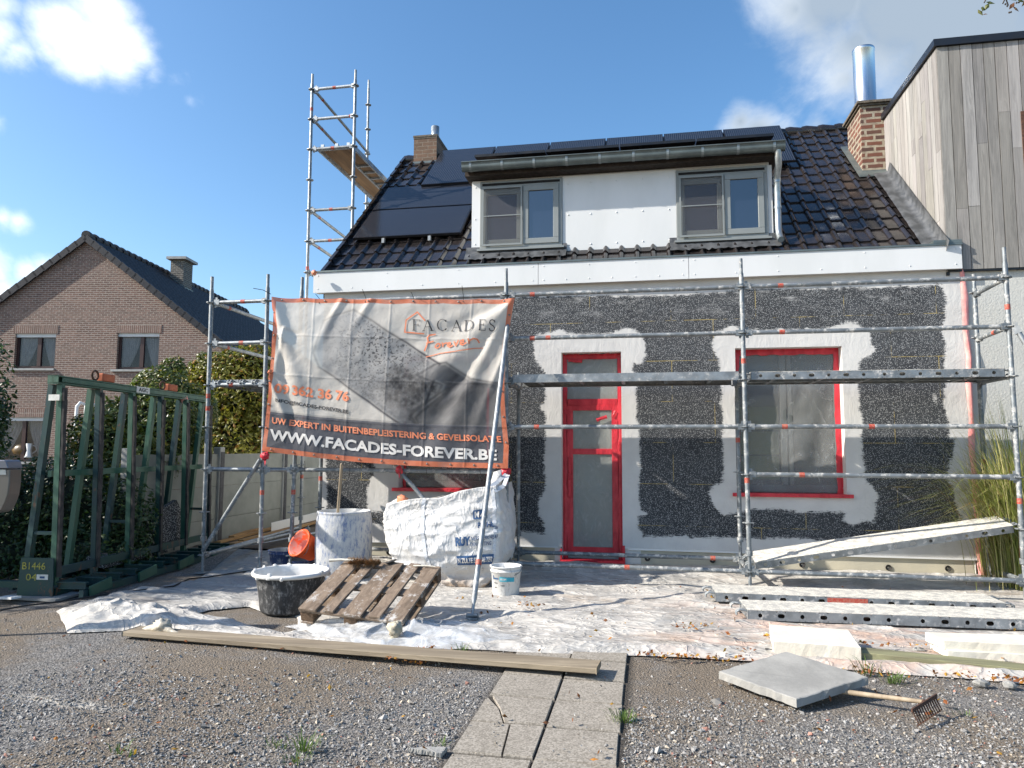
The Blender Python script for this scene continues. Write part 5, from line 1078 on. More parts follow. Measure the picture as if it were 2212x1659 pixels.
# ============================================================ the banner
TL, TR, BR, BL = at(590, 642, 'y', -.22), at(1113, 645, 'y', -.085), at(1097, 1012, 'y', -.085), at(566, 974, 'y', -.22)
BW, BH = 2.88, 1.86
def ridge(u, v, a, b, w, amp):
    """fold along the segment a-b (u right, v down, both 0..1)"""
    ax, ay = a; dx, dy = b[0]-ax, b[1]-ay; dx *= BW; dy *= BH; L2_ = dx*dx+dy*dy; t = ((u-ax)*BW*dx+(v-ay)*BH*dy)/L2_; tt = np.clip(t, 0, 1)
    qx = (u-ax)*BW-tt*dx; qy = (v-ay)*BH-tt*dy; d = np.hypot(qx, qy); ww = w*(.7+.6*tt); return .75*amp*np.exp(-(d/ww)**2)*np.clip(1.15-t*.7, 0, 1)
def ban(u, v, off=0.):
    u = np.asarray(u, float); v = np.asarray(v, float); uu = u[..., None]; vv = v[..., None]
    P = TL*(1-uu)*(1-vv)+TR*uu*(1-vv)+BR*uu*vv+BL*(1-uu)*vv
    su = np.clip(u, 0, 1); sv = np.clip(v, 0, 1)
    d = np.zeros_like(u)
    d = d+ridge(u, v, (1.0, .0), (.52, .72), .14, .055)-ridge(u, v, (1.0, .02), (.60, .98), .07, .030)+ridge(u, v, (.99, .02), (.72, .95), .09, .05)-ridge(u, v, (1, .0), (.42, .40), .07, .025)+ridge(u, v, (1, .3), (.80, 1.0), .05, .02)
    d = d+ridge(u, v, (.0, .0), (.22, .95), .09, .05)-ridge(u, v, (.0, .1), (.15, 1.0), .05, .035)+ridge(u, v, (.0, .52), (.17, 1.0), .05, .04)+ridge(u, v, (.30, .0), (.20, .30), .05, .03)+ridge(u, v, (.42, 0), (.33, .25), .05, .022)+ridge(u, v, (.06, .2), (.02, .5), .04, .03)
    for k, x in enumerate((.18, .345, .50, .66, .83)): d = d+.0035*np.exp(-((u-x)/.0045)**2)
    for x in (.24, .50, .76): d = d+.0035*np.exp(-((v-x)/.007)**2)
    Q = np.stack([u*2.9, v*1.9], -1).reshape(-1, 2); n = fbm(Q, 1.7, 3, 21).reshape(u.shape)*.045*np.minimum(1, 8*np.minimum(np.minimum(su, 1-su), np.minimum(sv, 1-sv))+.15); n2 = fbm(Q, 7, 2, 22).reshape(u.shape)*.006
    P = P+np.stack([0*d, -(d+n+n2)-off, 0*d], -1)
    sag = np.sin(np.pi*su); sc = .012*np.abs(np.sin(su*np.pi*7)); P[..., 2] -= (1-sv)*sc+.010*sag*(1-sv)-(0)
    P[..., 2] -= sv*(.05*np.sin(np.pi*su))
    P[..., 0] -= np.clip((u-.5)*2, 0, 1)**4*np.sin(np.pi*np.clip(v*1.15, 0, 1))*.085; P[..., 0] += np.clip((.5-u)*2, 0, 1)**6*np.sin(np.pi*sv)*.03
    return P
banner = thing('advertising_banner', 'large wrinkled advertising banner tied to the scaffold with an orange border', 'banner', tuple((BL+BR)/2))
def z4uv(x, y):
    v = (y-122)/(1240+ (x-100)*.052); u = (x-(140-60*v))/((2050-75*v)-(140-60*v)); return u, v
def zpoly(l): return [z4uv(*q) for q in l]
def make_banner():
    nx, ny = 420, 280; U, V = np.meshgrid(np.linspace(0, 1, nx+1), np.linspace(0, 1, ny+1)); P = ban(U, V).reshape(-1, 3); u = U.ravel(); v = V.ravel(); Q = np.c_[u, v]; QQ = np.c_[u*2.9, v*1.9]
    base = np.array([.60, .57, .52]); col = np.repeat(base[None], len(u), 0); n = fbm(QQ, 2.2, 4, 31)
    def insd(poly): return seg_sd(Q, zpoly(poly))
    def paint(mask, c): 
        m = np.clip(mask, 0, 1)[:, None]; col[:] = col*(1-m)+np.asarray(c)*m
    grain = fbm(QQ*np.array([1, 1]), 26, 3, 5); sp = fbm(QQ, 60, 2, 6)
    # the picture printed in grey: a trowel blade with plaster, held by a gloved hand
    blade = [(800, 205), (560, 300), (480, 560), (530, 670), (1190, 1115), (1300, 1120), (1480, 640)]
    s = insd(blade); paint(np.clip(s*60, 0, 1), [.42, .415, .405]); shade = np.clip((s < .20)*1., 0, 1)
    x4 = u*1910+140-60*v; y4 = 122+v*1290; along = ((x4-480)+(y4-560))/1500
    paint(np.clip(s*60, 0, 1)*np.clip(along*1.0+grain*.3-.10, 0, .8), [.14, .14, .145])
    edge = np.exp(-(s/.0065)**2); paint(edge*1.1*np.clip(.4+along, 0, 1), [.07, .07, .08])
    paint(np.clip(s*50, 0, 1)*(sp > .30)*np.clip(1.2-np.hypot(x4-1050, y4-560)/420, 0, 1), [.06, .06, .065])
    paint(np.clip(s*50, 0, 1)*(sp > .12)*np.clip(1.1-np.hypot((x4-900)/1.2, y4-1000)/330, 0, 1), [.22, .215, .21])
    dark = [(1020, 780), (1130, 620), (1310, 720), (1480, 790), (1500, 860), (1260, 1010), (1050, 930)]; s = insd(dark); paint(np.clip(s*25+.3, 0, 1)*np.clip(.75+grain*.5, 0, 1), [.035, .035, .038])
    glove = [(1300, 720), (1440, 640), (1530, 625), (1720, 755), (1960, 790), (1960, 1140), (1480, 1135), (1310, 1120), (1240, 1060), (1270, 1000), (1460, 870), (1490, 800)]; s = insd(glove); paint(np.clip(s*60, 0, 1), [.17, .168, .168]); paint(np.exp(-(s/.008)**2)*.7, [.04, .04, .045])
    f1 = np.clip(.5+1.8*fbm(np.c_[(x4*.75+y4*.75)/260, (y4-x4)/900], 1.0, 4, 8), 0, 1); paint(np.clip(s*40, 0, 1)*f1*.9, [.045, .045, .05]); paint(np.clip(s*40, 0, 1)*np.clip(fbm(np.c_[(x4+y4)/120, (y4-x4)/600], 1., 4, 12)*1.6, 0, 1)*.7, [.38, .37, .365])
    cuff = [(1690, 760), (1960, 775), (1960, 1140), (1640, 1140), (1590, 1000)]; s = insd(cuff); paint(np.clip(s*18, 0, 1)*.8, [.10, .10, .105])
    sl = [(1450, 600), (1520, 560), (1960, 560), (1960, 785), (1720, 755), (1530, 625)]; s = insd(sl); paint(np.clip(s*18, 0, 1)*.35, [.33, .31, .28])
    paint(np.exp(-(seg_sd(Q, zpoly([(1310, 1115), (1250, 1040), (1290, 1000), (1520, 830), (1530, 850), (1330, 1010), (1290, 1050)]))/.006)**2)*.6, [.05, .05, .05])
    # dark band with the address, border
    vb = .742+.012*u; paint(np.clip((v-vb)*300, 0, 1), [.095, .098, .115]); paint(np.exp(-((v-vb+.004)/.003)**2)*.5, [.1, .1, .1])
    bo = (u < .018)|(u > .980)|(v < .026)|(v > .968+.0*u); paint(bo*1., [.62, .175, .085]); wsh = np.clip((fbm(QQ, 5, 3, 41)-.1)*2, 0, 1); paint(bo*wsh*.35, [.62, .36, .28])
    col *= (1+.10*n)[:, None]
    i = np.arange(nx)[None, :]+np.arange(ny)[:, None]*(nx+1); Fq = np.stack([i+nx+1, i+nx+2, i+1, i], -1).reshape(-1, 4)
    np_mesh('cloth', P, Fq, M['banner'], banner, True, {'ink': col})
make_banner()
def bz(x, y): u, v = z4uv(x, y); return tuple(ban(np.array([u]), np.array([v]), .007)[0])
def buv(u, v): return tuple(ban(np.array([u]), np.array([v]), .007)[0])
def btext(s, x0, y0, x1, y1, h, mat, name, bold=.02, slant=0, sub=3):
    """text from (x0, baseline y0) to (x1, baseline y1) in the crop's pixels, height h"""
    mb = MB(); put_text(mb, s, lambda a, b: bz(x0+(x1-x0)*a-0*b, (y0+(y1-y0)*a)-b*h), 0, 1, 0, 1, bold, slant, sub, vec=lambda a, b: ban(*z4uv(x0+(x1-x0)*a, (y0+(y1-y0)*a)-b*h), .007)); return mb.build(name, mat, banner)
btext('WWW.FACADES-FOREVER.BE', 140, 1268, 1895, 1396, 86, M['white_ink'], 'lettering', .035)
btext('UW EXPERT IN BUITENBEPLEISTERING & GEVELISOLATIE', 150, 1138, 1935, 1256, 50, M['orange_ink'], 'lettering', .03)
btext('09 362 36 76', 165, 895, 775, 938, 82, M['orange_ink'], 'lettering', .035)
btext('INFO@FACADES-FOREVER.BE', 175, 972, 770, 1037, 37, M['dark_ink'], 'lettering', .03)
# serif capitals drawn stroke by stroke
lo = MB(); 
def glyph(ch, x, w, h, y0):
    X = lambda a: x+a*w; Y = lambda b: y0-b*h; T, t = .9*6, .9*2.2
    def st(p, q, ww): stroke(lo, [(X(p[0]), Y(p[1])), (X(q[0]), Y(q[1]))], ww, bz)
    sf = lambda a, b, r=.16: st((a-r, b), (a+r, b), t)
    if ch in 'FE':
        st((.2, 0), (.2, 1), T); st((.05, 1), (.9, 1), t); st((.2, .52), (.7, .52), t); st((.9, 1), (.9, .82), t); st((.7, .62), (.7, .42), t)
        if ch == 'E': st((.05, 0), (.95, 0), t); st((.95, 0), (.95, .2), t)
        else: sf(.2, 0)
    if ch == 'A': st((.08, 0), (.48, 1), t); st((.48, 1), (.88, 0), T); st((.25, .36), (.72, .36), t); sf(.08, 0, .12); sf(.88, 0, .14)
    if ch == 'D':
        st((.15, 0), (.15, 1), T); P = [(.0, 1), (.4, 1)]+[(.4+.5*math.sin(a), .5+.5*math.cos(a)) for a in np.linspace(0, math.pi, 12)]+[(.0, 0)]
        for a, b in zip(P[:-1], P[1:]): st(a, b, t if abs(a[0]-b[0]) > abs(a[1]-b[1]) else T*.9)
    if ch == 'C':
        P = [(.5+.45*math.cos(a), .5+.52*math.sin(a)) for a in np.linspace(.7, 2*math.pi-.7, 18)]
        for a, b in zip(P[:-1], P[1:]): st(a, b, t if abs(a[0]-b[0]) > abs(a[1]-b[1]) else T*.9)
        st((.85, .84), (.87, .98), t); 
    if ch == 'S':
        P = [(.82, .80), (.78, .93), (.5, 1.02), (.25, .95), (.18, .76), (.3, .6), (.65, .44), (.84, .25), (.74, .05), (.45, -.02), (.2, .06), (.15, .22)]
        for a, b in zip(P[:-1], P[1:]): st(a, b, T*.7)
for ch, (x, w) in zip('FACADES', [(1262, 68), (1345, 80), (1455, 82), (1565, 82), (1668, 80), (1785, 60), (1865, 62)]): glyph(ch, x, w, 84, 368+(x-1262)*.012)
lo.build('lettering', M['dark_ink'], banner)
lg = MB(); stroke(lg, [(1352, 392), (1204, 386), (1214, 292), (1302, 222), (1362, 288)], 5, bz)
script = {'F': [(1440, 400), (1395, 405), (1378, 425), (1385, 450), (1372, 490), (1358, 528)], 'Fb': [(1372, 468), (1425, 455)],
 'o': [(1470, 475), (1450, 480), (1440, 500), (1455, 512), (1475, 500), (1478, 482), (1468, 475)], 'r': [(1495, 470), (1500, 500), (1505, 478), (1530, 468)], 'e': [(1540, 490), (1560, 480), (1558, 465), (1540, 470), (1536, 492), (1555, 502), (1580, 488)],
 'v': [(1590, 458), (1605, 492), (1625, 448)], 'e2': [(1640, 475), (1668, 462), (1664, 445), (1645, 452), (1640, 478), (1660, 486), (1690, 470)], 'r2': [(1705, 440), (1712, 478), (1718, 455), (1745, 440), (1775, 446), (1790, 470)], 'u': [(1370, 576), (1480, 555), (1640, 528), (1815, 510)]}
for k_, pts in script.items(): stroke(lg, pts, 5.5 if k_ != 'u' else 3.5, bz)
lg.build('lettering', M['orange_ink'], banner)
ey = MB()
for i in range(11):
    for v_ in (.013, .984): q = ban(np.array([.04+.092*i]), np.array([v_]), .004)[0]; ey.lathe(tuple(q), [(.004, 0), (.011, .001), (.012, .003), (.006, .004)], 10, (0, -1, 0))
for i in range(6):
    for u_ in (.008, .991): q = ban(np.array([u_]), np.array([.1+.15*i]), .004)[0]; ey.lathe(tuple(q), [(.004, 0), (.011, .001), (.012, .003), (.006, .004)], 10, (0, -1, 0))
ey.build('eyelets', M['zinc'], banner)
for (x, y, tx, ty) in [(892, 150, 840, 72), (1265, 140, 1225, 95), (1655, 140, 1627, 45), (520, 160, 470, 110)]:
    c = MB(); p0 = Vector(bz(x, y)); p1 = at(*z4(tx, ty), 'y', -.2); c.tube([p0, p0+Vector((0, .03, .05)), Vector(p1)], .0035, 5); c.build('cable_tie', M['black_cable'], banner)
c = MB(); c.tube([at(*z1(2080, 600), 'y', -.22), at(*z1(2020, 568), 'y', -.25), at(*z1(1945, 555), 'y', -.28)], .004, 5); c.build('cable_tie', M['black_cable'], banner)
for x in (430, 780, 1170, 1370, 1770):
    c = MB(); q = Vector(bz(x, 1400+x*.035)); c.tube([q, q+Vector((.01, -.01, -.05)), q+Vector((-.01, .03, -.12))], .0035, 5); c.build('cable_tie', M['black_cable'], banner)
# ============================================================ plastic sheet on the ground
SH = [tuple(q[:2]) for q in [at(*b7(300, 300), 'z', 0), at(*b7(330, 350), 'z', 0), at(*b7(395, 425), 'z', 0), at(*b7(720, 415), 'z', 0), at(*b7(1000, 428), 'z', 0), at(*b7(1500, 470), 'z', 0), at(650, 1398, 'z', 0), at(800, 1412, 'z', 0), at(960, 1400, 'z', 0), at(1130, 1412, 'z', 0), at(1340, 1416, 'z', 0), at(1600, 1428, 'z', 0), at(1750, 1437, 'z', 0), at(2212, 1478, 'z', 0)]]+[(5.6, -2.6), (5.6, WY), (.0, WY), (-2.7, WY), (-3.3, 1.6), (-3.9, 1.0), tuple(at(*b7(1100, 130), 'z', 0)[:2]), tuple(at(*b7(700, 190), 'z', 0)[:2]), tuple(at(*b7(480, 250), 'z', 0)[:2])]
HOLE = [tuple(at(*b7(*q), 'z', 0)[:2]) for q in ((1200, 290), (1420, 270), (1500, 300), (1700, 330), (1730, 420), (1640, 440), (1500, 400), (1350, 352), (1180, 345), (1080, 325))]
def make_sheet():
    xs = np.arange(-4.05, 5.6, .021); ys = np.arange(-3.0, 1.06, .021); X, Y = np.meshgrid(xs, ys); P = np.c_[X.ravel(), Y.ravel()]
    wob = np.c_[fbm(P, 1.6, 2, 51), fbm(P, 1.6, 2, 52)]*.045; sd = np.minimum(seg_sd(P+wob, SH), -seg_sd(P+wob, HOLE)); P2 = P.copy()
    u = P[:, 0]; v = P[:, 1]; warp = fbm(P, .8, 3, 61)
    rid = lambda a, b, c, s, e: np.exp(-np.abs(((u*a+v*b)*c+warp*s) % 1-.5)*e)
    w = (1-np.abs(fbm(np.c_[u*.55, v*2.1], 1.3, 2, 62)))**12*.022+(1-np.abs(fbm(np.c_[u*.9+v*.5, v*1.8], 2.6, 2, 63)))**10*.012+np.abs(fbm(P, 5, 2, 64))*.004
    front = np.clip(1-sd/.55, 0, 1); roll = np.exp(-((sd-.10)/.07)**2)*(.014+.014*fbm(P, 1.3, 2, 65))*(v < -1.0)*(u > -2.6)
    lift = (1-np.abs(fbm(np.c_[u*1.1, v*1.1], 1.5, 3, 66)))**6*.026*front*(v < -1.2)
    heap = .10*np.exp(-(((u+2.9)/.55)**2+((v+2.35)/.28)**2))*(1+fbm(P, 6, 3, 67)); heap2 = .05*np.exp(-(((u+2.25)/.4)**2+((v+2.5)/.14)**2))*(1+fbm(P, 7, 3, 68))
    back = .09*np.exp(-((v-.62-.12*fbm(P, .9, 2, 70))/.10)**2)*np.clip(fbm(np.c_[u, v], 1.2, 2, 69)*2+.5, 0, 1)*(u > .3)*(v < .9)
    Z = gz(u, v)+.012+w+roll+lift+heap+heap2+back*.6; Z = gz(u, v)+(Z-gz(u, v))*np.clip(.12+sd/.07, 0, 1)
    nx = len(xs); i = np.arange(nx-1)[None, :]+np.arange(len(ys)-1)[:, None]*nx; Fq = np.stack([i, i+1, i+nx+1, i+nx], -1).reshape(-1, 4); k = sd[Fq].max(1) > 0
    S2 = sd.reshape(len(ys), nx); gy, gx = np.gradient(S2, .021); gl = np.maximum(np.hypot(gx, gy), .3).ravel(); mv = np.clip(-sd, 0, .05); P = P+np.c_[gx.ravel(), gy.ravel()]/gl[:, None]*mv[:, None]
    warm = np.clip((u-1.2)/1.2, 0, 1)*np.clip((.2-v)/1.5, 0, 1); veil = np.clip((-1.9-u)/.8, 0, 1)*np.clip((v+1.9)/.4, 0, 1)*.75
    Fq = Fq[k]; V = np.c_[P, Z]; us_ = np.unique(Fq); re = np.zeros(len(V), int); re[us_] = np.arange(len(us_))
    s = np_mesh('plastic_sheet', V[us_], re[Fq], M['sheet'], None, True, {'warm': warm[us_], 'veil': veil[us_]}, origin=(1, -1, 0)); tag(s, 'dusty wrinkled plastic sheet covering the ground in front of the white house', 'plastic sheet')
make_sheet()
# ============================================================ boards, slabs, blocks
def board_obj(name, p0, p1, w, h, label, cat, mat, sag=0, n=14, grp=None):
    a = Vector(p0); b = Vector(p1); d = b-a; ex = d.normalized(); ey = Vector((0, 0, 1)).cross(ex).normalized(); vs = []; rr = random.Random(5)
    for i in range(n+1):
        t = i/n; c = a+d*t+Vector((0, 0, sag*math.sin(t*math.pi))); e = rr.uniform(-.003, .003)
        for y, z in ((0, 0), (w, 0), (w, h), (0, h)): vs.append(c+ey*(y+e)+Vector((0, 0, z)))
    mb = MB(); mb.add(vs, [(0, 1, 2, 3)[::-1], tuple(4*n+k for k in range(4))]+[(4*i+k, 4*i+4+k, 4*i+4+(k+1) % 4, 4*i+(k+1) % 4) for i in range(n) for k in range(4)])
    return tag(mb.build(name, mat, bevel=.004, origin=tuple(a)), label, cat, grp)
board_obj('wooden_board', (-2.47, -2.86, .010), (1.205, -3.19, .045), .19, .035, 'long greyed wooden board weighing down the sheet in front of the pallet', 'board', M['plank_wood'], -.004)
board_obj('wooden_board', (2.95, -2.42, .012), (5.2, -2.90, .012), .15, .06, 'mossy wooden beam along the sheet edge beside the grey slab', 'board', wood('mossy beam', (.26, .26, .14), (.16, .15, .09), 0, .8))
board_obj('wooden_board', (-2.30, -.80, .012), (-2.05, -1.55, .02), .02, .012, 'thin pale stick lying on the dusty ground left of the black tub', 'stick', M['plank_wood'])
def slabq(name, pts, z, t, label, cat, mat, tilt=(0, 0, 0, 0, 0, 0), jag=.004, n=16, grp=None):
    """thick plate with slightly broken edges; pts ccw"""
    rr = random.Random(len(label)); top = []; bot = []; k = len(pts)
    for i in range(k):
        a = Vector(pts[i]); b = Vector(pts[(i+1) % k]); za, zb = tilt[i], tilt[(i+1) % k]
        for j in range(n):
            s = j/n; q = a+(b-a)*s; e = rr.uniform(-jag, jag); top.append((q[0]+e, q[1]+rr.uniform(-jag, jag), z+za+(zb-za)*s+t-abs(rr.uniform(0, jag*.6)))); bot.append((q[0]+e, q[1]+e, z+za+(zb-za)*s))
    m_ = len(top); cen = (sum(p[0] for p in pts)/k, sum(p[1] for p in pts)/k, z+t+sum(tilt)/k); inn = [(p[0]+(cen[0]-p[0])*.018, p[1]+(cen[1]-p[1])*.018, p[2]+.004) for p in top]
    mb = MB(); mb.add(bot+top+inn, [tuple(range(m_-1, -1, -1)), tuple(range(2*m_, 3*m_))]+[(i, (i+1) % m_, (i+1) % m_+m_, i+m_) for i in range(m_)]+[(i+m_, (i+1) % m_+m_, (i+1) % m_+2*m_, i+2*m_) for i in range(m_)])
    return tag(mb.build(name, mat, origin=(pts[0][0], pts[0][1], z)), label, cat, grp)
sL, sT, sR_, sB = [at(x, y, 'z', zv) for (x, y), zv in ((b5(250, 460), .07), (b5(680, 332), .14), (b5(1208, 495), .12), (b5(752, 640), .06))]
slabq('concrete_slab', [sB[:2], sR_[:2], sT[:2], sL[:2]], .0, .045, 'large square grey concrete slab lying tilted on the gravel over the rake handle', 'slab', M['slab'], (.015, .075, .095, .025), .005)
g_ = [at(*q, 'z', .02)[:2] for q in (b5(605, 355), b5(1165, 397))]; e1 = [at(*q, 'z', .13)[:2] for q in (b5(1085, 198), b5(575, 165))]
slabq('insulation_board', [g_[0], g_[1], (e1[0][0], e1[0][1]), (e1[1][0], e1[1][1])], .03, .085, 'thick off-white insulation board lying between steel plank and grey slab', 'insulation board', M['eps_white'], grp='off-white boards lying on the sheet', tilt=(0, 0, .02, .02), jag=.0015)
g2 = [at(*q, 'z', .03)[:2] for q in (b5(1725, 375), b5(2212, 400))]; e2 = [at(*q, 'z', .14)[:2] for q in (b5(2212, 225), b5(1605, 212))]
dx_ = (g2[1]-g2[0])*.5; slabq('insulation_board', [g2[0], g2[1]+dx_, e2[0]+dx_, e2[1]], .03, .05, 'whiter insulation board cut off by the right edge of the photo, below another board', 'insulation board', M['eps_white'], grp='off-white boards lying on the sheet', jag=.002)
slabq('insulation_board', [g2[0]+np.array([-.01, .03]), g2[1]+dx_, e2[0]+dx_, e2[1]+np.array([-.03, 0])], .082, .06, 'upper insulation board of the stack at the right edge of the photo', 'insulation board', M['eps_white'], grp='off-white boards lying on the sheet', jag=.002)
# rake
rk = thing('garden_rake', 'wooden garden rake with rusty teeth sticking out from under the grey slab', 'rake', tuple(at(*b5(1550, 655), 'z', .05)))
h0 = at(*b5(700, 545), 'z', .035); h1 = at(*b5(1560, 655), 'z', .075); mb = MB(); mb.tube([h0, (h0+h1)/2, h1], [.014, .015, .012], 10); mb.build('handle', M['pole_wood'], rk)
ha = at(*b5(1490, 712), 'z', .085); hb2 = at(*b5(1650, 612), 'z', .105); mb = MB(); mb.bar(ha, hb2, .008, .020); mb.tube([h1, (Vector(h1)+(Vector(ha)+Vector(hb2))/2)/2+Vector((0, 0, .01)), (Vector(ha)+Vector(hb2))/2], .007, 6); mb.build('head_bar', M['rusty'], rk)
dv = Vector(hb2)-Vector(ha); side = Vector((0, 0, 1)).cross(dv).normalized()
for i in range(12):
    q = Vector(ha)+dv*(i+.3)/12; mb = MB(); mb.tube([q, q+Vector((0, 0, -.03))-side*.012, q+Vector((0, 0, -.062))-side*.030, q+Vector((0, 0, -.080))-side*.020], [.0045, .004, .0035, .002], 6); mb.build('tooth', M['rusty'], rk)
# stones
for i, (q, s, lab) in enumerate([(b5(1940, 535), .034, 'grey stone lying left of two by the mossy beam'), (b5(2120, 545), .032, 'grey stone lying right of two by the mossy beam'), (b5(1535, 318), .03, 'speckled grey lump on the sheet between the white boards'), (b5(568, 328), .028, 'dark speckled pebble at the left corner of the white board')]):
    c = at(*q, 'z', .02); mb = MB(); mb.blob(c, (s*1.3, s, s*.7), i+20, 9, 6, .5); tag(mb.build('stone', M['slab'] if i != 3 else M['tub'], origin=tuple(c)), lab, 'stone')
c = at(*b6(440, 995), 'z', .005); slabq('stone_flake', [tuple(at(*b6(*q), 'z', 0)[:2]) for q in ((310, 980), (420, 995), (520, 1015), (560, 975), (430, 970))], .0, .018, 'flat pale stone flake left of the paving slabs', 'stone', M['slab'])
# ============================================================ pallet on its crumpled film
FLp, FRp, ang, Lp = Vector((-1.21, -2.46, .20)), Vector((-.32, -2.51, .15)), R_(19), .87
ex = (FRp-FLp).normalized(); hd_ = Vector((0, 0, 1)).cross(ex).normalized(); vd_ = ex.cross(hd_); ey_ = hd_*math.cos(ang)+vd_*math.sin(ang); ez_ = ex.cross(ey_); Wp = (FRp-FLp).length
pal = thing('wooden_pallet', 'weathered wooden pallet lying tilted on clear film beside the black tub', 'pallet', tuple(FLp))
def pbox(a, b, c, d, e, f, name, mat):
    mb = MB(); mb.hexa([FLp+ex*x+ey_*y+ez_*z for (x, y, z) in ((a, c, e), (b, c, e), (b, d, e), (a, d, e), (a, c, f), (b, c, f), (b, d, f), (a, d, f))]); return mb.build(name, mat, pal, bevel=.004)
for a, b, o in ((.0, .155, -.01), (.205, .30, .004), (.375, .545, -.012), (.60, .70, .006), (.755, .895, -.006)): pbox(a, min(b, Wp), o, Lp+o*.8, -.022, 0, 'deck_board', M['pallet'])
for y in (0, .385, .77): pbox(.0, Wp, y+.004, y+.10, -.044, -.0225, 'cross_board', M['pallet'])
for x in (.0, .38, .775):
    for y in (.0, .385, .775): pbox(x+.003, x+.113, y+.008, y+.098, -.122, -.0445, 'block', M['pallet_block'])
for x in (.0, .38, .775): pbox(x, x+.115, 0, Lp, -.142, -.1225, 'bottom_board', M['pallet'])
# film bundle under and around the pallet
def crumple(name, cx, cy, rx, ry, h, seed, label, cat, mat, n=70, m=90, zb=.012, folds=.5):
    V = []; 
    for j in range(n+1):
        for i in range(m): 
            a = 2*math.pi*i/m; r = j/n; V.append((math.cos(a)*r, math.sin(a)*r))
    P = np.array(V); w = np.c_[fbm(P, 1.6, 3, seed), fbm(P, 1.6, 3, seed+1)]*.30; rr = np.hypot(P[:, 0], P[:, 1])
    edge = 1+.25*fbm(np.c_[np.arctan2(P[:, 1], P[:, 0])*1.2, rr*0], 1.3, 3, seed+5)
    x = cx+(P[:, 0]+w[:, 0])*rx*edge; y = cy+(P[:, 1]+w[:, 1])*ry*edge
    z = (1-np.abs(fbm(P, 1.3, 2, seed+2)))**5*h*.9*(1-rr**3)+(1-np.abs(fbm(P, 2.6, 2, seed+3)))**7*h*.35*(1-rr**4)+h*.45*(1-rr**2)+fbm(P, 5, 2, seed+4)*h*.05*(1-rr**4)
    Fq = [(j*m+i, j*m+(i+1) % m, (j+1)*m+(i+1) % m, (j+1)*m+i) for j in range(n) for i in range(m)]
    return tag(np_mesh(name, np.c_[x, y, zb+z], Fq, mat, None, True, origin=(cx, cy, 0)), label, cat)
crumple('film_bundle', -.44, -2.33, .86, .47, .09, 5, 'crumpled heap of clear plastic film under the tilted pallet', 'plastic film', M['film_bag'])
kn = MB(); kn.smooth = True; kc = at(*z5(1172, 1345), 'z', .12); kc[1] -= .03; kn.blob(kc, (.055, .05, .055), 3, 18, 14, .55, 5); kn.blob(kc+np.array([.01, -.02, .02]), (.035, .03, .03), 8, 12, 10, .7, 6); kn.tube([kc+np.array([0, 0, -.05]), kc+np.array([-.04, -.03, -.085]), kc+np.array([-.10, -.05, -.10]), kc+np.array([-.16, -.06, -.10])], [.02, .016, .014, .02], 8)
tag(kn.build('knotted_rag', simple('cream cloth', (.50, .46, .36), (.36, .32, .24), 14, .85, 0, .9, 30), origin=tuple(kc)), 'knotted cream rag hanging at the front right corner of the pallet', 'rag')
kn = MB(); kn.smooth = True; kc = at(*b7(935, 385), 'z', .07); kn.blob(kc, (.075, .05, .055), 6, 18, 12, .5, 3); kn.tube([kc, kc+np.array([-.12, .0, -.02]), kc+np.array([-.2, .02, -.04])], [.04, .025, .01], 8); kn.tube([kc, kc+np.array([.12, -.03, -.03]), kc+np.array([.24, -.05, -.05])], [.04, .02, .01], 8)
tag(kn.build('knotted_film', simple('beige film knot', (.52, .47, .38), (.40, .36, .28), 14, .5, 0, .8, 30), origin=tuple(kc)), 'knot of beige film above the left end of the wooden board', 'plastic film')
# hand brush and scraps on the pallet
def onpal(x, y, z=0): return FLp+ex*x+ey_*y+ez_*z
br = thing('hand_brush', 'plaster-stained hand brush with brown bristles on the far end of the pallet', 'brush', tuple(onpal(.2, .78, .0)))
mb = MB(); mb.smooth = True; Q = [onpal(-.10, .70, .035), onpal(.0, .73, .04), onpal(.12, .75, .03), onpal(.44, .83, .04)]; mb.tube(Q[:3], [.015, .011, .014], 8); mb.build('handle', M['eps_white'], br)
mb = MB(); rr = random.Random(3)
for i in range(900):
    t = rr.random(); p = onpal(.09+.27*t, .74+.04*t+rr.uniform(-.03, .02), .02); mb.smooth = False; e = p+ex*rr.uniform(-.03, .03)-ey_*rr.uniform(.0, .10)+ez_*rr.uniform(.0, .085); s_ = Vector((rr.uniform(-1, 1), rr.uniform(-1, 1), rr.uniform(-1, 1)))*.003; mb.add([p-s_, p+s_, e+s_*.5], [(0, 1, 2)])
mb.build('bristles', M['brush'], br)
mb = MB(); mb.bar(onpal(.40, .80, .012), onpal(.47, .87, .02), .05, .006); tag(mb.build('putty_knife', M['black_foam'], origin=tuple(onpal(.4, .8))), 'black scraper blade beside the bristles of the hand brush', 'scraper')
mb = MB(); mb.tube([onpal(.66, .80, .015), onpal(.76, .815, .02), onpal(.86, .82, .018)], [.006, .008, .005], 6); tag(mb.build('stirring_stick', M['eps_white'], origin=tuple(onpal(.66, .8))), 'thin white stick at the far right corner of the pallet', 'stick')
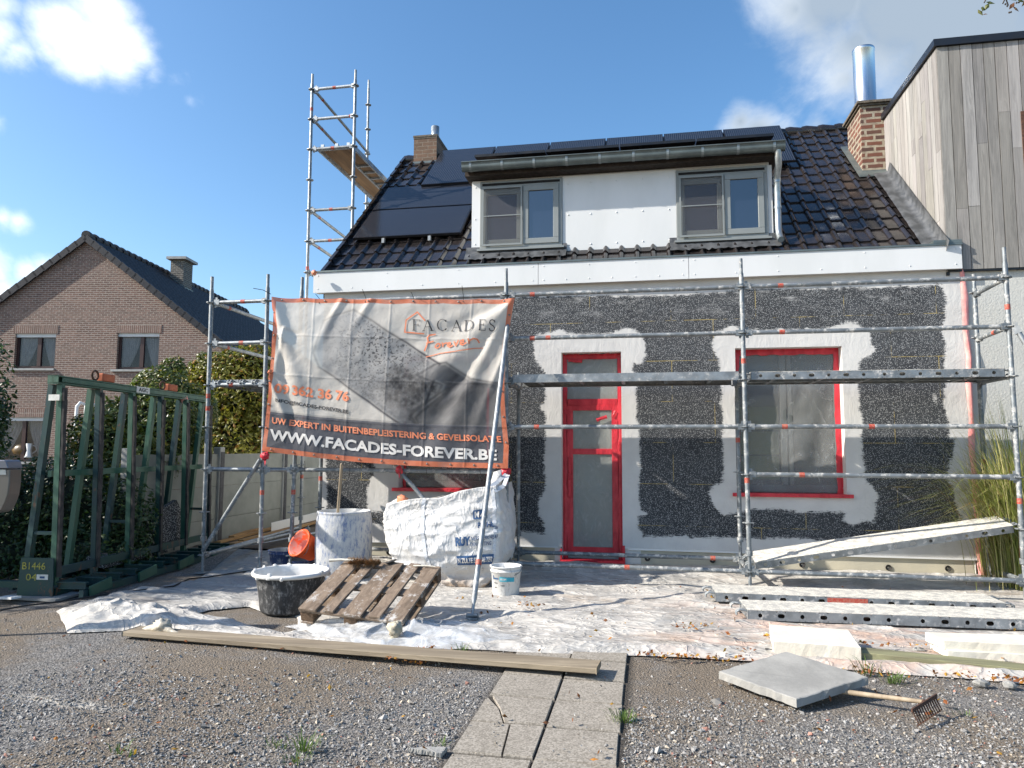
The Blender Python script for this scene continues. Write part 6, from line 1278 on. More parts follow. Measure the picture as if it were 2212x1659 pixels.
# ============================================================ tubs, buckets, drum
tub = thing('mortar_tub', 'large round black mortar tub crusted white round the rim, left of the pallet', 'tub', (-1.645, -1.76, 0))
tc_ = (-1.645, -1.76, .012); mb = MB(); mb.lathe(tc_, [(.0, 0), (.245, 0), (.262, .02), (.27, .1), (.30, .28), (.318, .325)], 48, wob=.006); mb.build('body', M['tub'], tub)
mb = MB(); mb.lathe(tc_, [(.312, .316), (.337, .318), (.345, .335), (.338, .352), (.322, .354), (.305, .335), (.29, .27), (.262, .10), (.24, .035), (.0, .03)], 48, wob=.008); 
rr = random.Random(31)
for k_ in range(26): a_ = rr.uniform(0, 6.283); mb.blob((tc_[0]+.332*math.cos(a_), tc_[1]+.332*math.sin(a_), tc_[2]+.345+rr.uniform(-.03, .012)), (rr.uniform(.010, .028), rr.uniform(.010, .02), rr.uniform(.010, .028)), k_, 7, 5, .4)
mb.build('rim_and_lining', M['tub_in'], tub)
def bucket(name, c, r0, r1, h, mat, inmat, label, cat, axis=None, grp=None, fill=.5, text=None):
    c = Vector(c); t = thing(name, label, cat, tuple(c), grp); Mx = Matrix.Identity(3) if axis is None else Vector(axis).to_track_quat('Z', 'Y').to_matrix()
    mb = MB(); mb.lathe(c, [(0, 0), (r0*.97, 0), (r0, .012), (r0+(r1-r0)*.8, h*.80), (r0+(r1-r0)*.8+.008, h*.81), (r0+(r1-r0)*.84+.008, h*.86), (r1-.002, h*.87), (r1, h*.955), (r1+.010, h*.96), (r1+.011, h), (r1-.001, h*1.004)], 32, axis, .003); bdy = mb.build('body', mat, t)
    mb = MB(); rf_ = r0+(r1-r0)*fill; mb.lathe(c, [(r1-.001, h*1.003), (r1-.010, h*.985), (rf_-.008, h*fill), (rf_*.5, h*fill+.006), (0.0001, h*fill)], 32, axis, .003); mb.build('inside', inmat, t)
    mb = MB(); P = []
    for k in range(13): a = math.pi*k/12; P.append(c+Mx@Vector((math.cos(a)*(r1+.012), -math.sin(a)*(r1+.012)*.80, h*.93-math.sin(a)*h*.28)))
    mb.tube(P, .003, 6); mb.build('handle', M['galv'], t); return t, Mx
M['grey_in'] = simple('grey wet mortar', (.38, .39, .39), (.30, .31, .31), 14, .6, 0, .3, 40)
c1 = at(*z5(268, 888), 'z', .06); bucket('bucket', (c1[0]+.02, c1[1]+.17, .03), .16, .185, .21, M['blue_bucket'], M['grey_in'], 'plaster-splashed blue bucket standing left of the orange one', 'bucket', grp='blue buckets by the drum', fill=.55)
c2 = at(*z5(478, 870), 'z', .06); bucket('bucket', (c2[0]+.02, c2[1]+.20, .03), .15, .165, .20, M['blue_bucket'], M['grey_in'], 'blue bucket with the orange bucket lying on it', 'bucket', grp='blue buckets by the drum', fill=.6)
c3 = at(*z5(455, 905), 'z', .04); bucket('bucket', (c3[0], c3[1]+.02, .02), .13, .145, .13, M['blue_bucket'], M['grey_in'], 'low blue bucket behind the black tub, nearest of the blue ones', 'bucket', grp='blue buckets by the drum', fill=.7)
oc = dep(*z5(492, 735), 8.25); ax_ = Vector((-.42, -.78, .48)).normalized(); ob = Vector(oc)-ax_*.13; obt, _ = bucket('bucket', tuple(ob), .125, .155, .24, M['orange_bucket'], M['orange_in'], 'orange bucket tipped on its side against the crusted drum', 'bucket', axis=ax_, fill=.35)
wb = at(*z5(1966, 1130), 'z', .0); WBc = (wb[0], wb[1]+.14, .02); wbt, _ = bucket('bucket', WBc, .132, .152, .285, M['white_bucket'], M['tub_in'], 'white plaster bucket with a blue label to the right of the slanted prop', 'bucket', fill=.75)
def wbf(u, v): a = -math.pi/2-.10+u/.145; return (WBc[0]+math.cos(a)*(.1335+v*.06+.0035), WBc[1]+math.sin(a)*(.1335+v*.06+.0035), WBc[2]+v)
lb = MB(); stroke(lb, [(-.01, .170), (.115, .166)], .021, wbf, 10); lb.build('label', M['cyan_ink'], wbt)
lb = MB(); put_text(lb, 'SKIM', lambda u, v: Vector(wbf(u, v))+(Vector(wbf(u, v))-Vector((WBc[0], WBc[1], WBc[2]+v))).normalized()*.0015, -.015, .045, .160, .180, .02); lb.build('lettering', M['white_ink'], wbt)
lb = MB(); stroke(lb, [(-.10, .195), (-.10, .165)], .006, wbf, 2); stroke(lb, [(-.085, .172), (-.04, .172)], .007, wbf, 3); lb.build('lettering', M['blue_ink'], wbt)
lb = MB()
for i, (a, b) in enumerate([(-.09, -.05), (-.01, .03), (-.09, -.06)]): stroke(lb, [(a, .130-.022*i), (b, .130-.022*i)], .003, wbf, 2)
lb.build('fine_print', M['dark_ink'], wbt)
# crusted drum with its stirring pole
dc = Vector(dep(744, 1120, 8.15)); DC = (dc.x, dc.y, .03); dz = .74
drum = thing('plaster_drum', 'tall blue drum thickly crusted with pale plaster behind the tub', 'drum', DC)
mb = MB(); mb.lathe(DC, [(0, 0), (.295, 0), (.306, .02), (.312, .15), (.318, .35), (.312, .60), (.300, .685), (.296, .70), (.300, .705), (.302, .725), (.29, .728)], 64, wob=.006); do = mb.build('body', M['drum'], drum)
mb = MB(); mb.lathe(DC, [(.290, .7275), (.282, .70), (.28, .5), (0.001, .48)], 48); mb.build('inside', M['tub_in'], drum)
p1 = Vector(dep(738, 1003, 8.1)); p0 = Vector(dep(731, 1092, 8.2)); d_ = p0-p1; mb = MB(); mb.tube([p0+d_*1.2, p1], .0165, 10); mb.lathe(tuple(p1), [(.0165, -.001), (.012, .010), (.0001, .014)], 10)
tag(mb.build('stirring_pole', M['pole_wood'], origin=tuple(p0)), 'pale wooden pole standing up out of the crusted drum', 'pole')
# ============================================================ big bag
bag = thing('bulk_bag', 'large white woven bulk bag with blue print sagging behind the slanted prop', 'bulk bag', (-.55, -.15, 0))
BGC = (-.56, -.14)
def make_bag():
    NU, NV = 200, 90; hs = np.linspace(0, 1, NV+1); V = []; W, D = 1.06, .86
    xl_px = np.interp(hs, [0, .12, .3, .5, .75, .9, 1.0], [940, 880, 858, 842, 834, 834, 842]); xr_px = np.interp(hs, [0, .1, .3, .6, .85, 1.0], [1046, 1068, 1078, 1082, 1078, 1074])
    for j, h in enumerate(hs):
        z_l = .02+h*.84; z_r = .02+h*1.06
        pl = at(xl_px[j], 1100, 'y', -.36); prr = at(xr_px[j], 1100, 'y', -.36)
        x0, x1 = pl[0], prr[0]
        for i in range(NU):
            a = i/NU*4; s = int(a) % 4; t = a-int(a); bul = .09*math.sin(math.pi*min(h*1.15, 1))+.02
            ins = .07*(1-math.sin(math.pi*min(1, .15+h)))*0
            if s == 0: x = x0+(x1-x0)*t; y = -.40-bul*math.sin(math.pi*t)**.7; zz_ = z_l+(z_r-z_l)*t
            elif s == 1: x = x1+bul*math.sin(math.pi*t)*.5; y = -.40+D*t; zz_ = z_r
            elif s == 2: x = x1+(x0-x1)*t; y = -.40+D+bul*.3*math.sin(math.pi*t); zz_ = z_r+(z_l-z_r)*t
            else: x = x0-bul*math.sin(math.pi*t)*.6; y = -.40+D-D*t; zz_ = z_l
            V.append((x, y, zz_))
    V = np.array(V); 
    hh = np.repeat(hs, NU); aa = np.tile(np.arange(NU)/NU, NV+1)
    # crumpling: horizontal sagging folds low down, diagonal pulls from the upper right corner
    n1 = (1-np.abs(fbm(np.c_[aa*9, hh*3.2], 1.4, 3, 81)))**5; n2 = (1-np.abs(fbm(np.c_[aa*6+hh*1.5, hh*2.2-aa*3], 2.2, 3, 82)))**6; per = np.minimum(1, 8*(1-hh))*0+1
    rad = n1*.038*(1.1-hh)+n2*.020+fbm(np.c_[aa*7, hh*2], 2, 2, 83)*.006; rad -= .05*np.exp(-((hh-.12)/.07)**2)
    cen = np.array([V[:, 0].mean(), -.40+.43]); dirv = V[:, :2]-cen; dirv /= np.maximum(np.hypot(dirv[:, 0], dirv[:, 1]), .1)[:, None]; V[:, :2] += dirv*rad[:, None]
    V[:, 2] += (hh > .5)*(hh-.5)*2*(.045*fbm(np.c_[aa*8, hh*0], 1.5, 2, 84)-.03*np.exp(-((aa-.13)/.05)**2))
    V = V.reshape(NV+1, NU, 3); top = V[-1]; inner = []
    for k in range(1, 7):
        c = top.mean(0); r = top+(c-top)*(.05+.15*k); r[:, 2] = top[:, 2]-.05*k+.03*fbm(np.c_[r[:, 0], r[:, 1]], 6, 2, 85); inner.append(r)
    A = np.concatenate([V, np.array(inner)], 0); R = A.shape[0]; i = np.arange(NU)[None, :]; j = np.arange(R-1)[:, None]; Fq = np.stack([j*NU+i, j*NU+(i+1) % NU, (j+1)*NU+(i+1) % NU, (j+1)*NU+i], -1).reshape(-1, 4)
    hv = np.concatenate([np.repeat(hs, NU), np.ones(6*NU)]); av = np.concatenate([aa, np.tile(np.arange(NU)/NU, 6)])
    st = np.clip(1-hv/.16, 0, 1)*np.clip(.5+fbm(np.c_[av*20, hv*9], 1, 3, 86), 0, 1)*.9
    np_mesh('sack', A.reshape(-1, 3), Fq, M['bag'], bag, True, {'stain': st}); return V
BV = make_bag()
def bagf(u, h, off=.006):
    """point on the bag's front, u 0..1 from left to right"""
    i = max(0, min(48.999, u*50)); j = max(0, min(88.999, h*90)); i0, j0 = int(i), int(j); fi, fj = i-i0, j-j0
    p = BV[j0, i0]*(1-fi)*(1-fj)+BV[j0, i0+1]*fi*(1-fj)+BV[j0+1, i0]*(1-fi)*fj+BV[j0+1, i0+1]*fi*fj; return (p[0], p[1]-off, p[2])
def strap(u, h0, h1_, w=.022, n=24):
    mb = MB(); stroke(mb, [(u, h0), (u-.0, h1_)], w, lambda a, b: bagf(a, b, .007), n); return mb
strap(.36, .22, .985, .016).build('strap', M['web'], bag); strap(.955, .30, .97, .014).build('strap', M['web'], bag)
lp = MB(); pts = [Vector(bagf(.97, .95)), Vector(at(1088, 1050, 'y', -.35)), Vector(at(1097, 1026, 'y', -.12))]; pts2 = [Vector(bagf(.90, .97)), Vector(at(1076, 1040, 'y', -.3)), Vector(at(1094, 1024, 'y', -.10))]
for P in (pts, pts2):
    for a, b in zip(P[:-1], P[1:]): lp.bar(a, b, .045, .004, up=(0, -1, .2))
lp.build('lifting_loop', M['web'], bag)
cr = MB(); cr.smooth = True; P = [Vector(at(*z5(*q), 'y', -.20)) for q in ((1895, 180), (1955, 160), (1955, 260), (1935, 315), (1885, 330), (1875, 250))]; cr.prism([tuple(q) for q in P], (0, .01, 0)); cr.build('torn_flap', M['bag'], bag)
bt = MB(); put_text(bt, 'RUY', lambda a, b: bagf(a, b, .012), .635, .76, .435, .53, .06, 0, 2); put_text(bt, 'NERS WERKWEAR', lambda a, b: bagf(a, b, .012), .765, .985, .485, .525, .015); put_text(bt, 'DEN RENTING', lambda a, b: bagf(a, b, .012), .76, .93, .425, .465, .015); put_text(bt, 'RUHL', lambda a, b: bagf(a, b, .012), .82, .955, .60, .655, .05); put_text(bt, '.be', lambda a, b: bagf(a, b, .012), .955, .985, .575, .615, .01)
NB = 12; bt.add([bagf(.785+.115*i/NB, .69+.09*j/8, .010) for j in range(9) for i in range(NB+1)], [(j*(NB+1)+i, j*(NB+1)+i+1, (j+1)*(NB+1)+i+1, (j+1)*(NB+1)+i) for j in range(8) for i in range(NB)]); bt.build('lettering', M['blue_ink'], bag)
bt = MB(); put_text(bt, 'M', lambda a, b: bagf(a, b, .016), .80, .835, .705, .765, .03); stroke(bt, [(.85, .715), (.87, .755), (.885, .715)], (.004, .005), lambda a, b: bagf(a, b, .016), 3); bt.build('lettering', M['white_ink'], bag)
bt = MB(); NB = 64; bt.add([bagf(.63+.325*i/NB, .235+.10*j/18, .010) for j in range(19) for i in range(NB+1)], [(j*(NB+1)+i, j*(NB+1)+i+1, (j+1)*(NB+1)+i+1, (j+1)*(NB+1)+i) for j in range(18) for i in range(NB)]); bt.build('print_block', M['blue_ink'], bag)
bt = MB(); put_text(bt, 'N ZULTE EN AALTER', lambda a, b: bagf(a, b, .018), .64, .95, .258, .312, .03, 0, 3); bt.build('lettering', M['white_ink'], bag)
rag('orange_cloth', tuple(Vector(bagf(.12, 1.))+Vector((0, .08, .02))), .06, 'orange cloth scrap on top of the bulk bag at its left', M['orange_ink'], 9, False)
# ============================================================ green transport rack
rack = thing('glass_rack', 'tall green steel A-frame transport rack for glass sheets left of the scaffold', 'rack', (-4.3, -1.7, 0))
ra = np.array([-4.275, -1.70]); rb = np.array([-4.545, 1.17]); rd_ = (rb-ra)/np.linalg.norm(rb-ra); rn = np.array([rd_[1], -rd_[0]])   # rn points right
RL = np.linalg.norm(rb-ra)
def rp3(l, s, z): q = ra+rd_*l+rn*s; return (q[0], q[1], z)
mb = MB(); 
for (s0, s1, zz0, zz1) in ((-.055, .055, 2.165, 2.177), (-.055, .055, 2.095, 2.107), (-.012, .012, 2.107, 2.165)):
    mb.hexa([rp3(-.06, s0, zz0), rp3(-.06, s1, zz0), rp3(RL+.05, s1, zz0), rp3(RL+.05, s0, zz0), rp3(-.06, s0, zz1), rp3(-.06, s1, zz1), rp3(RL+.05, s1, zz1), rp3(RL+.05, s0, zz1)])
mb.hexa([rp3(-.06, -.057, 2.09), rp3(-.06, .057, 2.09), rp3(-.055, .057, 2.09), rp3(-.055, -.057, 2.09), rp3(-.06, -.057, 2.18), rp3(-.06, .057, 2.18), rp3(-.055, .057, 2.18), rp3(-.055, -.057, 2.18)])
mb.hexa([rp3(0, .050, 2.115), rp3(0, .056, 2.115), rp3(RL, .056, 2.115), rp3(RL, .050, 2.115), rp3(0, .050, 2.16), rp3(0, .056, 2.16), rp3(RL, .056, 2.16), rp3(RL, .050, 2.16)])
mb.build('top_beam', M['green_light'], rack)
for i in range(6):
    l = RL*i/5; fr = MB(); fr.bar(rp3(l, -.20, .16), rp3(l, -.045, 2.09), .055, .06, up=(rd_[0], rd_[1], 0)); fr.build('leg', M['green'] if i % 2 == 0 else M['green_light'], rack)
    fr = MB(); fr.bar(rp3(l, .10, .12), rp3(l, .045, 2.09), .055, .05, up=(rd_[0], rd_[1], 0)); lo_ = fr.build('leg', M['green'] if i % 2 else M['green_light'], rack)
    fr = MB(); n = 16; rr = random.Random(i); 
    for k_ in range(n):
        za, zb = .2+1.85*k_/n, .2+1.85*(k_+1.02)/n; off = lambda z: .145-(z-.12)/1.97*.055+rr.uniform(-.004, .006); fr.bar(rp3(l-.005, off(za), za), rp3(l-.005, off(zb), zb), .045, .022, up=(rn[0], rn[1], 0))
    fr.build('rubber_strip', M['black_foam'], lo_)
    if i in (0, 2, 5):
        fr = MB(); fr.bar(rp3(l, -.17, .62), rp3(l, .09, .62), .04, .03); fr.build('cross_tie', M['green'], rack)
fr = MB(); fr.bar(rp3(.0, -.02, 1.20), rp3(RL, -.02, 1.20), .04, .06); fr.build('middle_rail', M['green_light'], rack); fr = MB(); fr.bar(rp3(.0, .12, .25), rp3(RL, .12, .25), .03, .08); fr.build('lower_rail', M['green'], rack)
fr = MB(); fr.bar(rp3(RL*.45, -.1, .58), rp3(RL*.72, -.1, .60), .03, .05); fr.build('cross_tie', M['green_light'], rack)
pltt = MB(); pltt.hexa([rp3(-.06, -.24, .02), rp3(-.06, .135, .02), rp3(-.045, .135, .02), rp3(-.045, -.24, .02), rp3(-.06, -.215, .385), rp3(-.06, .12, .385), rp3(-.045, .12, .385), rp3(-.045, -.215, .385)]); ep = pltt.build('end_plate', M['green'], rack)
def epf(u, v): q = rp3(-.064, -.24+u, .02+v); return q
yt = MB(); put_text(yt, 'B1446', epf, .045, .285, .255, .325, .0, 0); put_text(yt, '04', epf, .09, .20, .15, .215, .0); yt.build('lettering', M['yellow_ink'], ep)
yt = MB(); stroke(yt, [(.215, .185), (.305, .185)], .025, epf, 2); yt.build('sticker', M['white_label'], ep); yt = MB(); stroke(yt, [(.24, .183), (.28, .183)], .010, lambda u, v: tuple(Vector(epf(u, v))-Vector((0, .002, 0))), 2); yt.build('fine_print', M['blue_ink'], ep)
# base: long skids and short cross beams standing proud like steps
for s_ in (-.52, .42): fr = MB(); fr.bar(rp3(-.05 if s_ > 0 else .2, s_, .05), rp3(RL+.1, s_, .05), .045, .07); fr.build('skid', M['green'], rack)
for k_ in range(12):
    l = .0+RL*k_/11; fr = MB(); fr.bar(rp3(l, .135, .150), rp3(l, .44, .150), .05, .009); fr.bar(rp3(l, .135, .122), rp3(l, .43, .122), .009, .046); fr.bar(rp3(l, .135, .095), rp3(l, .44, .095), .05, .009); fr.build('cross_beam', M['green'], rack)
    if k_ % 2 == 0: fr = MB(); fr.bar(rp3(l, -.56, .12), rp3(l, -.2, .12), .055, .06); fr.build('cross_beam', M['green'], rack)
    if k_ % 3 == 0: fr = MB(); fr.bar(rp3(l+.02, .46, .06), rp3(l+.34, .46, .10), .02, .10); fr.build('side_plate', M['green_light'], rack)
fr = MB(); fr.bar(rp3(-.02, .02, .06), rp3(RL, .02, .06), .26, .06); fr.build('floor_plate', M['green'], rack)
lb = MB(); A = Vector(rp3(RL*.42, .060, 2.105)); E_ = Vector((rd_[0], rd_[1], 0)); lb.add([A, A+E_*.26, A+E_*.26+Vector((0, 0, .072)), A+Vector((0, 0, .072))], [(0, 1, 2, 3)]); ls = lb.build('sign', M['white_label'], rack)
lb = MB(); put_text(lb, 'AGC', lambda u, v: tuple(A+E_*u+Vector((.002, 0, v))), .04, .22, .014, .060, .03); lb.build('lettering', M['dark_ink'], ls)
for l, lab in ((.58, 'nearer of two small orange strap pots sitting on the rack\'s top beam'), (1.85, 'farther orange strap pot sitting on the rack\'s top beam')):
    c = rp3(l, .0, 2.178); t = thing('strap_winch', lab, 'winch', c, 'orange winches on the green rack'); mb = MB(); mb.bar(rp3(l+.06, 0, 2.225), rp3(l+.27, 0, 2.225), .075, .09); mb.build('housing', M['terracotta'], t, bevel=.01)
    mb = MB(); 
    for k_ in range(12): a0 = 2*math.pi*k_/12; a1 = 2*math.pi*(k_+1)/12; mb.tube([rp3(l-.02+.05*math.cos(a0), 0, 2.24+.05*math.sin(a0)), rp3(l-.02+.05*math.cos(a1), 0, 2.24+.05*math.sin(a1))], .012, 6)
    mb.build('hook_ring', M['rusty'], t)
for k_, (x, y) in enumerate([z2(345, 278)]):
    q = at(x, y, 'y', -1.74); mb = MB(); mb.box(q[0]-.075, q[0]+.05, q[1]-.02, q[1]-.01, q[2]-.03, q[2]+.03); tag(mb.build('name_plate', M['white_label'], rack), 'small white plate on the nearest leg')
rag('pink_rag', at(*z2(1120, 285), 'y', .6), .055, 'pink rag tied near the far top end of the green rack', M['pink_tape'], 11)
sb = MB(); q0, q1_ = rp3(RL*.30, -.02, .16), rp3(RL*.75, -.02, .16); sb.hexa([rp3(RL*.28, -.16, .15), rp3(RL*.28, .06, .15), rp3(RL*.70, .06, .15), rp3(RL*.70, -.16, .15), rp3(RL*.28, -.16, .27), rp3(RL*.28, .06, .27), rp3(RL*.70, .06, .27), rp3(RL*.70, -.16, .27)])
def m_speck():
    g = G('speckled graphite foam', .9); g.col(g.ramp(g.voro(60), .30, .40, (.35, .36, .36), (.03, .032, .035))); return g.m
M['speck'] = m_speck()
tag(sb.build('foam_strip', M['speck'], origin=rp3(RL*.28, -.1, .15)), 'long strip of speckled dark insulation lying inside the green rack', 'insulation board')
sb = MB(); P = [rp3(RL*.62, .0, .27), rp3(RL*.86, .02, .20), rp3(RL*.90, .0, .42), rp3(RL*.80, -.02, .78), rp3(RL*.70, -.02, .70)]; sb.prism(P, (-.05, -.01, 0)); tag(sb.build('foam_offcut', M['speck'], origin=P[0]), 'pointed speckled insulation offcut standing inside the far half of the rack', 'insulation board')
fb = MB(); c = at(*z2(60, 1505), 'z', .03); fb.bar(c+np.array([-.13, .04, 0]), c+np.array([.10, -.03, .02]), .09, .02); tag(fb.build('white_offcut', M['white_panel'], origin=tuple(c)), 'small white board scrap on the gravel left of the rack', 'offcut')
cb = MB(); pts = [at(*b7(*q), 'z', .03) for q in ((0, 290), (150, 262), (300, 245), (480, 218), (640, 192), (820, 172), (1000, 150), (1090, 108), (1200, 98), (1330, 78), (1440, 62))]; cb.tube(pts, .008, 6); tag(cb.build('black_cable', M['black_cable'], origin=tuple(pts[0])), 'black cable snaking over the sheet past the green rack', 'cable')
sb = MB(); sb.box(-4.62, -4.0, -1.86, -1.50, .0, .022); tag(sb.build('kerb_slab', M['slab'], origin=(-4.3, -1.7, 0)), 'flat slab under the near foot of the green rack', 'slab')
# pile of offcuts and a steel tube along the precast wall
rr = random.Random(12)
pile_pts = [((470, 1172), (660, 1122)), ((500, 1160), (690, 1100)), ((520, 1168), (640, 1138)), ((545, 1150), (600, 1130)), ((500, 1176), (690, 1126)), ((620, 1120), (690, 1108))]
for i, (a, b) in enumerate(pile_pts):
    A = at(*a, 'z', .12+.02*(i % 3)); B = at(*b, 'z', .12+.03*(i % 3)); mb = MB(); mb.bar(A, B, .09, .03)
    tag(mb.build('timber_offcut', M['new_wood'], origin=tuple(A)), 'yellowish timber offcut in the pile at the foot of the concrete wall', 'timber', 'timber offcuts along the concrete wall')
A = at(586, 1148, 'z', .18); B = at(686, 1122, 'z', .18); mb = MB(); up_ = Vector((0, 0, .13)); mb.add([A, B, Vector(B)+up_, Vector(A)+up_, Vector(A)+Vector((-.02, .03, 0)), Vector(B)+Vector((-.02, .03, 0)), Vector(B)+up_+Vector((-.02, .03, 0)), Vector(A)+up_+Vector((-.02, .03, 0))], [(0, 1, 2, 3), (4, 7, 6, 5), (3, 2, 6, 7), (0, 3, 7, 4), (1, 5, 6, 2)])
fb_ = mb.build('foil_board', M['white_panel'], origin=tuple(A)); tag(fb_, 'white foil-faced board with blue marks on the timber pile', 'insulation board')
lb = MB(); AB = Vector(B)-Vector(A); nrm_ = Vector((-AB.y, AB.x, 0)).normalized()*-.004
for x0, x1, tx in ((.20, .42, 'nn'), (.52, .60, 'z'), (.72, .92, 'nn')): put_text(lb, tx, lambda u, v: tuple(Vector(A)+AB*u+up_*v+(nrm_ if nrm_.y < 0 else -nrm_)), x0, x1, .25, .80, .03, .02)
lb.build('lettering', simple('light blue print', (.03, .25, .55), None, 5), fb_)
mb = MB(); A = at(470, 1196, 'z', .06); B = at(680, 1152, 'z', .10); mb.tube([A, B], .0242, 10); tag(mb.build('loose_tube', M['galv'], origin=tuple(A)), 'loose steel tube lying on the soil beside the timber pile', 'steel tube')
so = MB(); gx = [(-4.75, 1.3), (-2.85, 1.2), (-2.8, 9), (-4.8, 9)]; so.add([(x, y, .094) for x, y in gx], [(0, 1, 2, 3)]); tag(so.build('soil_strip', M['soil']), kind='structure')
# ============================================================ precast wall, wire fence, letterbox
pw = thing('precast_wall', 'grey precast concrete panel wall with posts behind the left scaffold', 'wall', (-4.72, 3, 0))
WXP = -4.74; ys_w = [-.05, 1.86, 3.78, 5.7, 7.6, 9.5]
for a, b in zip(ys_w[:-1], ys_w[1:]):
    for k_ in range(3):
        mb = MB(); mb.box(WXP-.025, WXP+.02, a+.05, b-.05, -.05+.475*k_, -.05+.475*(k_+1)-.006); mb.build('panel', M['precast'], pw)
for i, y in enumerate(ys_w[:-1]):
    mb = MB(); mb.box(WXP-.06, WXP+.06, y-.06, y+.06, -.1, 1.47 if i else 1.45); mb.build('post', M['concrete'], pw, bevel=.01)
    mb = MB(); mb.box(WXP+.061, WXP+.068, y-.045, y+.045, -.05, 1.40); mb.build('post_strip', M['dark_ink'], pw)
wfn = thing('wire_fence', 'green welded wire mesh fence in front of the dark hedge', 'fence', (-5.2, -1.5, 0))
mb = MB(); A = np.array([-6.9, -1.2]); B = np.array([-4.78, -.1]); n = 26
for i in range(n+1): q = A+(B-A)*i/n; mb.tube([(q[0], q[1], 0), (q[0], q[1], 1.0)], .0022, 4)
for z in np.arange(.05, 1.01, .12): mb.tube([(A[0], A[1], z), (B[0], B[1], z)], .0022, 4)
mb.build('mesh', M['wire'], wfn); mb = MB(); mb.tube([(A[0], A[1], 0), (A[0], A[1], 1.15)], .02, 8); mb.build('post', M['green'], wfn)
lbx = thing('letterbox', 'rounded brushed steel letterbox cut off by the left edge of the photo', 'letterbox', tuple(dep(-40, 1100, 5.6)*np.array([1, 1, 0])))
c = dep(-33, 1049, 5.6); r0_ = CR*np.array([1, 1, 0]); r0_ /= np.linalg.norm(r0_); f0 = np.array([-r0_[1], r0_[0], 0]); up0 = np.array([0, 0, 1.])
def lbp(x, d, z): return tuple(c+r0_*x+f0*d+up0*z)
w_ = .187; prof = [(-w_, .13), (w_, .13), (w_+.003, .02), (w_-.003, -.07), (w_-.02, -.13), (w_-.045, -.19), (w_-.08, -.212), (-w_, -.212)]
mb = MB(); mb.prism([lbp(x, 0, z) for x, z in prof], f0*.14); bo_ = mb.build('body', M['steel_box'], lbx, bevel=.006)
mb = MB(); mb.prism([lbp(x, -.018, z) for x, z in [(-w_, .134), (w_+.002, .134), (w_-.02, .19), (w_-.035, .198), (-w_, .198)]], f0*.17); mb.build('lid', M['steel_lid'], lbx, bevel=.005)
mb = MB(); mb.prism([lbp(x, -.004, z) for x, z in [(.085, .125), (.155, .125), (.165, .085), (.08, .085)]], f0*.003); mb.build('name_window', M['eps_white'], lbx); mb = MB(); mb.disc(lbp(.02, -.003, .11), .007, -f0); mb.build('rivet', M['galv'], lbx)
mb = MB(); mb.tube([lbp(-.1, .10, -.2), (*lbp(-.1, .10, 0)[:2], 0)], .03, 10); mb.build('post', M['steel_box'], lbx)
# ============================================================ foliage
def leaves(name, mat, parent, centers, nrm, size, tones, aspect=.42, jitter=1., origin=None, fold=True):
    """one mesh of leaf shaped faces: centers (n,3), nrm (n,3) preferred direction, size (n,), tones (n,3)"""
    n = len(centers); N_ = nrm+rng.normal(0, .55*jitter, (n, 3)); N_ /= np.linalg.norm(N_, axis=1)[:, None]
    t = rng.normal(0, 1, (n, 3)); t[:, 2] -= .3; t -= (t*N_).sum(1)[:, None]*N_; t /= np.linalg.norm(t, axis=1)[:, None]; b = np.cross(N_, t); s = size[:, None]
    P = [centers-t*s*.5, centers+b*s*aspect*.5-t*s*.05-N_*s*.05, centers+t*s*.5-N_*s*.12, centers-b*s*aspect*.5-t*s*.05-N_*s*.05, centers+N_*s*.04]
    V = np.stack(P, 1).reshape(-1, 3); k = np.arange(n)[:, None]*5; Fq = np.concatenate([k+np.array([0, 1, 4]), k+np.array([1, 2, 4]), k+np.array([2, 3, 4]), k+np.array([3, 0, 4])], 1).reshape(-1, 3)
    return np_mesh(name, V, Fq, mat, parent, False, {'tone': np.repeat(tones, 5, 0)}, origin=origin)
def shell_points(blobs, n, depth=.35, seed=0):
    C = []; Nn = []; w = np.array([b[1][0]*b[1][2] for b in blobs]); w = w/w.sum()
    for (c, r), k in zip(blobs, (w*n).astype(int)):
        d = rng.normal(0, 1, (k, 3)); d /= np.linalg.norm(d, axis=1)[:, None]; lump = 1+.22*fbm(d+np.array(c), 2.6, 3, seed); rad = lump*(1-depth*rng.random(k)**2.2); P = np.array(c)+d*np.array(r)*rad[:, None]; C.append(P); Nn.append(d)
    C = np.concatenate(C); Nn = np.concatenate(Nn); keep = C[:, 2] > .02; return C[keep], Nn[keep]
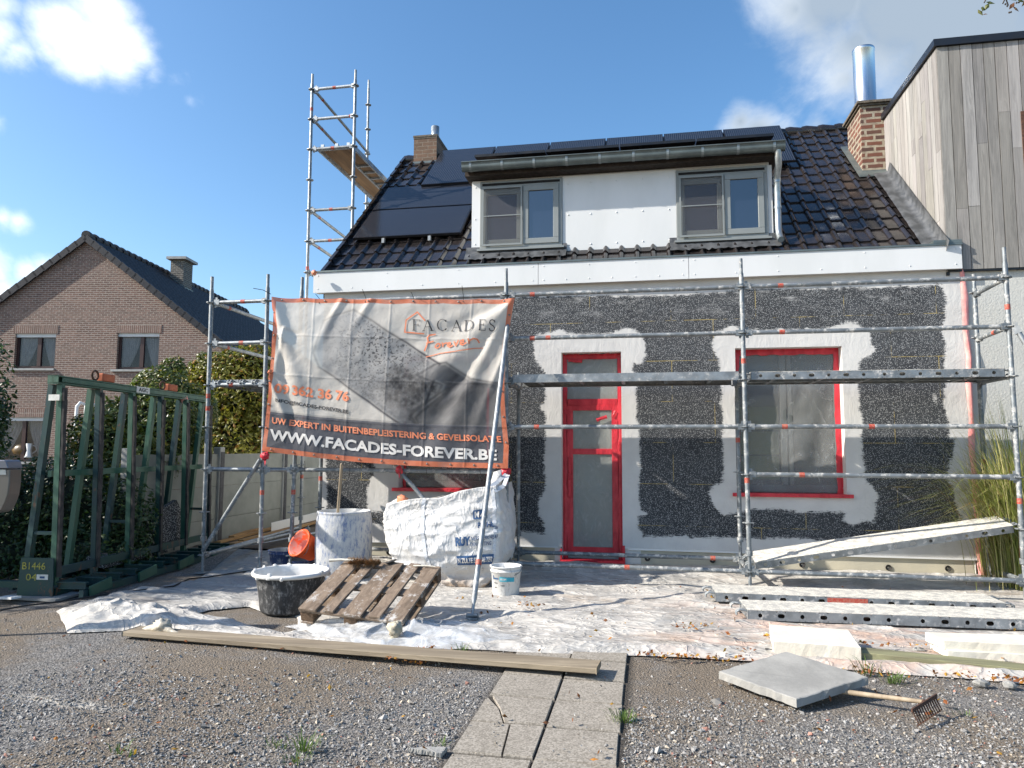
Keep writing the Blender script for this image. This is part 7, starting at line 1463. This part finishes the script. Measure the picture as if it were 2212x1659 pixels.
def shrub(name, label, cat, blobs, n, size, pal, group=None, trunk=True, depth=.4, seed=1, asp=.42):
    base = np.array(blobs[0][0], float); base[2] = 0; t = thing(name, label, cat, tuple(base), group); C, Nn = shell_points(blobs, n, depth, seed); m = len(C)
    g = np.clip(.5+.8*fbm(C, 1.6, 3, seed+2)+rng.normal(0, .22, m), 0, 1)[:, None]; pal = np.array(pal); tn = pal[0]*(1-g)+pal[1]*g; k = rng.random(m) < .10; tn[k] = pal[2]*rng.uniform(.8, 1.2, (k.sum(), 1))
    leaves('crown', M['leaf'], t, C, Nn*.8+np.array([0, 0, .5]), rng.uniform(.7, 1.25, m)*size, tn, aspect=asp)
    if trunk:
        rr = random.Random(seed)
        for i in range(4 if trunk is True else trunk):
            b = blobs[i % len(blobs)]; q = Vector(b[0]); mb = MB(); p0 = Vector((base[0]+rr.uniform(-.15, .15), base[1]+rr.uniform(-.1, .1), -.02)); mb.tube([p0, (p0+q)/2+Vector((rr.uniform(-.1, .1), 0, .1)), q+Vector((0, 0, b[1][2]*.5))], [.035, .025, .008], 7); mb.build('trunk', M['bark'], t)
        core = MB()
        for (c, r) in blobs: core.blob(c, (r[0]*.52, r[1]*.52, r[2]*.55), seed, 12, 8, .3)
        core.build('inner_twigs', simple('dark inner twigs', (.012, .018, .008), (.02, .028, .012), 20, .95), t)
    return t
GREEN = [(.038, .065, .014), (.125, .155, .028), (.24, .20, .04)]; DARK = [(.014, .036, .010), (.045, .085, .02), (.08, .12, .03)]; YEL = [(.075, .095, .016), (.24, .22, .032), (.32, .17, .04)]
def P_(x, y, d): return tuple(dep(x, y, d))
def BL(x, y, d, rx, rz, ry=None): return (P_(x, y, d), (rx, ry or rx*.8, rz))
shrub('magnolia_shrub', 'tall sunlit yellow-green shrub rising behind the concrete wall next to the scaffold posts', 'shrub', [BL(505, 850, 13, .95, .85), BL(545, 790, 13.2, .55, .45), BL(570, 900, 13, .6, .7), BL(430, 890, 12.7, .6, .8), BL(470, 810, 12.9, .55, .45), BL(500, 950, 12.8, 1.0, .6), BL(410, 830, 12.9, .32, .28)], 15000, .105, YEL, seed=3, asp=.5)
shrub('laurel_shrub', 'glossy dark green shrub seen through the middle of the green rack', 'shrub', [BL(345, 850, 10.5, .45, .42), BL(330, 930, 10.2, .75, .60), BL(290, 1000, 9.8, .7, .5), BL(375, 800, 11, .20, .22), BL(210, 960, 9.6, .45, .5), BL(400, 900, 10.8, .5, .5), BL(250, 920, 10, .4, .4)], 15000, .085, GREEN, seed=7, asp=.45)
shrub('hedge_row', 'low dark ivy-like hedge behind the wire fence at the far left', 'hedge', [BL(60, 1120, 8.6, .75, .55), BL(170, 1100, 8.6, .6, .65), BL(-40, 1090, 8.8, .8, .6), BL(110, 1060, 8.9, .5, .42), BL(250, 1130, 8.6, .5, .55), BL(20, 1190, 8.3, .8, .4), BL(200, 1190, 8.4, .7, .35)], 17000, .062, DARK, seed=11, asp=.55)
shrub('yard_bush', 'dark leafy bush poking in above the letterbox at the left edge', 'bush', [BL(-62, 900, 7.4, .37, .42), BL(-75, 985, 7.4, .35, .5), BL(-110, 850, 7.5, .5, .5)], 5200, .075, DARK, seed=13)
# high hedge and tree left of the view: they throw the shade over the rack and the left part of the yard
shrub('tall_hedge', 'tall clipped hedge beyond the left edge that shades the rack', 'hedge', [((-7.6, y, 1.72), (.62, .62, 1.9)) for y in (-2.9, -2.1, -1.3, -.5, .2)]+[((-7.6, y, .7), (.6, .6, .8)) for y in (-2.9, -2.0, -1.2, -.3)], 15000, .11, DARK, seed=17, depth=.25)
# ornamental grass by the right corner
og = thing('ornamental_grass', 'tall yellow-green tuft of ornamental grass growing beside the right corner of the white house', 'grass plant', (5.42, .62, 0))
def blades():
    n = 2300; V = []; Fq = []; T = []; seg = 9
    for i in range(n):
        a = rng.uniform(0, 2*math.pi); r0 = abs(rng.normal(0, .13)); b = np.array([5.36+r0*math.cos(a)*1.3, .52+r0*math.sin(a)*.8, .25*rng.random()]); L = rng.uniform(.8, 2.2); out = rng.uniform(.15, 1.15); az = a+rng.normal(0, .5); d = np.array([math.cos(az), math.sin(az)*.55]); w = rng.uniform(.0022, .0045); sd_ = np.array([-math.sin(az), math.cos(az), 0])
        if rng.random() < .42: d = np.array([-abs(d[0])-.35, d[1]*.6])
        g = rng.uniform(.55, 1.25); c = np.array([.23, .26, .06])*g if rng.random() < .62 else np.array([.42, .38, .18])*g
        if rng.random() < .06: c = np.array([.30, .13, .04])*g
        base = len(V)
        for k in range(seg):
            t = k/(seg-1); h = L*(t-.36*out*t*t*t)*(1-.14*out*t); rad = L*out*.52*t**1.9; p = b+np.array([d[0]*rad, d[1]*rad, h]); p[2] = max(p[2]-.35*out*max(0, t-.7)**1.0*L*.8, .02); ww = w*(1-t)**.6+.0003; V += [p-sd_*ww, p+sd_*ww]; T += [c*(1+.25*t)]*2
        Fq += [(base+2*k, base+2*k+1, base+2*k+3, base+2*k+2) for k in range(seg-1)]
    np_mesh('blades', np.array(V), np.array(Fq), M['grass'], og, True, {'tone': np.array(T)})
blades()
plb = MB(); plb.box(5.24, 5.27, .85, .98, .0, .62); plb.box(5.24, 6.2, .98, 1.0, 0, .62); tag(plb.build('timber_edging', wood('dark weathered boards', (.13, .12, .105), (.07, .062, .055), 2, 1.), origin=(5.3, .9, 0)), 'dark weathered boards standing behind the ornamental grass', 'boards')
# twig with autumn leaves hanging in at the upper right
tw = thing('overhanging_twig', 'tip of an overhanging tree twig with autumn leaves and seeds at the top right', 'twig', tuple(dep(2150, -40, 4.0)))
mb = MB()
for P in ([(2260, -90), (2180, -50), (2140, -20), (2126, 6)], [(2180, -50), (2172, -5), (2178, 12)], [(2172, -5), (2166, 8)], [(2225, -60), (2212, -5), (2216, 10)], [(2200, -60), (2190, -8)]): mb.tube([dep(x, y, 4.0) for x, y in P], .0035, 5)
mb.build('stem', M['bark'], tw)
lc = np.array([dep(*q, 4.0) for q in ((2124, 18), (2132, 14), (2128, 30), (2140, 5), (2118, 26), (2186, 12), (2195, 18), (2215, 5), (2110, -20), (2160, -30), (2200, -25), (2220, -40), (2175, -12), (2188, -4), (2205, 0))]); ts = np.array([(.10, .11, .02), (.16, .17, .05), (.20, .09, .03), (.15, .16, .04), (.14, .14, .04), (.30, .13, .06), (.28, .15, .07), (.24, .15, .05)]+[(.12, .14, .04)]*7)
leaves('leaf_cluster', M['leaf'], tw, lc, np.tile([0., -1., .2], (len(lc), 1)), np.full(len(lc), .05), ts, .5, .6)
mb = MB()
for i, (x, y) in enumerate([(2172, 9), (2176, 13), (2180, 27), (2184, 26), (2196, 6), (2201, 5)]): mb.blob(dep(x, y, 4.0), (.005, .005, .006), i, 7, 5, .2)
mb.build('seed', M['bark'], tw)
# fallen leaves, sparse weeds
def litter():
    C = []
    def cl(x, y, n, sx, sy=None): C.append(np.c_[rng.normal(x, sx, n), rng.normal(y, sy or sx*.5, n)])
    for (q, n, s) in [(b6(1095, 70), 16, .06), (b6(780, 128), 3, .02), (b6(890, 88), 4, .03), (b6(650, 30), 4, .03), (b6(470, 352), 26, .09), (b6(380, 345), 14, .04), (b6(195, 402), 6, .03), (b6(370, 415), 14, .05), (b6(2140, 210), 22, .09), (b6(1980, 385), 20, .07), (b6(1830, 370), 14, .06), (b6(2110, 385), 8, .04), (b5(240, 405), 24, .08), (b5(390, 380), 12, .06), (b5(60, 215), 14, .07), (b5(570, 285), 8, .02), (b5(1230, 480), 26, .07), (b5(1780, 510), 22, .08), (b5(2100, 520), 18, .07), (b5(2150, 540), 14, .06), (b5(1320, 335), 8, .03), (b5(1180, 330), 8, .03), (b5(560, 615), 3, .015), (b5(460, 565), 6, .05), (b5(1265, 618), 2, .008), (b5(1670, 690), 3, .02), (b5(1420, 660), 2, .02), (b5(1850, 600), 3, .1), (z5(1640, 1165), 3, .03), (z5(1835, 1275), 2, .01), (z5(2140, 1215), 6, .05), (z5(1940, 1160), 3, .04), (b4(1070, 1100), 2, .01), (b4(510, 1180), 3, .03), (b5(300, 260), 8, .05), (b5(1540, 345), 6, .03), (b5(200, 15), 3, .02)]:
        p = at(*q, 'z', .0); cl(p[0], p[1], n, s)
    n = 150; C.append(np.c_[rng.uniform(-3.5, 4.5, n), rng.uniform(-5, -2.6, n)]); n = 60; C.append(np.c_[rng.uniform(.2, 4.6, n), rng.uniform(-2.4, .3, n)])
    P = np.concatenate(C); m = len(P); z = np.where(P[:, 1] > -2.5, .05, .022); Cc = np.c_[P, z+rng.uniform(0, .02, m)]
    pal = np.array([(.40, .17, .035), (.30, .10, .03), (.50, .28, .05), (.20, .085, .04)]); tn = pal[rng.integers(0, 4, m)]*rng.uniform(.6, 1.2, (m, 1))
    tag(leaves('fallen_leaves', M['dry_leaf'], None, Cc, np.tile([0, 0, 1.], (m, 1)), rng.uniform(.018, .045, m), tn, .62, 1.1), 'scattered curled orange autumn leaves on the sheet and gravel', 'leaves', kind='stuff')
litter()
def weeds():
    V = []; Fq = []; T = []
    for (x, y, n, h) in [(*at(*b6(1700, 780), 'z', 0)[:2], 60, .05), (*at(*b7(1750, 1100), 'z', 0)[:2], 46, .07), (*at(*b7(1700, 1165), 'z', 0)[:2], 24, .04), (*at(*b7(1580, 1075), 'z', 0)[:2], 20, .035), (*at(*b7(690, 1120), 'z', 0)[:2], 24, .04), (*at(*b5(1365, 535), 'z', 0)[:2], 50, .06), (*at(*b5(1200, 480), 'z', 0)[:2], 30, .10), (*at(*b6(660, 330), 'z', 0)[:2], 24, .05), (*at(*b6(525, 938), 'z', 0)[:2], 12, .03), (*at(*b5(1840, 745), 'z', 0)[:2], 10, .03)]:
        for _ in range(n):
            a = rng.uniform(0, 6.28); r = abs(rng.normal(0, .03)); b = np.array([x+r*math.cos(a)*1.6, y+r*math.sin(a), 0]); hh = h*rng.uniform(.5, 1.3); d = np.array([math.cos(a), math.sin(a), 0])*hh*rng.uniform(.3, 1.3); s = np.array([-math.sin(a), math.cos(a), 0])*.0022; k = len(V); V += [b-s, b+s, b+d*.5+s+np.array([0, 0, hh*.75]), b+d*.5-s+np.array([0, 0, hh*.75]), b+d+np.array([0, 0, hh*.9])]; Fq += [(k, k+1, k+2), (k, k+2, k+3), (k+3, k+2, k+4)]; c = np.array([.10, .16, .035])*rng.uniform(.7, 1.3); T += [c]*5
    tag(np_mesh('weeds', np.array(V), np.array(Fq), M['grass'], None, False, {'tone': np.array(T)}), 'small tufts of green weeds in the gravel', 'weeds', kind='stuff')
weeds()
# pale strip of spilt cement powder on the left
